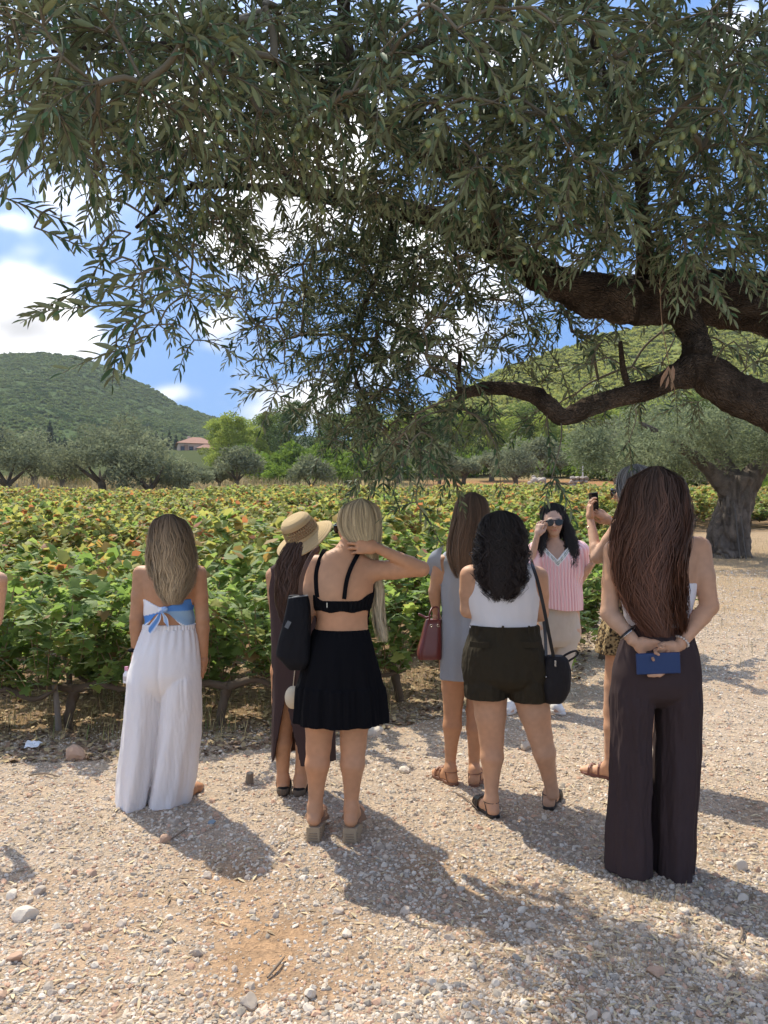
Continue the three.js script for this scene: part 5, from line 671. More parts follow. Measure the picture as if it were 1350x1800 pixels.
// --- woman in white trousers
{
  const f = new Figure('woman seen from behind in wide white trousers and a blue and white tied top', 277, 1413, TAN), P = (...a) => f.P(...a);
  const torso = [[985, 283, 312, 0.055, -0.01], [993, 262, 336, 0.065, 0], [1003, 247, 347, 0.078, 0.005], [1025, 247, 345, 0.095, 0], [1050, 252, 341, 0.108, -0.012], [1078, 256, 338, 0.098, -0.005], [1095, 256, 340, 0.094, 0], [1128, 252, 341, 0.1, 0.004], [1140, 262, 332, 0.07, 0.0]];
  f.add(f.sw(torso)).chain([P(297, 985), P(298, 965, -0.015)], [0.05, 0.045], 0.03);
  f.arm(P(248, 1008), P(240, 1088, 0.01), P(239, 1148, -0.03), [0.044, 0.036, 0.036, 0.024]); f.arm(P(349, 1008), P(356, 1088, 0.01), P(358, 1152, -0.02), [0.044, 0.036, 0.036, 0.024]);
  f.leg(P(268, 1185), P(258, 1290), P(252, 1395), [0.08, 0.055, 0.05, 0.034]); f.leg(P(322, 1185), P(318, 1285), P(318, 1390), [0.08, 0.055, 0.05, 0.034]);
  f.foot([P(250, 1410)[0], 0.08, 0], [-0.1, -1]); f.foot([P(320, 1405)[0], 0.08, -0.03], [0.25, -1]);
  f.head(P(298, 942, -0.01), 0.098, 0.25, 0, 0, 0.007); f.sunglasses();
  f.hand(P(358, 1152, -0.02), [-0.02, -1, -0.12], [-1, 0, 0.1], 1, [0.5, 0.5, 0.55, 0.6, 0.6]); f.hand(P(239, 1148, -0.03), [-0.12, -1, -0.1], [1, 0, 0], -1, [0.7, 0.8, 0.9, 0.95, 1]);
  f.finish();
  const lin = M(0.85, 0.815, 0.80, 0.95, { specularIntensity: 0.2, transmission: 0.12, thickness: 0 });
  const hipFold = (th, y, t) => 0.0035 * Math.sin(22 * th) * sstep(0.45, 1, t) + 0.004 * fbm(Math.sin(th) * 4, y * 9, Math.cos(th) * 4, 3) - 0.011 * Math.exp(-Math.pow((th + 0.02) / 0.06, 2)) * sstep(0.85, 0.55, t);
  const legFold = (ph) => (th, y, t) => (0.011 * Math.sin(3 * th + ph + 1.5 * y) + 0.006 * Math.sin(7 * th + 2 * ph - 3 * y)) * sstep(1.0, 0.2, t) + 0.011 * fbm(Math.sin(th) * 2.5 + ph, y * 5 + Math.sin(th) * 2, Math.cos(th) * 2.5, 3) + 0.0025 * fbm(Math.sin(th) * 6 + ph, y * 16 + 5 * Math.sin(th), 2, 2);
  f.wear('trousers', [[f.sw([[1104, 252, 345, 0.108, 0], [1120, 246, 348, 0.118, 0.006], [1150, 235, 351, 0.134, 0.014], [1180, 230, 353, 0.142, 0.018], [1200, 231, 352, 0.13, 0.014], [1225, 250, 333, 0.07, 0.0]], { fold: hipFold }), 0], [f.sw([[1160, 240, 278, 0.07, 0.012], [1200, 225, 290, 0.135, 0.012], [1260, 220, 285, 0.14, 0.014], [1340, 212, 277, 0.148, 0.018], [1421, 206, 263, 0.15, 0.02]], { fold: legFold(0.4) }), 0.025], [f.sw([[1160, 304, 342, 0.07, 0.012], [1200, 289, 353, 0.135, 0.012], [1260, 282, 352, 0.14, 0.002], [1340, 271, 345, 0.148, -0.012], [1414, 258, 333, 0.15, -0.022]], { fold: legFold(2.3) }), 0.006]], lin, 0.0085);
  const band = f.sw([[1097, 253, 344, 0.1, 0], [1109, 251, 345, 0.106, 0]], { grow: 0.003, fold: (th, y) => 0.0022 * Math.sin(46 * th) }); f.wear('waistband', band, lin, 0.006);
  const yk = P(295, 1066)[1], kx = P(295, 1066)[0], yT = P(250, 1052)[1], yB = P(255, 1099)[1];
  const top = f.sw(torso, { grow: 0.006, fold: (th, y) => 0.004 * Math.sin(70 * y + 4 * Math.abs(th)) * 0.6 }), topC = clip(top, (x, y, z) => { const a = Math.abs(x - kx), back = z > -0.02; const hi = back ? lerp(yk + 0.004, yT, sstep(0, 0.12, a)) : yT + 0.02, lo = back ? lerp(yk - 0.028, yB, sstep(0.015, 0.115, a)) : yB; return Math.max(y - hi, lo - y); }, [-1, yB - 0.02, -1], [1, yT + 0.05, 1]);
  const topPaint = (x, y) => { const r = x - kx, v = y - yk; if (r < 0 && v > -0.018 - 0.25 * Math.abs(r)) return [0.78, 0.78, 0.8]; const e = Math.abs(Math.abs(r) * 0.62 + v + 0.032); if (e < 0.007) return [0.8, 0.8, 0.8]; return r > 0 && v < -0.02 ? [0.3, 0.45, 0.6] : [0.1, 0.26, 0.62]; };
  const tp = f.wear('bandeau_top', topC, clothVC, 0.006, topPaint);
  const zb = 0.118; part('knot', tint(nets(union([[ell([kx, yk - 0.01, zb], [0.02, 0.018, 0.016])], [ell([kx + 0.018, yk - 0.004, zb], [0.016, 0.015, 0.013]), 0.006]]), 0.004), (x) => x > kx + 0.004 ? [0.35, 0.5, 0.75] : [0.75, 0.76, 0.8]), clothVC, tp);
  const tail = (x1, y1, w, c) => { const n = 12, pos = [], idx = []; for (let i = 0; i <= n; i++) { const t = i / n, cx = lerp(kx, P(x1, y1)[0], t) + 0.006 * Math.sin(t * 5), cy = lerp(yk - 0.01, P(x1, y1)[1], t), hw = w * (0.35 + 0.65 * sstep(0, 0.5, t)) * (t > 0.85 ? (1 - t) / 0.15 * 0.7 + 0.3 : 1); for (const [u, v] of [[-1, 0], [-0.4, 0.006], [0.3, -0.004], [1, 0.004]]) pos.push(cx + u * hw, cy - 0.012 * u * t, zb + 0.012 + v + 0.004 * Math.sin(8 * t)); } for (let i = 0; i < n; i++) for (let k = 0; k < 3; k++) { const a = i * 4 + k; idx.push(a, a + 1, a + 4, a + 1, a + 5, a + 4); } const g = new THREE.BufferGeometry(); g.setAttribute('position', new THREE.Float32BufferAttribute(pos, 3)); g.setIndex(idx); g.computeVertexNormals(); tint(g, (x, y, z, i) => (i % 4 === 0 || i % 4 === 3) && i > 8 ? [0.78, 0.78, 0.78] : c); part('tie_end', g, clothVC, tp); };
  tail(277, 1106, 0.016, [0.13, 0.3, 0.66]); tail(308, 1096, 0.014, [0.4, 0.55, 0.78]);
  f.hair([[906, 288, 306, 0.03, 0.0], [910, 280, 315, 0.06, 0.0], [918, 273, 324, 0.082, 0.004], [935, 267, 333, 0.102, 0.01], [960, 265, 338, 0.108, 0.018], [985, 262, 342, 0.095, 0.03], [1008, 266, 341, 0.075, 0.05], [1030, 274, 335, 0.055, 0.07], [1050, 282, 324, 0.035, 0.088], [1060, 286, 318, 0.022, 0.092]], { n: 1100, from: [0.1, 0.066, 0.04], to: [0.42, 0.31, 0.18], wave: 0.013, freq: 38, seed: 5, stray: 0.02, ends: 0.35 });
  // black hair tie on the wrist and the little bottle she carries
  const w = P(238, 1143, -0.028); part('hair_tie', (() => { const g = new THREE.TorusGeometry(0.03, 0.011, 8, 22); g.rotateX(1.45); g.translate(...w); return g; })(), cloth(0.01, 0.01, 0.012), f.g);
  const b = P(222, 1186, -0.02), bt = thing('small_bottle', 'little clear bottle with a white label held beside the white trousers', 'bottle', [f.base.x + b[0], f.base.y + b[1] - 0.045, f.base.z + b[2]]);
  part('bottle', new THREE.LatheGeometry([[0, 0], [0.015, 0], [0.017, 0.004], [0.017, 0.05], [0.009, 0.06], [0.009, 0.068], [0, 0.068]].map((p) => new THREE.Vector2(...p)), 18), M(0.75, 0.75, 0.78, 0.2), bt); part('cap', new THREE.CylinderGeometry(0.0105, 0.0105, 0.02, 14).translate(0, 0.079, 0), M(0.55, 0.25, 0.35, 0.4), bt); part('label', new THREE.CylinderGeometry(0.0175, 0.0175, 0.024, 18, 1, true).translate(0, 0.026, 0), M(0.5, 0.45, 0.45, 0.6), bt);
}
// --- woman in the straw hat
{
  const f = new Figure('woman in a woven straw hat and long dark brown dress behind the black tote', 517, 1398, WARM), P = (...a) => f.P(...a);
  const torso = [[985, 505, 545, 0.06, 0], [996, 484, 566, 0.075, 0], [1010, 476, 576, 0.09, 0], [1050, 480, 573, 0.105, -0.01], [1090, 488, 566, 0.1, 0], [1140, 480, 574, 0.12, 0.01], [1180, 480, 574, 0.12, 0.01]];
  f.add(f.sw(torso)).chain([P(528, 985), P(532, 965)], [0.05, 0.046], 0.03);
  f.arm(P(482, 1012), P(487, 1085, -0.02), P(505, 1140, -0.12)); f.arm(P(570, 1012), P(578, 1090, 0), P(575, 1150, -0.1));
  f.leg(P(502, 1180), P(498, 1275), P(497, 1378), [0.085, 0.055, 0.051, 0.032]); f.leg(P(548, 1180), P(540, 1278), P(526, 1385, 0.01), [0.085, 0.055, 0.051, 0.032]);
  const a1 = [P(498, 1390)[0], 0.075, 0.0], a2 = [P(528, 1396)[0], 0.075, 0.02]; f.foot(a1, [-0.1, -1]); f.foot(a2, [0.05, -1]);
  f.head(P(536, 948, -0.01), 0.098, -0.25, 0, -0.1, 0.007); f.hand(P(505, 1140, -0.12), [0.1, -1, -0.2], [1, 0, 0], -1); f.finish();
  const y1 = P(506, 1222)[1], sx = P(506, 1222)[0], yh = P(500, 1336)[1];
  const robe = f.sw([[975, 512, 548, 0.07, 0.0], [987, 490, 562, 0.085, 0], [1000, 474, 577, 0.1, 0], [1030, 472, 580, 0.115, 0], [1085, 476, 578, 0.125, 0], [1150, 477, 582, 0.15, 0.005], [1230, 478, 588, 0.155, 0], [1332, 476, 591, 0.16, 0]], { fold: (th, y, t) => (0.006 * Math.sin(6 * th + 1) + 0.004 * Math.sin(11 * th - 3 * y)) * sstep(0.7, 0.1, t) + 0.004 * fbm(Math.sin(th) * 4, y * 7, Math.cos(th) * 4, 2) });
  const inner = sweep(f.secs([[1150, 484, 575, 0.14, 0.005], [1230, 485, 581, 0.145, 0], [1345, 483, 584, 0.15, 0]]));
  const open = { ...robe, f: (x, y, z) => { const w = 0.002 + (y1 - y) * 0.22, slit = Math.max(Math.abs(x - sx - 0.004 - (y1 - y) * 0.02) - Math.max(0, w), y - y1, -z); return Math.max(robe.f(x, y, z), -slit, y < y1 + 0.03 ? -inner.f(x, y, z) : -1); } };
  f.wear('long_dress', open, cloth(0.058, 0.037, 0.035), 0.0088);
  for (const [a, d] of [[a1, [-0.1, -1]], [a2, [0.05, -1]]]) { const dd = unit3([d[0], 0, d[1]]), q = (u, y, s = 0) => [a[0] + dd[0] * u, y, a[2] + dd[2] * u], sh = f.wear('flat_shoe', [[cap(q(-0.03, 0.026), q(0.1, 0.024), 0.036, 0.041)], [cap(q(0.1, 0.024), q(0.16, 0.018), 0.041, 0.026), 0.02]].map(([p, k]) => [clip(p, (x, y, z) => Math.max(y - 0.052 + 0.2 * Math.max(0, ((x - a[0]) * dd[0] + (z - a[2]) * dd[2]) - 0.02) * 0, -y + 0.002)), k]), cloth(0.02, 0.018, 0.017), 0.005); part('heel_cup', nets(clip(cap(q(-0.03, 0.028), q(-0.02, 0.03), 0.037, 0.036), (x, y, z) => Math.max(y - 0.042, -y + 0.002, ((x - a[0]) * dd[0] + (z - a[2]) * dd[2]) + 0.02)), 0.004), cloth(0.13, 0.1, 0.075), sh); }
  f.hair([[948, 518, 554, 0.06, 0.0], [956, 507, 556, 0.09, 0.01], [972, 497, 552, 0.09, 0.04], [1000, 487, 545, 0.075, 0.075], [1040, 487, 540, 0.055, 0.1], [1070, 490, 530, 0.035, 0.115], [1092, 498, 518, 0.015, 0.12]], { n: 700, from: [0.045, 0.026, 0.02], to: [0.085, 0.045, 0.03], wave: 0.011, freq: 48, seed: 8, stray: 0.018, ends: 0.35 });
  // the hat: brim and crown of straw with an open lattice between
  const hc = P(532, 940, 0.0), hat = new THREE.Group(); hat.name = 'straw_hat'; hat.userData.label = 'natural straw hat with an open woven band'; f.g.add(hat); hat.position.set(...hc); hat.rotation.set(0.42, 0, 0.5, 'ZXY');
  const straw = M(0.46, 0.34, 0.185, 0.9, { specularIntensity: 0.2 }), straw2 = M(0.38, 0.27, 0.14, 0.9), rr = f.s;
  const rim = 55 * rr, rc = 31 * rr; const lathe = (pts) => new THREE.LatheGeometry(pts.map((p) => new THREE.Vector2(...p)), 56);
  const ridge = (g, a) => { const p = g.attributes.position; for (let i = 0; i < p.count; i++) { const x = p.getX(i), y = p.getY(i), z = p.getZ(i), r = Math.hypot(x, z), th = Math.atan2(z, x), n = a * Math.sin(r * 900 + y * 900) + 0.004 * Math.sin(2 * th + 1) * sstep(rc, rim, r) * 2; p.setY(i, y + n); } g.computeVertexNormals(); return g; };
  const br = []; for (let i = 0; i <= 26; i++) { const t = i / 26; br.push([lerp(rc * 1.04, rim, t), -0.012 * t - 0.016 * t * t]); } for (let i = 26; i >= 0; i--) { const t = i / 26; br.push([lerp(rc * 1.03, rim, t), -0.012 * t - 0.016 * t * t - 0.004]); }
  part('brim', ridge(lathe(br), 0.0009), straw, hat);
  const cr = []; for (let i = 0; i <= 20; i++) { const t = i / 20 * Math.PI / 2; cr.push([rc * 0.9 * Math.pow(Math.sin(Math.PI / 2 - t), 0.5), 0.085 + 0.034 * Math.sin(t)]); } cr.unshift([rc * 0.91, 0.074]);
  part('crown', ridge(lathe(cr), 0.0008), straw, hat); part('crown_base', ridge(lathe([[rc * 1.05, -0.002], [rc * 1.03, 0.008], [rc * 1.0, 0.016], [rc * 0.98, 0.016], [rc * 1.0, -0.004]]), 0.0004), straw, hat);
  const lat = []; for (let i = 0; i < 40; i++) for (const s of [-1, 1]) { const pts = []; for (let k = 0; k <= 8; k++) { const t = k / 8, a = i / 40 * 6.283 + s * 0.16 * t, r = lerp(rc, rc * 0.91, t) + s * 0.0012; pts.push([V(r * Math.cos(a), lerp(0.012, 0.07, t), r * Math.sin(a)), 0.0021]); } lat.push(tube(pts, 4)); } for (const y of [0.026, 0.041, 0.056]) { const pts = []; for (let k = 0; k <= 48; k++) { const a = k / 48 * 6.283, r = lerp(rc, rc * 0.91, (y - 0.012) / 0.058); pts.push([V(r * Math.cos(a), y, r * Math.sin(a)), 0.0026]); } lat.push(tube(pts, 4)); }
  part('woven_band', join(lat), straw2, hat);
  // small woven purse on a cord
  const pb = P(515, 1246, 0.16), bag = thing('woven_purse', 'small round woven cream purse hanging on a cord by the black skirt', 'purse', [f.base.x + pb[0], f.base.y + pb[1], f.base.z + pb[2]]);
  const pg = new THREE.SphereGeometry(1, 26, 22), pp = pg.attributes.position; for (let i = 0; i < pp.count; i++) { const y = pp.getY(i), n = 1 + 0.05 * Math.sin(y * 26) * Math.sin(Math.atan2(pp.getZ(i), pp.getX(i)) * 12); pp.setXYZ(i, pp.getX(i) * 0.045 * n, y * 0.062 + 0.062, pp.getZ(i) * 0.05 * n); } pg.computeVertexNormals(); part('body', pg, M(0.62, 0.53, 0.38, 0.9), bag); part('cord', tubeOf([[0.0, 0.12, 0], [0.008, 0.2, 0], [0.012, 0.27, -0.03]], 0.0025, 5), M(0.6, 0.5, 0.36, 0.9), bag);
}
// --- woman in black with the raised arm
{
  const f = new Figure('woman in a black open backed dress holding her blonde hair, tote on her shoulder', 592, 1478, WARM), P = (...a) => f.P(...a), lift = 0.055;
  const torso = [[962, 592, 626, 0.055, -0.01], [972, 570, 640, 0.066, 0], [985, 556, 650, 0.078, 0.004], [1005, 548, 655, 0.092, 0.004], [1035, 547, 656, 0.105, 0], [1060, 551, 652, 0.108, -0.008], [1085, 557, 646, 0.1, -0.004], [1105, 554, 647, 0.1, 0], [1140, 543, 654, 0.122, 0.012], [1180, 538, 658, 0.128, 0.014], [1210, 542, 655, 0.11, 0.01]];
  f.add(f.sw(torso)).chain([P(608, 975), P(618, 945, -0.015)], [0.055, 0.046], 0.03);
  f.arm(P(645, 1003, 0.0), P(741, 1000, 0.03), P(664, 964, 0.075), [0.05, 0.037, 0.035, 0.024]); f.arm(P(556, 992, 0), P(540, 1075, 0.0), P(523, 1128, -0.1), [0.046, 0.037, 0.036, 0.024]);
  f.leg(P(565, 1210), P(560, 1310), P(554, 1425), [0.088, 0.06, 0.058, 0.033]); f.leg(P(624, 1210), P(621, 1308), P(617, 1428, 0.0), [0.088, 0.062, 0.058, 0.033]);
  const a1 = [P(553, 1470)[0], 0.13, 0.0], a2 = [P(618, 1474)[0], 0.13, 0.01]; f.foot(a1, [0.05, -1], lift + 0.012); f.foot(a2, [0.12, -1], lift + 0.012);
  f.head(P(628, 924, -0.02), 0.1, 0.62, 0, 0.06); f.sunglasses();
  f.hand(P(664, 964, 0.075), [-1, 0.12, 0.05], [0.05, -0.2, -1], -1, [0.3, 0.45, 0.5, 0.5, 0.55], { fan: 0.1 }); f.hand(P(523, 1128, -0.1), [0, -1, -0.1], [1, 0, 0], -1, [0.6, 0.7, 0.7, 0.8, 0.8]);
  f.finish();
  const black = cloth(0.007, 0.007, 0.0085, { specularIntensity: 0.1 }), yT = P(600, 1051)[1], yB = P(600, 1073)[1], yS = P(600, 1106)[1];
  const bra = f.wear('dress_band', clip(f.sw(torso, { grow: 0.007, fold: (th, y) => 0.002 * Math.sin(40 * th) }), (x, y, z) => { const side = sstep(0.08, 0.15, Math.abs(x - 0.02)); const hi = z > 0 ? yT - 0.008 + 0.035 * side : yT + 0.07, lo = z > 0.02 ? yB + 0.004 * Math.sin(60 * x) : z > -0.04 ? lerp(yS, yB, sstep(-0.04, 0.02, z)) : yS - 0.01; return Math.max(y - hi, lo - y); }, [-1, yS - 0.03, -1], [1, yT + 0.1, 1]), black, 0.006);
  part('clasp', new THREE.BoxGeometry(0.004, 0.022, 0.004).translate(P(578, 1060)[0], P(578, 1060)[1], 0.118), M(0.5, 0.48, 0.42, 0.3, { metalness: 0.9 }), bra);
  const on = (px, py, g = 0.0) => { const p = P(px, py), s = sweep(f.secs(torso)), [cx, rx, cz, rz] = s.row(p[1]); return [p[0], p[1], cz + (rz + g) * Math.sqrt(Math.max(0.02, 1 - ((p[0] - cx) / rx) ** 2)) + 0.004]; };
  f.strap('shoulder_strap', [on(560, 1048, 0.007), on(558, 1030, 0.007), on(558, 1005, 0.007), on(563, 985, 0.008), add3(on(570, 972, 0), [0, 0.014, -0.01]), P(572, 968, -0.06)], 0.02, 0.004, black);
  f.strap('shoulder_strap', [on(607, 1050, 0.006), on(611, 1020, 0.006), on(617, 1000, 0.006), on(624, 985, 0.008), add3(on(632, 975, 0), [0, 0.012, -0.01]), P(634, 972, -0.06)], 0.02, 0.004, black);
  const yTier = P(600, 1200)[1];
  f.wear('skirt', f.sw([[1105, 552, 647, 0.106, 0.002], [1112, 548, 650, 0.114, 0.004], [1140, 539, 658, 0.138, 0.014], [1175, 531, 666, 0.155, 0.018], [1200, 526, 671, 0.16, 0.018], [1206, 523, 674, 0.168, 0.018], [1235, 520, 677, 0.175, 0.016], [1268, 517, 680, 0.18, 0.014]], { fold: (th, y, t) => (0.0075 * Math.sin(9 * th + 0.5 + 2 * y) + 0.006 * Math.sin(17 * th - 4 * y)) * sstep(0.95, 0.25, t) + 0.003 * Math.sin(34 * th) * sstep(0.9, 1, t) + 0.003 * Math.sin(38 * th) * sstep(0.42, 0.38, t) + 0.004 * fbm(Math.sin(th) * 4, y * 9, 3, 2) }), black, 0.0075);
  // wedges
  for (const [a, d] of [[a1, [0.05, -1]], [a2, [0.12, -1]]]) {
    const dd = unit3([d[0], 0, d[1]]), side = cross3(dd, [0, 1, 0]), sh = new THREE.Shape(); sh.moveTo(-0.05, 0); sh.lineTo(0.03, 0); sh.lineTo(0.07, 0.012); sh.lineTo(0.1, 0); sh.lineTo(0.18, 0); sh.lineTo(0.19, 0.022); sh.lineTo(0.1, 0.03); sh.lineTo(0.02, lift + 0.005); sh.lineTo(-0.056, lift + 0.012); sh.closePath();
    const g = new THREE.ExtrudeGeometry(sh, { depth: 0.062, bevelEnabled: true, bevelSize: 0.004, bevelThickness: 0.006, bevelSegments: 3 }); g.translate(0, 0, -0.031); const p = g.attributes.position; for (let i = 0; i < p.count; i++) { const x = p.getX(i); p.setZ(i, p.getZ(i) * (x < -0.03 ? 0.86 : x > 0.15 ? 0.8 : 1.05)); } g.applyMatrix4(new THREE.Matrix4().makeBasis(V(...dd), V(0, 1, 0), V(...side))); g.translate(a[0], 0.004, a[2]); g.computeVertexNormals();
    const w = part('wedge_sandal', g, M(0.32, 0.25, 0.165, 0.85), f.g); for (let k = 0; k < 4; k++) { const y = 0.01 + k * 0.012, t = [...Array(11)].map((_, i) => { const b = -1.35 + i / 10 * 2.7; return [a[0] - dd[0] * (0.036 + 0.025 * Math.cos(b)) + side[0] * 0.0385 * Math.sin(b), y, a[2] - dd[2] * (0.036 + 0.025 * Math.cos(b)) + side[2] * 0.0385 * Math.sin(b)]; }); part('cord_ridge', tubeOf(t, 0.0026, 4), M(0.27, 0.2, 0.13, 0.9), w); }
    f.strap('upper', [add3(add3(a, dd, 0.05), side, -0.045), add3(add3(a, dd, 0.075), [0, 1, 0], 0.02), add3(add3(a, dd, 0.05), side, 0.045)].map((q, i) => [q[0], i === 1 ? 0.125 : 0.07, q[2]]), 0.07, 0.004, M(0.2, 0.11, 0.06, 0.7), [0, 1, 0], w); const hs = [-1, -0.5, 0, 0.5, 1].map((u) => [a[0] - dd[0] * (0.05 - 0.05 * u * u) + side[0] * 0.037 * u, 0.1 + lift * 0.2 - 0.01 * u * u, a[2] - dd[2] * (0.05 - 0.05 * u * u) + side[2] * 0.037 * u]); }
  const bl1 = [0.37, 0.285, 0.165], bl2 = [0.62, 0.52, 0.35];
  f.hair([[881, 618, 652, 0.04, -0.01], [887, 606, 660, 0.07, -0.005], [900, 598, 668, 0.095, 0], [920, 596, 671, 0.108, 0.0], [940, 603, 670, 0.1, 0.0], [952, 612, 668, 0.08, 0.0], [963, 622, 666, 0.055, 0.0], [975, 632, 664, 0.035, -0.01], [990, 642, 664, 0.025, -0.03]], { n: 750, from: bl1, to: [0.5, 0.39, 0.22], wave: 0.004, freq: 20, seed: 11, stray: 0.008, span: 2.2, front: 0.35, ends: 0.1 });
  f.hair([[975, 644, 662, 0.024, -0.02], [1010, 652, 668, 0.025, -0.08], [1035, 655, 672, 0.026, -0.1], [1070, 656, 673, 0.024, -0.1], [1100, 659, 678, 0.018, -0.1], [1126, 666, 682, 0.01, -0.1]], { n: 260, from: [0.5, 0.4, 0.24], to: bl2, wave: 0.006, freq: 25, seed: 12, span: 3.14, stray: 0.014, ends: 0.5, name: 'ponytail' });
  // black tote on her left shoulder
  const tb = P(519, 1176, 0.07), tote = thing('tote_bag', 'soft black tote bag hanging from the shoulder over the black skirt', 'bag', [f.base.x + tb[0], f.base.y + tb[1], f.base.z + tb[2]]), W = f.s;
  const tl = (px, py, dz) => { const q = P(px, py, dz); return sub3(q, tb); };
  const T2 = sweep([[1046, 507, 541, 0.035, 0], [1060, 505, 544, 0.05, 0], [1090, 499, 546, 0.062, 0], [1130, 489, 546, 0.07, 0], [1150, 486, 546, 0.072, 0], [1162, 496, 545, 0.068, 0], [1176, 508, 537, 0.045, 0]].map(([py, a, b, rz]) => { const p = tl(a, py, 0.07), q = tl(b, py, 0.07); return [p[1], (p[0] + q[0]) / 2, (q[0] - p[0]) / 2, 0, rz]; }), { p: 3.2, fold: (th, y) => 0.006 * fbm(Math.sin(th) * 3, y * 9, Math.cos(th) * 3, 3) });
  part('body', nets(T2, 0.0065), M(0.009, 0.009, 0.011, 0.7, { specularIntensity: 0.25 }), tote); const st = (pts, m) => f.strap('strap', pts.map((p) => sub3(P(...p), tb)), 0.02, 0.004, m, [0.3, 0, 1], tote);
  st([[528, 1050, 0.09], [530, 1020, 0.1], [540, 990, 0.1], [553, 969, 0.06], [560, 964, 0.0], [558, 970, -0.06], [545, 1000, -0.08], [530, 1046, 0.03]], M(0.09, 0.045, 0.03, 0.5)); part('pale_patch', new THREE.PlaneGeometry(0.035, 0.02).rotateZ(1.1).translate(...sub3(P(506, 1098, 0.07 + 0.075), tb)), M(0.1, 0.11, 0.12, 0.6), tote); part('rim', tubeOf([tl(508, 1052, 0.1), tl(524, 1049, 0.11), tl(541, 1047, 0.1)], 0.004, 5), M(0.1, 0.11, 0.12, 0.6), tote);
}
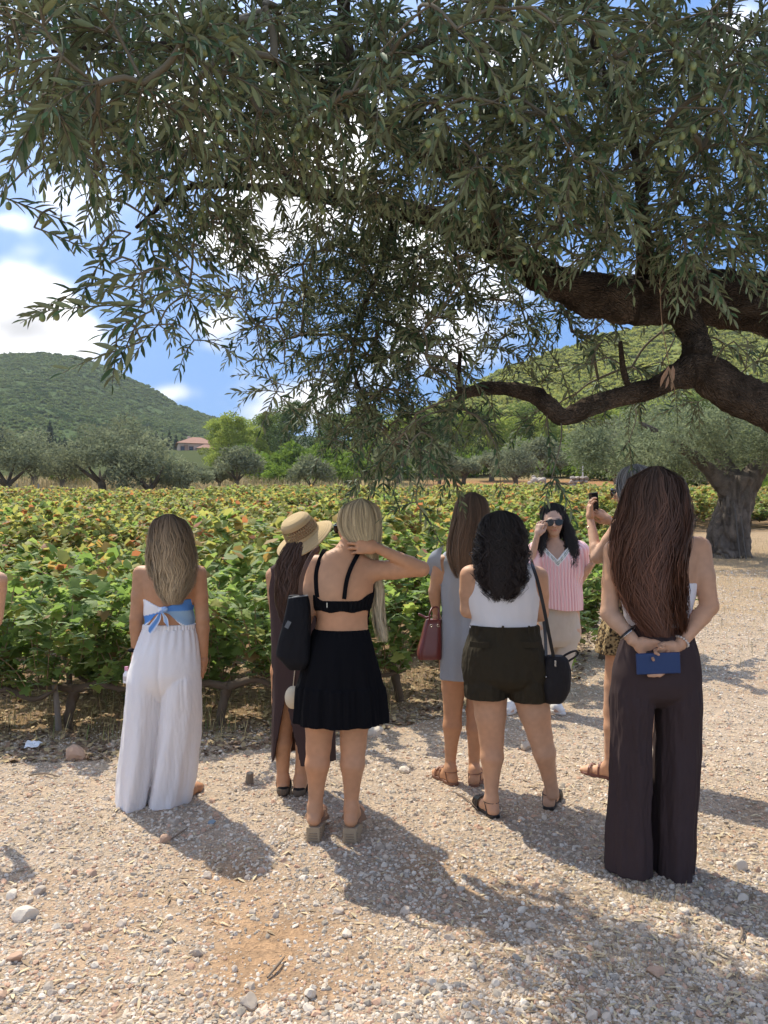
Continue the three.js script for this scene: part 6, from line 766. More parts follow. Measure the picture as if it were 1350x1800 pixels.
// --- woman in the grey blue dress
{
  const f = new Figure('woman with long brown hair in a short grey blue dress with flutter sleeves', 812, 1380, WARM), P = (...a) => f.P(...a);
  const torso = [[958, 812, 848, 0.055, 0], [968, 792, 868, 0.066, 0], [980, 775, 880, 0.08, 0.004], [1010, 770, 884, 0.1, 0], [1050, 776, 878, 0.108, -0.01], [1090, 780, 872, 0.1, 0], [1140, 774, 876, 0.122, 0.012], [1175, 774, 876, 0.122, 0.012]];
  f.add(f.sw(torso)).chain([P(830, 965), P(830, 935, -0.01)], [0.052, 0.046], 0.03);
  f.arm(P(775, 990), P(763, 1040, 0.0), P(767, 1078, -0.01), [0.042, 0.033, 0.032, 0.023]); f.arm(P(878, 990), P(888, 1050, 0), P(878, 1110, -0.08), [0.042, 0.034, 0.033, 0.023]);
  f.leg(P(799, 1165), P(796, 1245), P(791, 1352), [0.085, 0.055, 0.055, 0.031]); f.leg(P(846, 1165), P(836, 1250), P(833, 1357, 0.02), [0.085, 0.055, 0.053, 0.031]);
  const a1 = [P(792, 1376)[0], 0.075, 0.02], a2 = [P(833, 1381)[0], 0.075, 0.05]; f.foot(a1, [-0.45, -1]); f.foot(a2, [0.35, -1]);
  f.head(P(828, 912, -0.01), 0.1, -0.1, 0, 0, 0.008); f.hand(P(767, 1078, -0.01), [0.05, -1, 0], [1, 0, 0.2], -1, [0.8, 1.1, 1.1, 1.1, 1.1]); f.finish();
  const cl = cloth(0.33, 0.35, 0.38), wr = (th, y, t) => (0.007 * Math.sin(5 * th + 0.7) + 0.004 * Math.sin(11 * th + 3 * y)) * sstep(0.9, 0.2, t) + 0.006 * fbm(Math.sin(th) * 3, y * 9, Math.cos(th) * 3, 3);
  const dr = f.wear('dress', f.sw([[962, 796, 858, 0.07, 0], [972, 780, 876, 0.082, 0], [990, 770, 886, 0.1, 0], [1030, 773, 882, 0.115, 0], [1080, 776, 878, 0.12, 0], [1120, 774, 880, 0.138, 0.01], [1160, 773, 880, 0.145, 0.01], [1192, 771, 880, 0.148, 0.01]], { fold: wr }), cl, 0.0085);
  const ruff = (x0, s) => { const n = 22, pos = [], idx = []; for (let i = 0; i <= n; i++) for (let k = 0; k <= 6; k++) { const t = i / n, u = k / 6, py = lerp(958, 1034, t), px = x0 + s * (-12 * Math.sin(t * 3.14) * 1.0 - u * (25 * Math.sin(Math.PI * Math.min(1, 0.3 + t * 0.75))) + 14 * t), q = P(px, py + 12 * u, 0.05 + 0.055 * Math.sin(t * 5 + u * 3) * (1 - 0.3 * u) - 0.03 * u); pos.push(...q); } for (let i = 0; i < n; i++) for (let k = 0; k < 6; k++) { const a = i * 7 + k; idx.push(a, a + 1, a + 7, a + 1, a + 8, a + 7); } const g = new THREE.BufferGeometry(); g.setAttribute('position', new THREE.Float32BufferAttribute(pos, 3)); g.setIndex(idx); g.computeVertexNormals(); part('flutter_sleeve', g, cl, dr); };
  ruff(780, 1); ruff(876, -1);
  const tan = M(0.2, 0.09, 0.05, 0.6); for (const [a, d] of [[a1, [-0.45, -1]], [a2, [0.35, -1]]]) f.sandal(a, d, 0, tan, tan, { ankle: true, straps: [[0.12, 0.055, 0.044], [0.08, 0.07, 0.036]] });
  f.hair([[868, 820, 842, 0.03, -0.005], [873, 810, 849, 0.06, 0], [885, 803, 855, 0.09, 0.004], [905, 798, 859, 0.106, 0.01], [930, 793, 860, 0.11, 0.02], [955, 788, 859, 0.1, 0.04], [975, 787, 856, 0.08, 0.07], [995, 793, 851, 0.055, 0.09], [1014, 802, 842, 0.03, 0.105]], { n: 900, from: [0.085, 0.055, 0.036], to: [0.16, 0.1, 0.06], wave: 0.006, freq: 30, seed: 21, stray: 0.014 });
  // red handbag
  const hb = P(755, 1157, 0.02), bag = thing('handbag', 'dark red leather handbag carried by its handles beside the grey dress', 'handbag', [f.base.x + hb[0], f.base.y + hb[1], f.base.z + hb[2]]), red = M(0.13, 0.022, 0.018, 0.38, { clearcoat: 0.2 }), k = f.s;
  const B = (px, py, dz) => sub3(P(px, py, dz), hb);
  const bs = sweep([[1088, 749, 775, 0.045], [1096, 746, 775, 0.055], [1120, 740, 776, 0.07], [1150, 733, 776, 0.082], [1157, 734, 775, 0.08]].map(([py, a, b, rz]) => { const p = B(a, py, 0.02), q = B(b, py, 0.02); return [p[1], (p[0] + q[0]) / 2, (q[0] - p[0]) / 2, 0, rz]; }), { p: 5 });
  part('body', nets(bs, 0.005), red, bag); part('flap_corner', nets(union([[cap(B(737, 1080, 0.03), B(750, 1086, 0.05), 0.008, 0.006)], [cap(B(750, 1086, 0.05), B(758, 1082, 0.05), 0.006, 0.005), 0.01]]), 0.004), red, bag);
  for (const dz of [-0.02, 0.06]) part('handle', tubeOf([B(755, 1096, dz), B(755, 1080, dz), B(761, 1068, dz * 0.4), B(770, 1068, dz * 0.4), B(771, 1080, dz), B(770, 1096, dz)], 0.0055, 7, 0.01), red, bag); for (const px of [758, 770]) part('buckle', new THREE.TorusGeometry(0.007, 0.0018, 6, 14).translate(...B(px, 1100, 0.09)), M(0.6, 0.55, 0.45, 0.25, { metalness: 1 }), bag);
}
// --- woman in white tank and olive shorts
{
  const f = new Figure('woman with black curly hair in a white tank top and dark olive shorts', 900, 1437, FAIR), P = (...a) => f.P(...a);
  const torso = [[983, 862, 905, 0.062, 0], [992, 838, 932, 0.075, 0], [1003, 822, 948, 0.09, 0.004], [1030, 818, 952, 0.112, 0.004], [1060, 823, 946, 0.122, 0], [1090, 830, 941, 0.12, 0], [1110, 828, 944, 0.122, 0.004], [1150, 820, 954, 0.142, 0.016], [1188, 824, 953, 0.12, 0.012]];
  f.add(f.sw(torso)).chain([P(882, 990), P(882, 960, -0.01)], [0.056, 0.05], 0.03);
  f.arm(P(827, 1012), P(823, 1072, -0.02), P(858, 1075, -0.17), [0.055, 0.042, 0.039, 0.026]); f.arm(P(945, 1015), P(950, 1078, -0.02), P(915, 1085, -0.17), [0.055, 0.042, 0.039, 0.026]);
  f.leg(P(860, 1205), P(864, 1298), P(864, 1408), [0.098, 0.064, 0.06, 0.034]); f.leg(P(928, 1205), P(949, 1292, 0), P(972, 1395, -0.06), [0.098, 0.064, 0.058, 0.034]);
  const a1 = [P(864, 1440)[0], 0.075, 0.0], a2 = [P(975, 1420)[0] , 0.075, -0.12]; f.foot(a1, [-0.28, -1]); f.foot(a2, [0.42, -1]);
  f.head(P(882, 948, -0.01), 0.1, 0.1, 0, 0, 0.008); f.hand(P(858, 1075, -0.17), [1, 0, -0.2], [0, -0.3, 1], 1); f.hand(P(915, 1085, -0.17), [-1, 0, -0.2], [0, -0.3, 1], -1); f.finish();
  const white = cloth(0.74, 0.73, 0.75), xn = P(884, 1000)[0], yn = P(884, 1022)[1], yw = P(880, 1104)[1], yt = P(880, 990)[1];
  const tank = clip(f.sw(torso, { grow: 0.007, fold: (th, y) => 0.004 * Math.sin(46 * y + 3 * th) * sstep(yw + 0.12, yw, y) + 0.003 * fbm(Math.sin(th) * 5, y * 8, 1, 2) }), (x, y, z) => { const neck = Math.hypot((x - xn) / 0.11, (y - P(884, 985)[1]) / 0.13) - 1, armL = Math.hypot((x - P(812, 1000)[0]) / 0.062, (y - P(812, 1016)[1]) / 0.115) - 1, armR = Math.hypot((x - P(957, 1000)[0]) / 0.062, (y - P(957, 1018)[1]) / 0.115) - 1; return Math.max(yw - y, -neck * 0.1, -armL * 0.06, -armR * 0.06); }, [-1, yw - 0.02, -1], [1, 3, 1]);
  f.wear('tank_top', tank, white, 0.0065);
  const ol = cloth(0.038, 0.031, 0.02), sf = (th, y, t) => 0.004 * Math.sin(5 * th + 20 * y) + 0.013 * fbm(Math.sin(th) * 4, y * 11, Math.cos(th) * 4, 3);
  const sh = f.wear('shorts', [[f.sw([[1098, 826, 946, 0.138, 0.005], [1112, 824, 948, 0.14, 0.009], [1150, 815, 957, 0.156, 0.02], [1185, 814, 961, 0.156, 0.02], [1200, 818, 958, 0.13, 0.014], [1212, 840, 936, 0.07, 0]], { fold: sf }), 0], [f.sw([[1170, 826, 876, 0.08, 0.016], [1205, 815, 890, 0.128, 0.014], [1225, 816, 893, 0.126, 0.012]], { fold: sf }), 0.015], [f.sw([[1170, 900, 950, 0.08, 0.016], [1205, 892, 962, 0.128, 0.01], [1230, 895, 963, 0.126, 0.004]], { fold: sf }), 0.015]], ol, 0.0075);
  for (const [x0, x1] of [[826, 860], [915, 948]]) f.strap('pocket_flap', [P(x0, 1132, 0.15), P((x0 + x1) / 2, 1134, 0.175), P(x1, 1133, x0 > 900 ? 0.148 : 0.17)], 0.028, 0.006, ol, [0, 0, 1], sh); for (const px of [838, 884, 930]) f.strap('belt_loop', [P(px, 1100, 0.122 + 0.022 * (px === 884)), P(px, 1113, 0.128 + 0.022 * (px === 884))], 0.01, 0.005, ol, [0, 0, 1], sh);
  const bk = M(0.013, 0.012, 0.013, 0.4); for (const [a, d] of [[a1, [-0.28, -1]], [a2, [0.42, -1]]]) f.sandal(a, d, 0, bk, bk, { ankle: true, straps: [[0.12, 0.055, 0.046], [0.15, 0.045, 0.044], [0.1, 0.06, 0.044]], w: 0.018 });
  f.hair([[901, 868, 895, 0.03, 0], [906, 857, 905, 0.065, 0], [918, 850, 914, 0.095, 0.005], [940, 845, 920, 0.115, 0.012], [965, 842, 921, 0.118, 0.025], [990, 841, 919, 0.105, 0.045], [1015, 843, 917, 0.09, 0.07], [1038, 850, 912, 0.065, 0.09], [1055, 862, 900, 0.03, 0.1]], { n: 1100, from: [0.012, 0.009, 0.009], to: [0.022, 0.014, 0.012], wave: 0.02, freq: 75, curl: 1, seed: 31, stray: 0.022, width: 0.0024, ends: 0.3 });
  // black shoulder bag
  const bb = P(977, 1234, 0.05), bag = thing('shoulder_bag', 'black suede shoulder bag hanging at the hip of the olive shorts', 'bag', [f.base.x + bb[0], f.base.y + bb[1], f.base.z + bb[2]]), B = (px, py, dz = 0.05) => sub3(P(px, py, dz), bb), bm = M(0.008, 0.006, 0.008, 0.8), mt = M(0.6, 0.58, 0.55, 0.25, { metalness: 1 });
  const bs = sweep([[1152, 963, 990, 0.035], [1160, 956, 998, 0.05], [1180, 952, 1002, 0.062], [1205, 950, 1001, 0.068], [1225, 952, 994, 0.06], [1235, 958, 986, 0.045]].map(([py, a, b, rz]) => { const p = B(a, py), q = B(b, py); return [p[1], (p[0] + q[0]) / 2, (q[0] - p[0]) / 2, 0, rz]; }), { p: 3, fold: (th, y) => 0.006 * fbm(Math.sin(th) * 3, y * 12, Math.cos(th) * 3, 3) }); part('body', nets(bs, 0.006), bm, bag);
  f.strap('strap', [[974, 1160, 0.08], [966, 1120, 0.11], [954, 1060, 0.135], [944, 1018, 0.12], [936, 994, 0.08], [934, 986, 0.02], [936, 992, -0.06], [950, 1050, -0.1], [958, 1110, -0.05], [960, 1158, 0.03]].map((p) => sub3(P(...p), bb)), 0.018, 0.004, M(0.012, 0.012, 0.014, 0.4), [0.4, 0, 1], bag); part('handle', tubeOf([B(985, 1158, 0.06), B(996, 1150, 0.07), B(1012, 1144, 0.07), B(1016, 1149, 0.06), B(1000, 1162, 0.06), B(992, 1168, 0.06)], 0.006, 6, 0.01), bm, bag);
  part('clasp', new THREE.BoxGeometry(0.009, 0.03, 0.009).translate(...B(976, 1166, 0.12)), mt, bag); part('stud', new THREE.SphereGeometry(0.005, 10, 8).translate(...B(960, 1190, 0.115)), mt, bag);
}
// --- woman in the pink sweater, facing us
{
  const f = new Figure('woman facing the camera in sunglasses, pink striped sweater and beige trousers', 938, 1256, [0.5, 0.31, 0.215]), P = (...a) => f.P(...a);
  const torso = [[950, 960, 990, 0.055, 0], [957, 948, 1012, 0.068, 0], [967, 940, 1024, 0.085, 0], [1000, 945, 1020, 0.115, 0.015], [1040, 950, 1014, 0.1, 0.005], [1070, 945, 1018, 0.112, 0], [1110, 940, 1020, 0.12, -0.01], [1130, 945, 1016, 0.1, 0]];
  f.add(f.sw(torso)).chain([P(974, 960, 0), P(973, 940, 0.01)], [0.052, 0.047], 0.03);
  f.arm(P(944, 972, 0.0), P(930, 1000, 0.08), P(944, 942, 0.12), [0.046, 0.036, 0.034, 0.023]); f.arm(P(1020, 974), P(1017, 1022, 0.02), P(1042, 990, 0.14), [0.046, 0.038, 0.035, 0.024]);
  f.leg(P(962, 1110), P(945, 1180, 0.03), P(902, 1245), [0.09, 0.06, 0.055, 0.036], -0.012); f.leg(P(1000, 1110), P(985, 1180, 0.03), P(972, 1245), [0.09, 0.06, 0.055, 0.036], -0.012);
  const a1 = [P(902, 1252)[0], 0.075, -0.03], a2 = [P(970, 1252)[0], 0.075, -0.03]; f.foot(a1, [-0.4, 1]); f.foot(a2, [0.3, 1]);
  f.head(P(972, 917, 0.0), 0.1, Math.PI - 0.12, 0.0, -0.04); f.sunglasses();
  f.hand(P(944, 942, 0.12), [0.3, 1, -0.1], [0.7, -0.1, -0.7], -1, [0.45, 0.75, 0.6, 0.55, 0.5], { fan: 0.12 }); f.hand(P(1042, 990, 0.14), [0.4, 1, 0.1], [-0.5, 0, -1], 1); f.finish();
  const cx = P(974, 985)[0], yv = P(974, 984)[1], ysh = P(974, 952)[1], yh = P(974, 1070)[1];
  const bodySw = f.sw([[950, 955, 995, 0.07, 0], [956, 944, 1012, 0.085, 0], [966, 937, 1026, 0.105, 0], [985, 938, 1026, 0.13, 0.01], [1020, 940, 1022, 0.135, 0.01], [1050, 942, 1024, 0.14, 0.008], [1072, 944, 1024, 0.142, 0.008]], { fold: (th) => 0.0028 * Math.sin(48 * th) }), slL = cap(P(945, 968), P(931, 992, 0.06), 0.085, 0.075), slR = cap(P(1016, 970), P(1016, 1004, 0.02), 0.095, 0.082);
  const vee = (x, y, z) => z > 0 ? Math.min(0.05, (y - yv) - Math.abs(x - cx) * 1.15) : Math.hypot(x - cx, (y - ysh) * 1.0) < 0.07 ? 1 : -1;
  const swt = union([[bodySw], [slL, 0.05], [slR, 0.05]]), tilt = (x) => yh - (x - cx) * 0.16;
  const sweater = { ...swt, f: (x, y, z) => Math.max(swt.f(x, y, z), vee(x, y, z) * 0.7, tilt(x) - y) };
  f.wear('sweater', sweater, clothVC, 0.0052, (x, y, z) => { const v = (y - yv) - Math.abs(x - cx) * 1.15, d = -v * 0.66; if (z > 0 && d < 0.034 && d > -0.03 && y > yv - 0.05) { const b = d / 0.034; return b > 0.3 && b < 0.45 || b > 0.62 && b < 0.76 ? [0.16, 0.2, 0.16] : [0.74, 0.72, 0.66]; } const th = Math.atan2((x - cx) / 0.2, z / 0.135), s = 0.5 + 0.5 * Math.sin(48 * th); return mix3([0.72, 0.38, 0.38], [0.8, 0.58, 0.56], s); }, 'pink ribbed sweater with a striped white v neck');
  const bg = cloth(0.46, 0.4, 0.33), tf = (th, y) => 0.006 * fbm(Math.sin(th) * 3, y * 9, Math.cos(th) * 3, 3);
  f.wear('trousers', [[f.sw([[1055, 947, 1016, 0.112, 0], [1090, 943, 1019, 0.128, -0.005], [1120, 940, 1020, 0.125, -0.005], [1135, 945, 1012, 0.1, 0]], { fold: tf }), 0], [cap(P(962, 1115), P(944, 1180, 0.03), 0.098, 0.075), 0.02], [cap(P(944, 1180, 0.03), P(904, 1240, -0.01), 0.075, 0.058), 0.02], [cap(P(999, 1112), P(985, 1180, 0.03), 0.098, 0.075), 0.01], [cap(P(985, 1180, 0.03), P(972, 1238, -0.01), 0.075, 0.058), 0.02]], bg, 0.009);
  for (const [a, d] of [[a1, [-0.4, 1]], [a2, [0.3, 1]]]) { const dd = unit3([d[0], 0, d[1]]), q = (u, y) => [a[0] + dd[0] * u, y, a[2] + dd[2] * u], s = f.wear('sneaker', [[cap(q(-0.03, 0.05), q(0.1, 0.042), 0.042, 0.044)], [cap(q(0.1, 0.042), q(0.17, 0.032), 0.044, 0.03), 0.02], [cap(q(-0.015, 0.07), q(0.01, 0.085), 0.042, 0.04), 0.02]].map(([p, k]) => [clip(p, (x, y) => 0.01 - y), k]), cloth(0.68, 0.65, 0.62), 0.006); part('sole', nets(union([[clip(cap(q(-0.03, 0.02), q(0.1, 0.02), 0.048, 0.05), (x, y) => Math.max(y - 0.026, 0.002 - y))], [clip(cap(q(0.1, 0.02), q(0.175, 0.02), 0.05, 0.034), (x, y) => Math.max(y - 0.026, 0.002 - y)), 0.01]]), 0.006), M(0.62, 0.6, 0.58, 0.7), s); }
  const bh = { from: [0.012, 0.011, 0.012], to: [0.02, 0.017, 0.017], curl: 1, width: 0.0026 };
  f.hair([[886, 964, 982, 0.03, -0.02], [889, 957, 988, 0.06, -0.025], [896, 952, 993, 0.085, -0.03], [908, 952, 993, 0.085, -0.045], [930, 953, 996, 0.075, -0.055], [950, 955, 1002, 0.055, -0.05]], { ...bh, n: 500, wave: 0.008, freq: 60, seed: 41, span: 3.14, stray: 0.01 });
  f.hair([[902, 988, 994, 0.03, -0.02], [925, 990, 1003, 0.04, 0.0], [950, 993, 1012, 0.04, 0.04], [972, 997, 1015, 0.03, 0.08], [988, 1000, 1012, 0.02, 0.1], [1000, 1001, 1008, 0.01, 0.11]], { ...bh, n: 300, wave: 0.014, freq: 85, seed: 42, span: 3.14, stray: 0.02, name: 'side_hair' });
  f.hair([[915, 952, 957, 0.025, 0.0], [940, 949, 959, 0.03, 0.03], [960, 946, 957, 0.025, 0.07], [978, 948, 954, 0.012, 0.09]], { ...bh, n: 160, wave: 0.012, freq: 85, seed: 43, span: 3.14, stray: 0.015, name: 'side_hair' });
}
// --- grey haired woman taking a picture
{
  const f = new Figure('grey haired woman raising a phone, half hidden behind the auburn hair', 1085, 1372, FAIR), P = (...a) => f.P(...a);
  const torso = [[893, 1110, 1140, 0.055, 0], [903, 1092, 1158, 0.066, 0], [915, 1083, 1168, 0.082, 0], [950, 1082, 1170, 0.105, 0], [1000, 1086, 1166, 0.108, 0], [1040, 1086, 1166, 0.1, 0], [1090, 1076, 1176, 0.122, 0.012], [1130, 1072, 1180, 0.125, 0.012], [1160, 1078, 1174, 0.11, 0.01]];
  f.add(f.sw(torso)).chain([P(1122, 900), P(1118, 875, -0.01)], [0.052, 0.047], 0.03);
  f.arm(P(1091, 922), P(1050, 980, -0.06), P(1038, 915, -0.2), [0.047, 0.038, 0.036, 0.024]); f.arm(P(1160, 922), P(1130, 975, -0.15), P(1074, 917, -0.22), [0.047, 0.038, 0.036, 0.024]);
  f.leg(P(1090, 1150), P(1078, 1250), P(1072, 1348), [0.085, 0.057, 0.055, 0.033]); f.leg(P(1150, 1150), P(1140, 1250), P(1130, 1350), [0.085, 0.057, 0.055, 0.033]);
  const a1 = [P(1073, 1366)[0], 0.075, 0], a2 = [P(1130, 1368)[0], 0.075, 0]; f.foot(a1, [-0.8, -0.75]); f.foot(a2, [-0.4, -1]);
  f.head(P(1112, 862, -0.02), 0.1, 0.75); f.sunglasses(); const ph = P(1044, 884, -0.245);
  f.hand(P(1038, 915, -0.2), [-0.02, 1, -0.1], [1, 0, -0.1], 1, [0.4, 0.5, 0.45, 0.45, 0.5]); f.hand(P(1074, 917, -0.22), [-0.8, 0.62, -0.1], [-0.5, -0.3, -1], 1, [0.5, 0.6, 0.7, 0.8, 0.8]); f.finish();
  f.wear('sleeveless_top', clip(f.sw(torso, { grow: 0.006 }), (x, y) => P(0, 1050)[1] - y), cloth(0.03, 0.028, 0.03), 0.009);
  f.wear('patterned_shorts', [[f.sw([[1035, 1080, 1170, 0.112, 0], [1075, 1068, 1184, 0.138, 0.014], [1110, 1056, 1190, 0.15, 0.016], [1148, 1048, 1196, 0.152, 0.014]], { fold: pleats(7, 0.006, 13, 0.004) }), 0]], clothVC, 0.006, (x, y, z) => { const n = nz3(x * 75, y * 75, z * 75); return n > 0.12 ? [0.03, 0.022, 0.015] : n > -0.02 ? [0.2, 0.12, 0.05] : [0.36, 0.26, 0.13]; }, 'leopard print shorts in tan and black');
  const bm = M(0.18, 0.07, 0.05, 0.6); for (const [a, d] of [[a1, [-0.8, -0.75]], [a2, [-0.4, -1]]]) f.sandal(a, d, 0, bm, bm, { straps: [[0.12, 0.055, 0.046], [0.06, 0.075, 0.036]], w: 0.012 });
  f.hair([[818, 1108, 1126, 0.03, 0], [823, 1096, 1140, 0.065, 0], [835, 1086, 1150, 0.092, 0.004], [855, 1083, 1154, 0.105, 0.01], [880, 1090, 1156, 0.1, 0.02], [900, 1098, 1150, 0.08, 0.03], [912, 1105, 1145, 0.04, 0.035]], { n: 500, from: [0.2, 0.2, 0.2], to: [0.13, 0.125, 0.12], wave: 0.007, freq: 40, seed: 51, span: 2.0, front: 0.45 });
  for (const [px, py, r] of [[1038, 927, 0.031], [1040, 940, 0.033]]) part('bracelet', new THREE.TorusGeometry(r, 0.0024, 6, 22).rotateX(1.4).translate(...P(px, py, -0.185)), M(0.55, 0.42, 0.3, 0.3, { metalness: 0.9 }), f.g);
  const o = thing('raised_phone', 'black phone held up in both hands towards the vineyard', 'phone', [f.base.x + ph[0], f.base.y + ph[1], f.base.z + ph[2]], null, 0.25); o.rotation.z = 0.09; o.rotation.x = 0.05; part('case', new RoundedBoxGeometry(0.064, 0.132, 0.01, 3, 0.0045), M(0.02, 0.02, 0.022, 0.4), o); part('screen', new THREE.BoxGeometry(0.057, 0.122, 0.002).translate(0, 0, 0.0052), M(0.012, 0.014, 0.016, 0.12), o);
}
// --- woman in dark trousers, hands behind her back
{
  const f = new Figure('woman in a white strapless top and dark wide trousers, hands clasped behind her', 1148, 1535, FAIR), P = (...a) => f.P(...a);
  const torso = [[925, 1128, 1168, 0.058, -0.005], [936, 1098, 1198, 0.07, 0], [948, 1078, 1222, 0.082, 0.004], [970, 1072, 1232, 0.098, 0.006], [1005, 1082, 1226, 0.112, 0], [1045, 1092, 1219, 0.112, -0.008], [1080, 1100, 1212, 0.1, 0], [1110, 1100, 1214, 0.1, 0.002], [1160, 1086, 1226, 0.125, 0.014], [1196, 1086, 1226, 0.115, 0.014]];
  f.add(f.sw(torso)).chain([P(1150, 935), P(1150, 905, -0.015)], [0.054, 0.047], 0.03);
  const wl = P(1116, 1128, 0.1), wr = P(1192, 1136, 0.12); f.arm(P(1080, 970, 0), P(1071, 1078, 0.05), wl, [0.046, 0.037, 0.036, 0.024]); f.arm(P(1230, 962, 0), P(1247, 1066, 0.05), wr, [0.047, 0.038, 0.037, 0.024]);
  f.leg(P(1115, 1220), P(1108, 1370), P(1110, 1510), [0.085, 0.058, 0.054, 0.035]); f.leg(P(1190, 1220), P(1186, 1370), P(1182, 1512), [0.085, 0.058, 0.054, 0.035]);
  f.foot([P(1115, 1532)[0], 0.08, -0.02], [-0.12, -1], 0.02); f.foot([P(1180, 1534)[0], 0.08, 0], [0.15, -1], 0.02);
  f.head(P(1152, 872, -0.015), 0.102, 0.05, 0, 0, 0.008);
  f.hand(wl, [1, -0.32, 0.18], [0, -0.2, 1], 1, [0.4, 0.5, 0.55, 0.6, 0.6]); f.hand(wr, [-1, -0.16, 0.3], [0.15, -0.35, 1], -1, [0.55, 0.3, 0.4, 0.55, 0.7]);
  // the fingers of her right hand under the phone
  const F2 = [[1160, 0], [1150, 1], [1141, 2]].map(([px], i) => [cap(P(px + 14, 1176, 0.155), P(px, 1187, 0.172), 0.0085, 0.0078)]); f.extra.push(nets(union([...F2, [cap(P(1190, 1150, 0.13), P(1172, 1176, 0.155), 0.013, 0.0105), 0.012]]), 0.0034));
  f.finish();
  const wh = cloth(0.76, 0.74, 0.76), yT = P(1150, 1028)[1], yB = P(1150, 1100)[1];
  f.wear('strapless_top', clip(f.sw(torso, { grow: 0.006, fold: (th, y) => 0.0025 * Math.sin(60 * y + 2 * th) * sstep(yB + 0.09, yB, y) }), (x, y, z) => Math.max(y - yT - 0.012 + (z > 0 ? 0.0 : -0.03), yB - y), [-1, yB - 0.02, -1], [1, yT + 0.06, 1]), wh, 0.0065);
  const br = cloth(0.05, 0.034, 0.034), lf = (ph) => (th, y, t) => (0.007 * Math.sin(3 * th + ph) + 0.004 * Math.sin(8 * th + ph * 2 + 3 * y)) * sstep(1, 0.3, t) + 0.014 * fbm(Math.sin(th) * 3 + ph, y * 6, Math.cos(th) * 3, 3);
  f.wear('wide_trousers', [[f.sw([[1094, 1100, 1213, 0.106, 0.002], [1112, 1097, 1216, 0.112, 0.004], [1150, 1084, 1227, 0.134, 0.014], [1190, 1077, 1231, 0.142, 0.018], [1215, 1078, 1230, 0.13, 0.014], [1240, 1100, 1208, 0.06, 0]], { fold: (th, y, t) => 0.003 * Math.sin(18 * th) * sstep(0.4, 1, t) + 0.004 * fbm(Math.sin(th) * 4, y * 8, 1, 2) }), 0], [f.sw([[1172, 1092, 1134, 0.07, 0.014], [1230, 1075, 1146, 0.124, 0.01], [1300, 1076, 1143, 0.112, 0.0], [1400, 1074, 1140, 0.11, 0.0], [1470, 1068, 1141, 0.118, 0], [1527, 1066, 1143, 0.125, 0]], { fold: lf(0.3) }), 0.02], [f.sw([[1172, 1172, 1216, 0.07, 0.014], [1230, 1154, 1231, 0.124, 0.01], [1300, 1154, 1230, 0.112, 0.004], [1400, 1152, 1226, 0.11, 0.006], [1470, 1149, 1221, 0.118, 0.008], [1539, 1147, 1216, 0.125, 0.01]], { fold: lf(2) }), 0.012]], br, 0.008);
  for (const [px, dx] of [[1118, -0.12], [1180, 0.15]]) { const a = [P(px, 1534)[0], 0, px > 1150 ? 0 : -0.02], d = unit3([dx, 0, -1]), q = (u, y) => [a[0] + d[0] * u, y, a[2] + d[2] * u]; f.wear('shoe', [[clip(cap(q(-0.04, 0.03), q(0.1, 0.026), 0.04, 0.044), (x, y) => 0.003 - y)], [clip(cap(q(0.1, 0.026), q(0.17, 0.02), 0.044, 0.03), (x, y) => 0.003 - y), 0.02]], cloth(0.01, 0.01, 0.011), 0.006); }
  f.hair([[824, 1138, 1168, 0.035, 0], [830, 1124, 1180, 0.07, 0], [842, 1112, 1191, 0.1, 0.006], [865, 1102, 1200, 0.118, 0.012], [895, 1094, 1206, 0.122, 0.022], [925, 1086, 1207, 0.115, 0.04], [960, 1080, 1203, 0.1, 0.065], [1000, 1084, 1198, 0.075, 0.09], [1040, 1094, 1200, 0.055, 0.1], [1075, 1108, 1201, 0.04, 0.108], [1100, 1128, 1201, 0.026, 0.112], [1114, 1140, 1199, 0.016, 0.112]], { n: 1500, from: [0.05, 0.027, 0.019], to: [0.15, 0.062, 0.034], wave: 0.017, freq: 32, seed: 61, stray: 0.022, ends: 0.5, width: 0.0026 });
  // smart band and bracelet
  const wb = mix3(wl, P(1071, 1078, 0.05), 0.3), dirW = unit3(sub3(wl, P(1071, 1078, 0.05))), qb = new THREE.Quaternion().setFromUnitVectors(V(0, 0, 1), V(...dirW)); const band = part('wristband', new THREE.TorusGeometry(0.034, 0.0065, 8, 30).applyQuaternion(qb).translate(...wb), M(0.012, 0.012, 0.014, 0.25), f.g); part('wristband_rim', new THREE.TorusGeometry(0.0375, 0.002, 6, 30).applyQuaternion(qb).translate(...add3(wb, dirW, 0.005)), M(0.7, 0.7, 0.72, 0.2, { metalness: 1 }), band);
  const wb2 = mix3(wr, P(1247, 1066, 0.05), 0.12), q2 = new THREE.Quaternion().setFromUnitVectors(V(0, 0, 1), V(...unit3(sub3(wr, P(1247, 1066, 0.05))))); for (let i = 0; i < 16; i++) { const v = V(0.03 * Math.cos(i / 16 * 6.283), 0.03 * Math.sin(i / 16 * 6.283), 0).applyQuaternion(q2); part('bead', new THREE.SphereGeometry(0.0055, 8, 6).translate(wb2[0] + v.x, wb2[1] + v.y, wb2[2] + v.z), M(0.65, 0.56, 0.48, 0.3), f.g); }
  const pc = P(1157, 1166, 0.178), o = thing('blue_phone', 'dark blue phone held flat behind the back in front of the dark trousers', 'phone', [f.base.x + pc[0], f.base.y + pc[1], f.base.z + pc[2]], null, 0.03); o.rotation.z = 0.03; part('case', new RoundedBoxGeometry(76 * f.s * 0.97, 36 * f.s * 0.97, 0.011, 4, 0.005), M(0.006, 0.03, 0.11, 0.5), o);
}
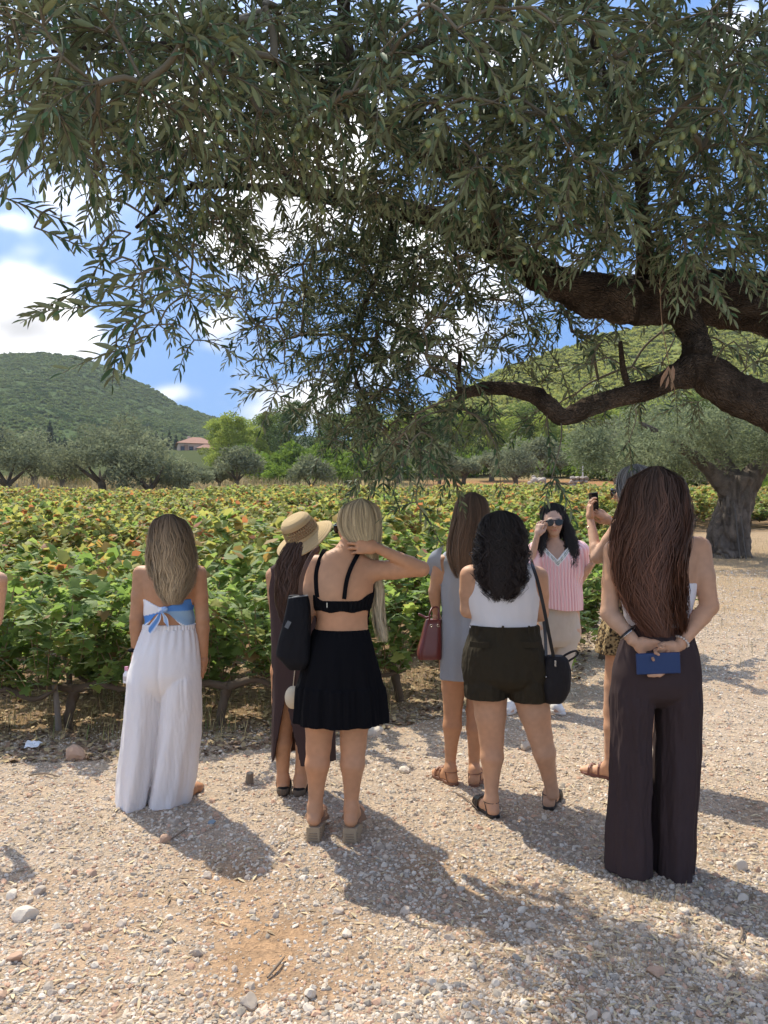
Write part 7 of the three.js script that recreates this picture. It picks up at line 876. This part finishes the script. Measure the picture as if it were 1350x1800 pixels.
// --- a bystander at the left edge, only an elbow in view
{
  const f = new Figure('bystander at the left edge of whom only a bare elbow shows', -92, 1440, FAIR), P = (...a) => f.P(...a);
  const torso = [[962, -110, -78, 0.055, 0], [975, -135, -50, 0.07, 0], [990, -146, -38, 0.085, 0], [1040, -142, -44, 0.11, 0], [1090, -134, -52, 0.105, 0], [1150, -144, -42, 0.125, 0], [1200, -144, -42, 0.125, 0]];
  f.add(f.sw(torso)).chain([P(-94, 970), P(-94, 940)], [0.055, 0.048], 0.03); f.arm(P(-44, 1000), P(-2, 1020, 0.02), P(-3, 1085, -0.06), [0.05, 0.04, 0.038, 0.026]); f.arm(P(-140, 1000), P(-160, 1090), P(-140, 1150, -0.1)); f.leg(P(-118, 1200), P(-116, 1310), P(-116, 1410)); f.leg(P(-68, 1200), P(-68, 1310), P(-68, 1410)); f.foot([P(-116, 1440)[0], 0.08, 0], [-0.1, -1]); f.foot([P(-68, 1440)[0], 0.08, 0], [0.1, -1]); f.head(P(-94, 905), 0.1, 0, 0, 0, 0.009); f.hand(P(-3, 1085, -0.06), [-0.5, -1, -0.3], [-1, 0, 0], 1); f.hand(P(-140, 1150, -0.1), [0, -1, 0], [1, 0, 0], -1); f.finish(0.012);
  f.wear('shirt', clip(f.sw(torso, { grow: 0.01 }), (x, y) => P(0, 1180)[1] - y), cloth(0.2, 0.25, 0.32), 0.012); f.wear('shorts', [[f.sw([[1140, -146, -40, 0.135], [1200, -148, -38, 0.14]]), 0], [f.sw([[1190, -147, -96, 0.115], [1300, -145, -92, 0.105]]), 0.02], [f.sw([[1190, -91, -39, 0.115], [1300, -93, -41, 0.105]]), 0.01]], cloth(0.12, 0.11, 0.1), 0.012); f.hair([[860, -104, -84, 0.03, 0], [872, -124, -64, 0.09, 0], [900, -128, -60, 0.11, 0.01], [930, -122, -66, 0.09, 0.02], [945, -115, -73, 0.05, 0.02]], { n: 300, from: [0.05, 0.035, 0.025], seed: 71 }); const m = M(0.08, 0.06, 0.05, 0.7); f.sandal([P(-116, 1440)[0], 0.08, 0], [-0.1, -1], 0, m, m, { ankle: true }); f.sandal([P(-68, 1440)[0], 0.08, 0], [0.1, -1], 0, m, m, { ankle: true });
}
renderer.render(scene, camera);
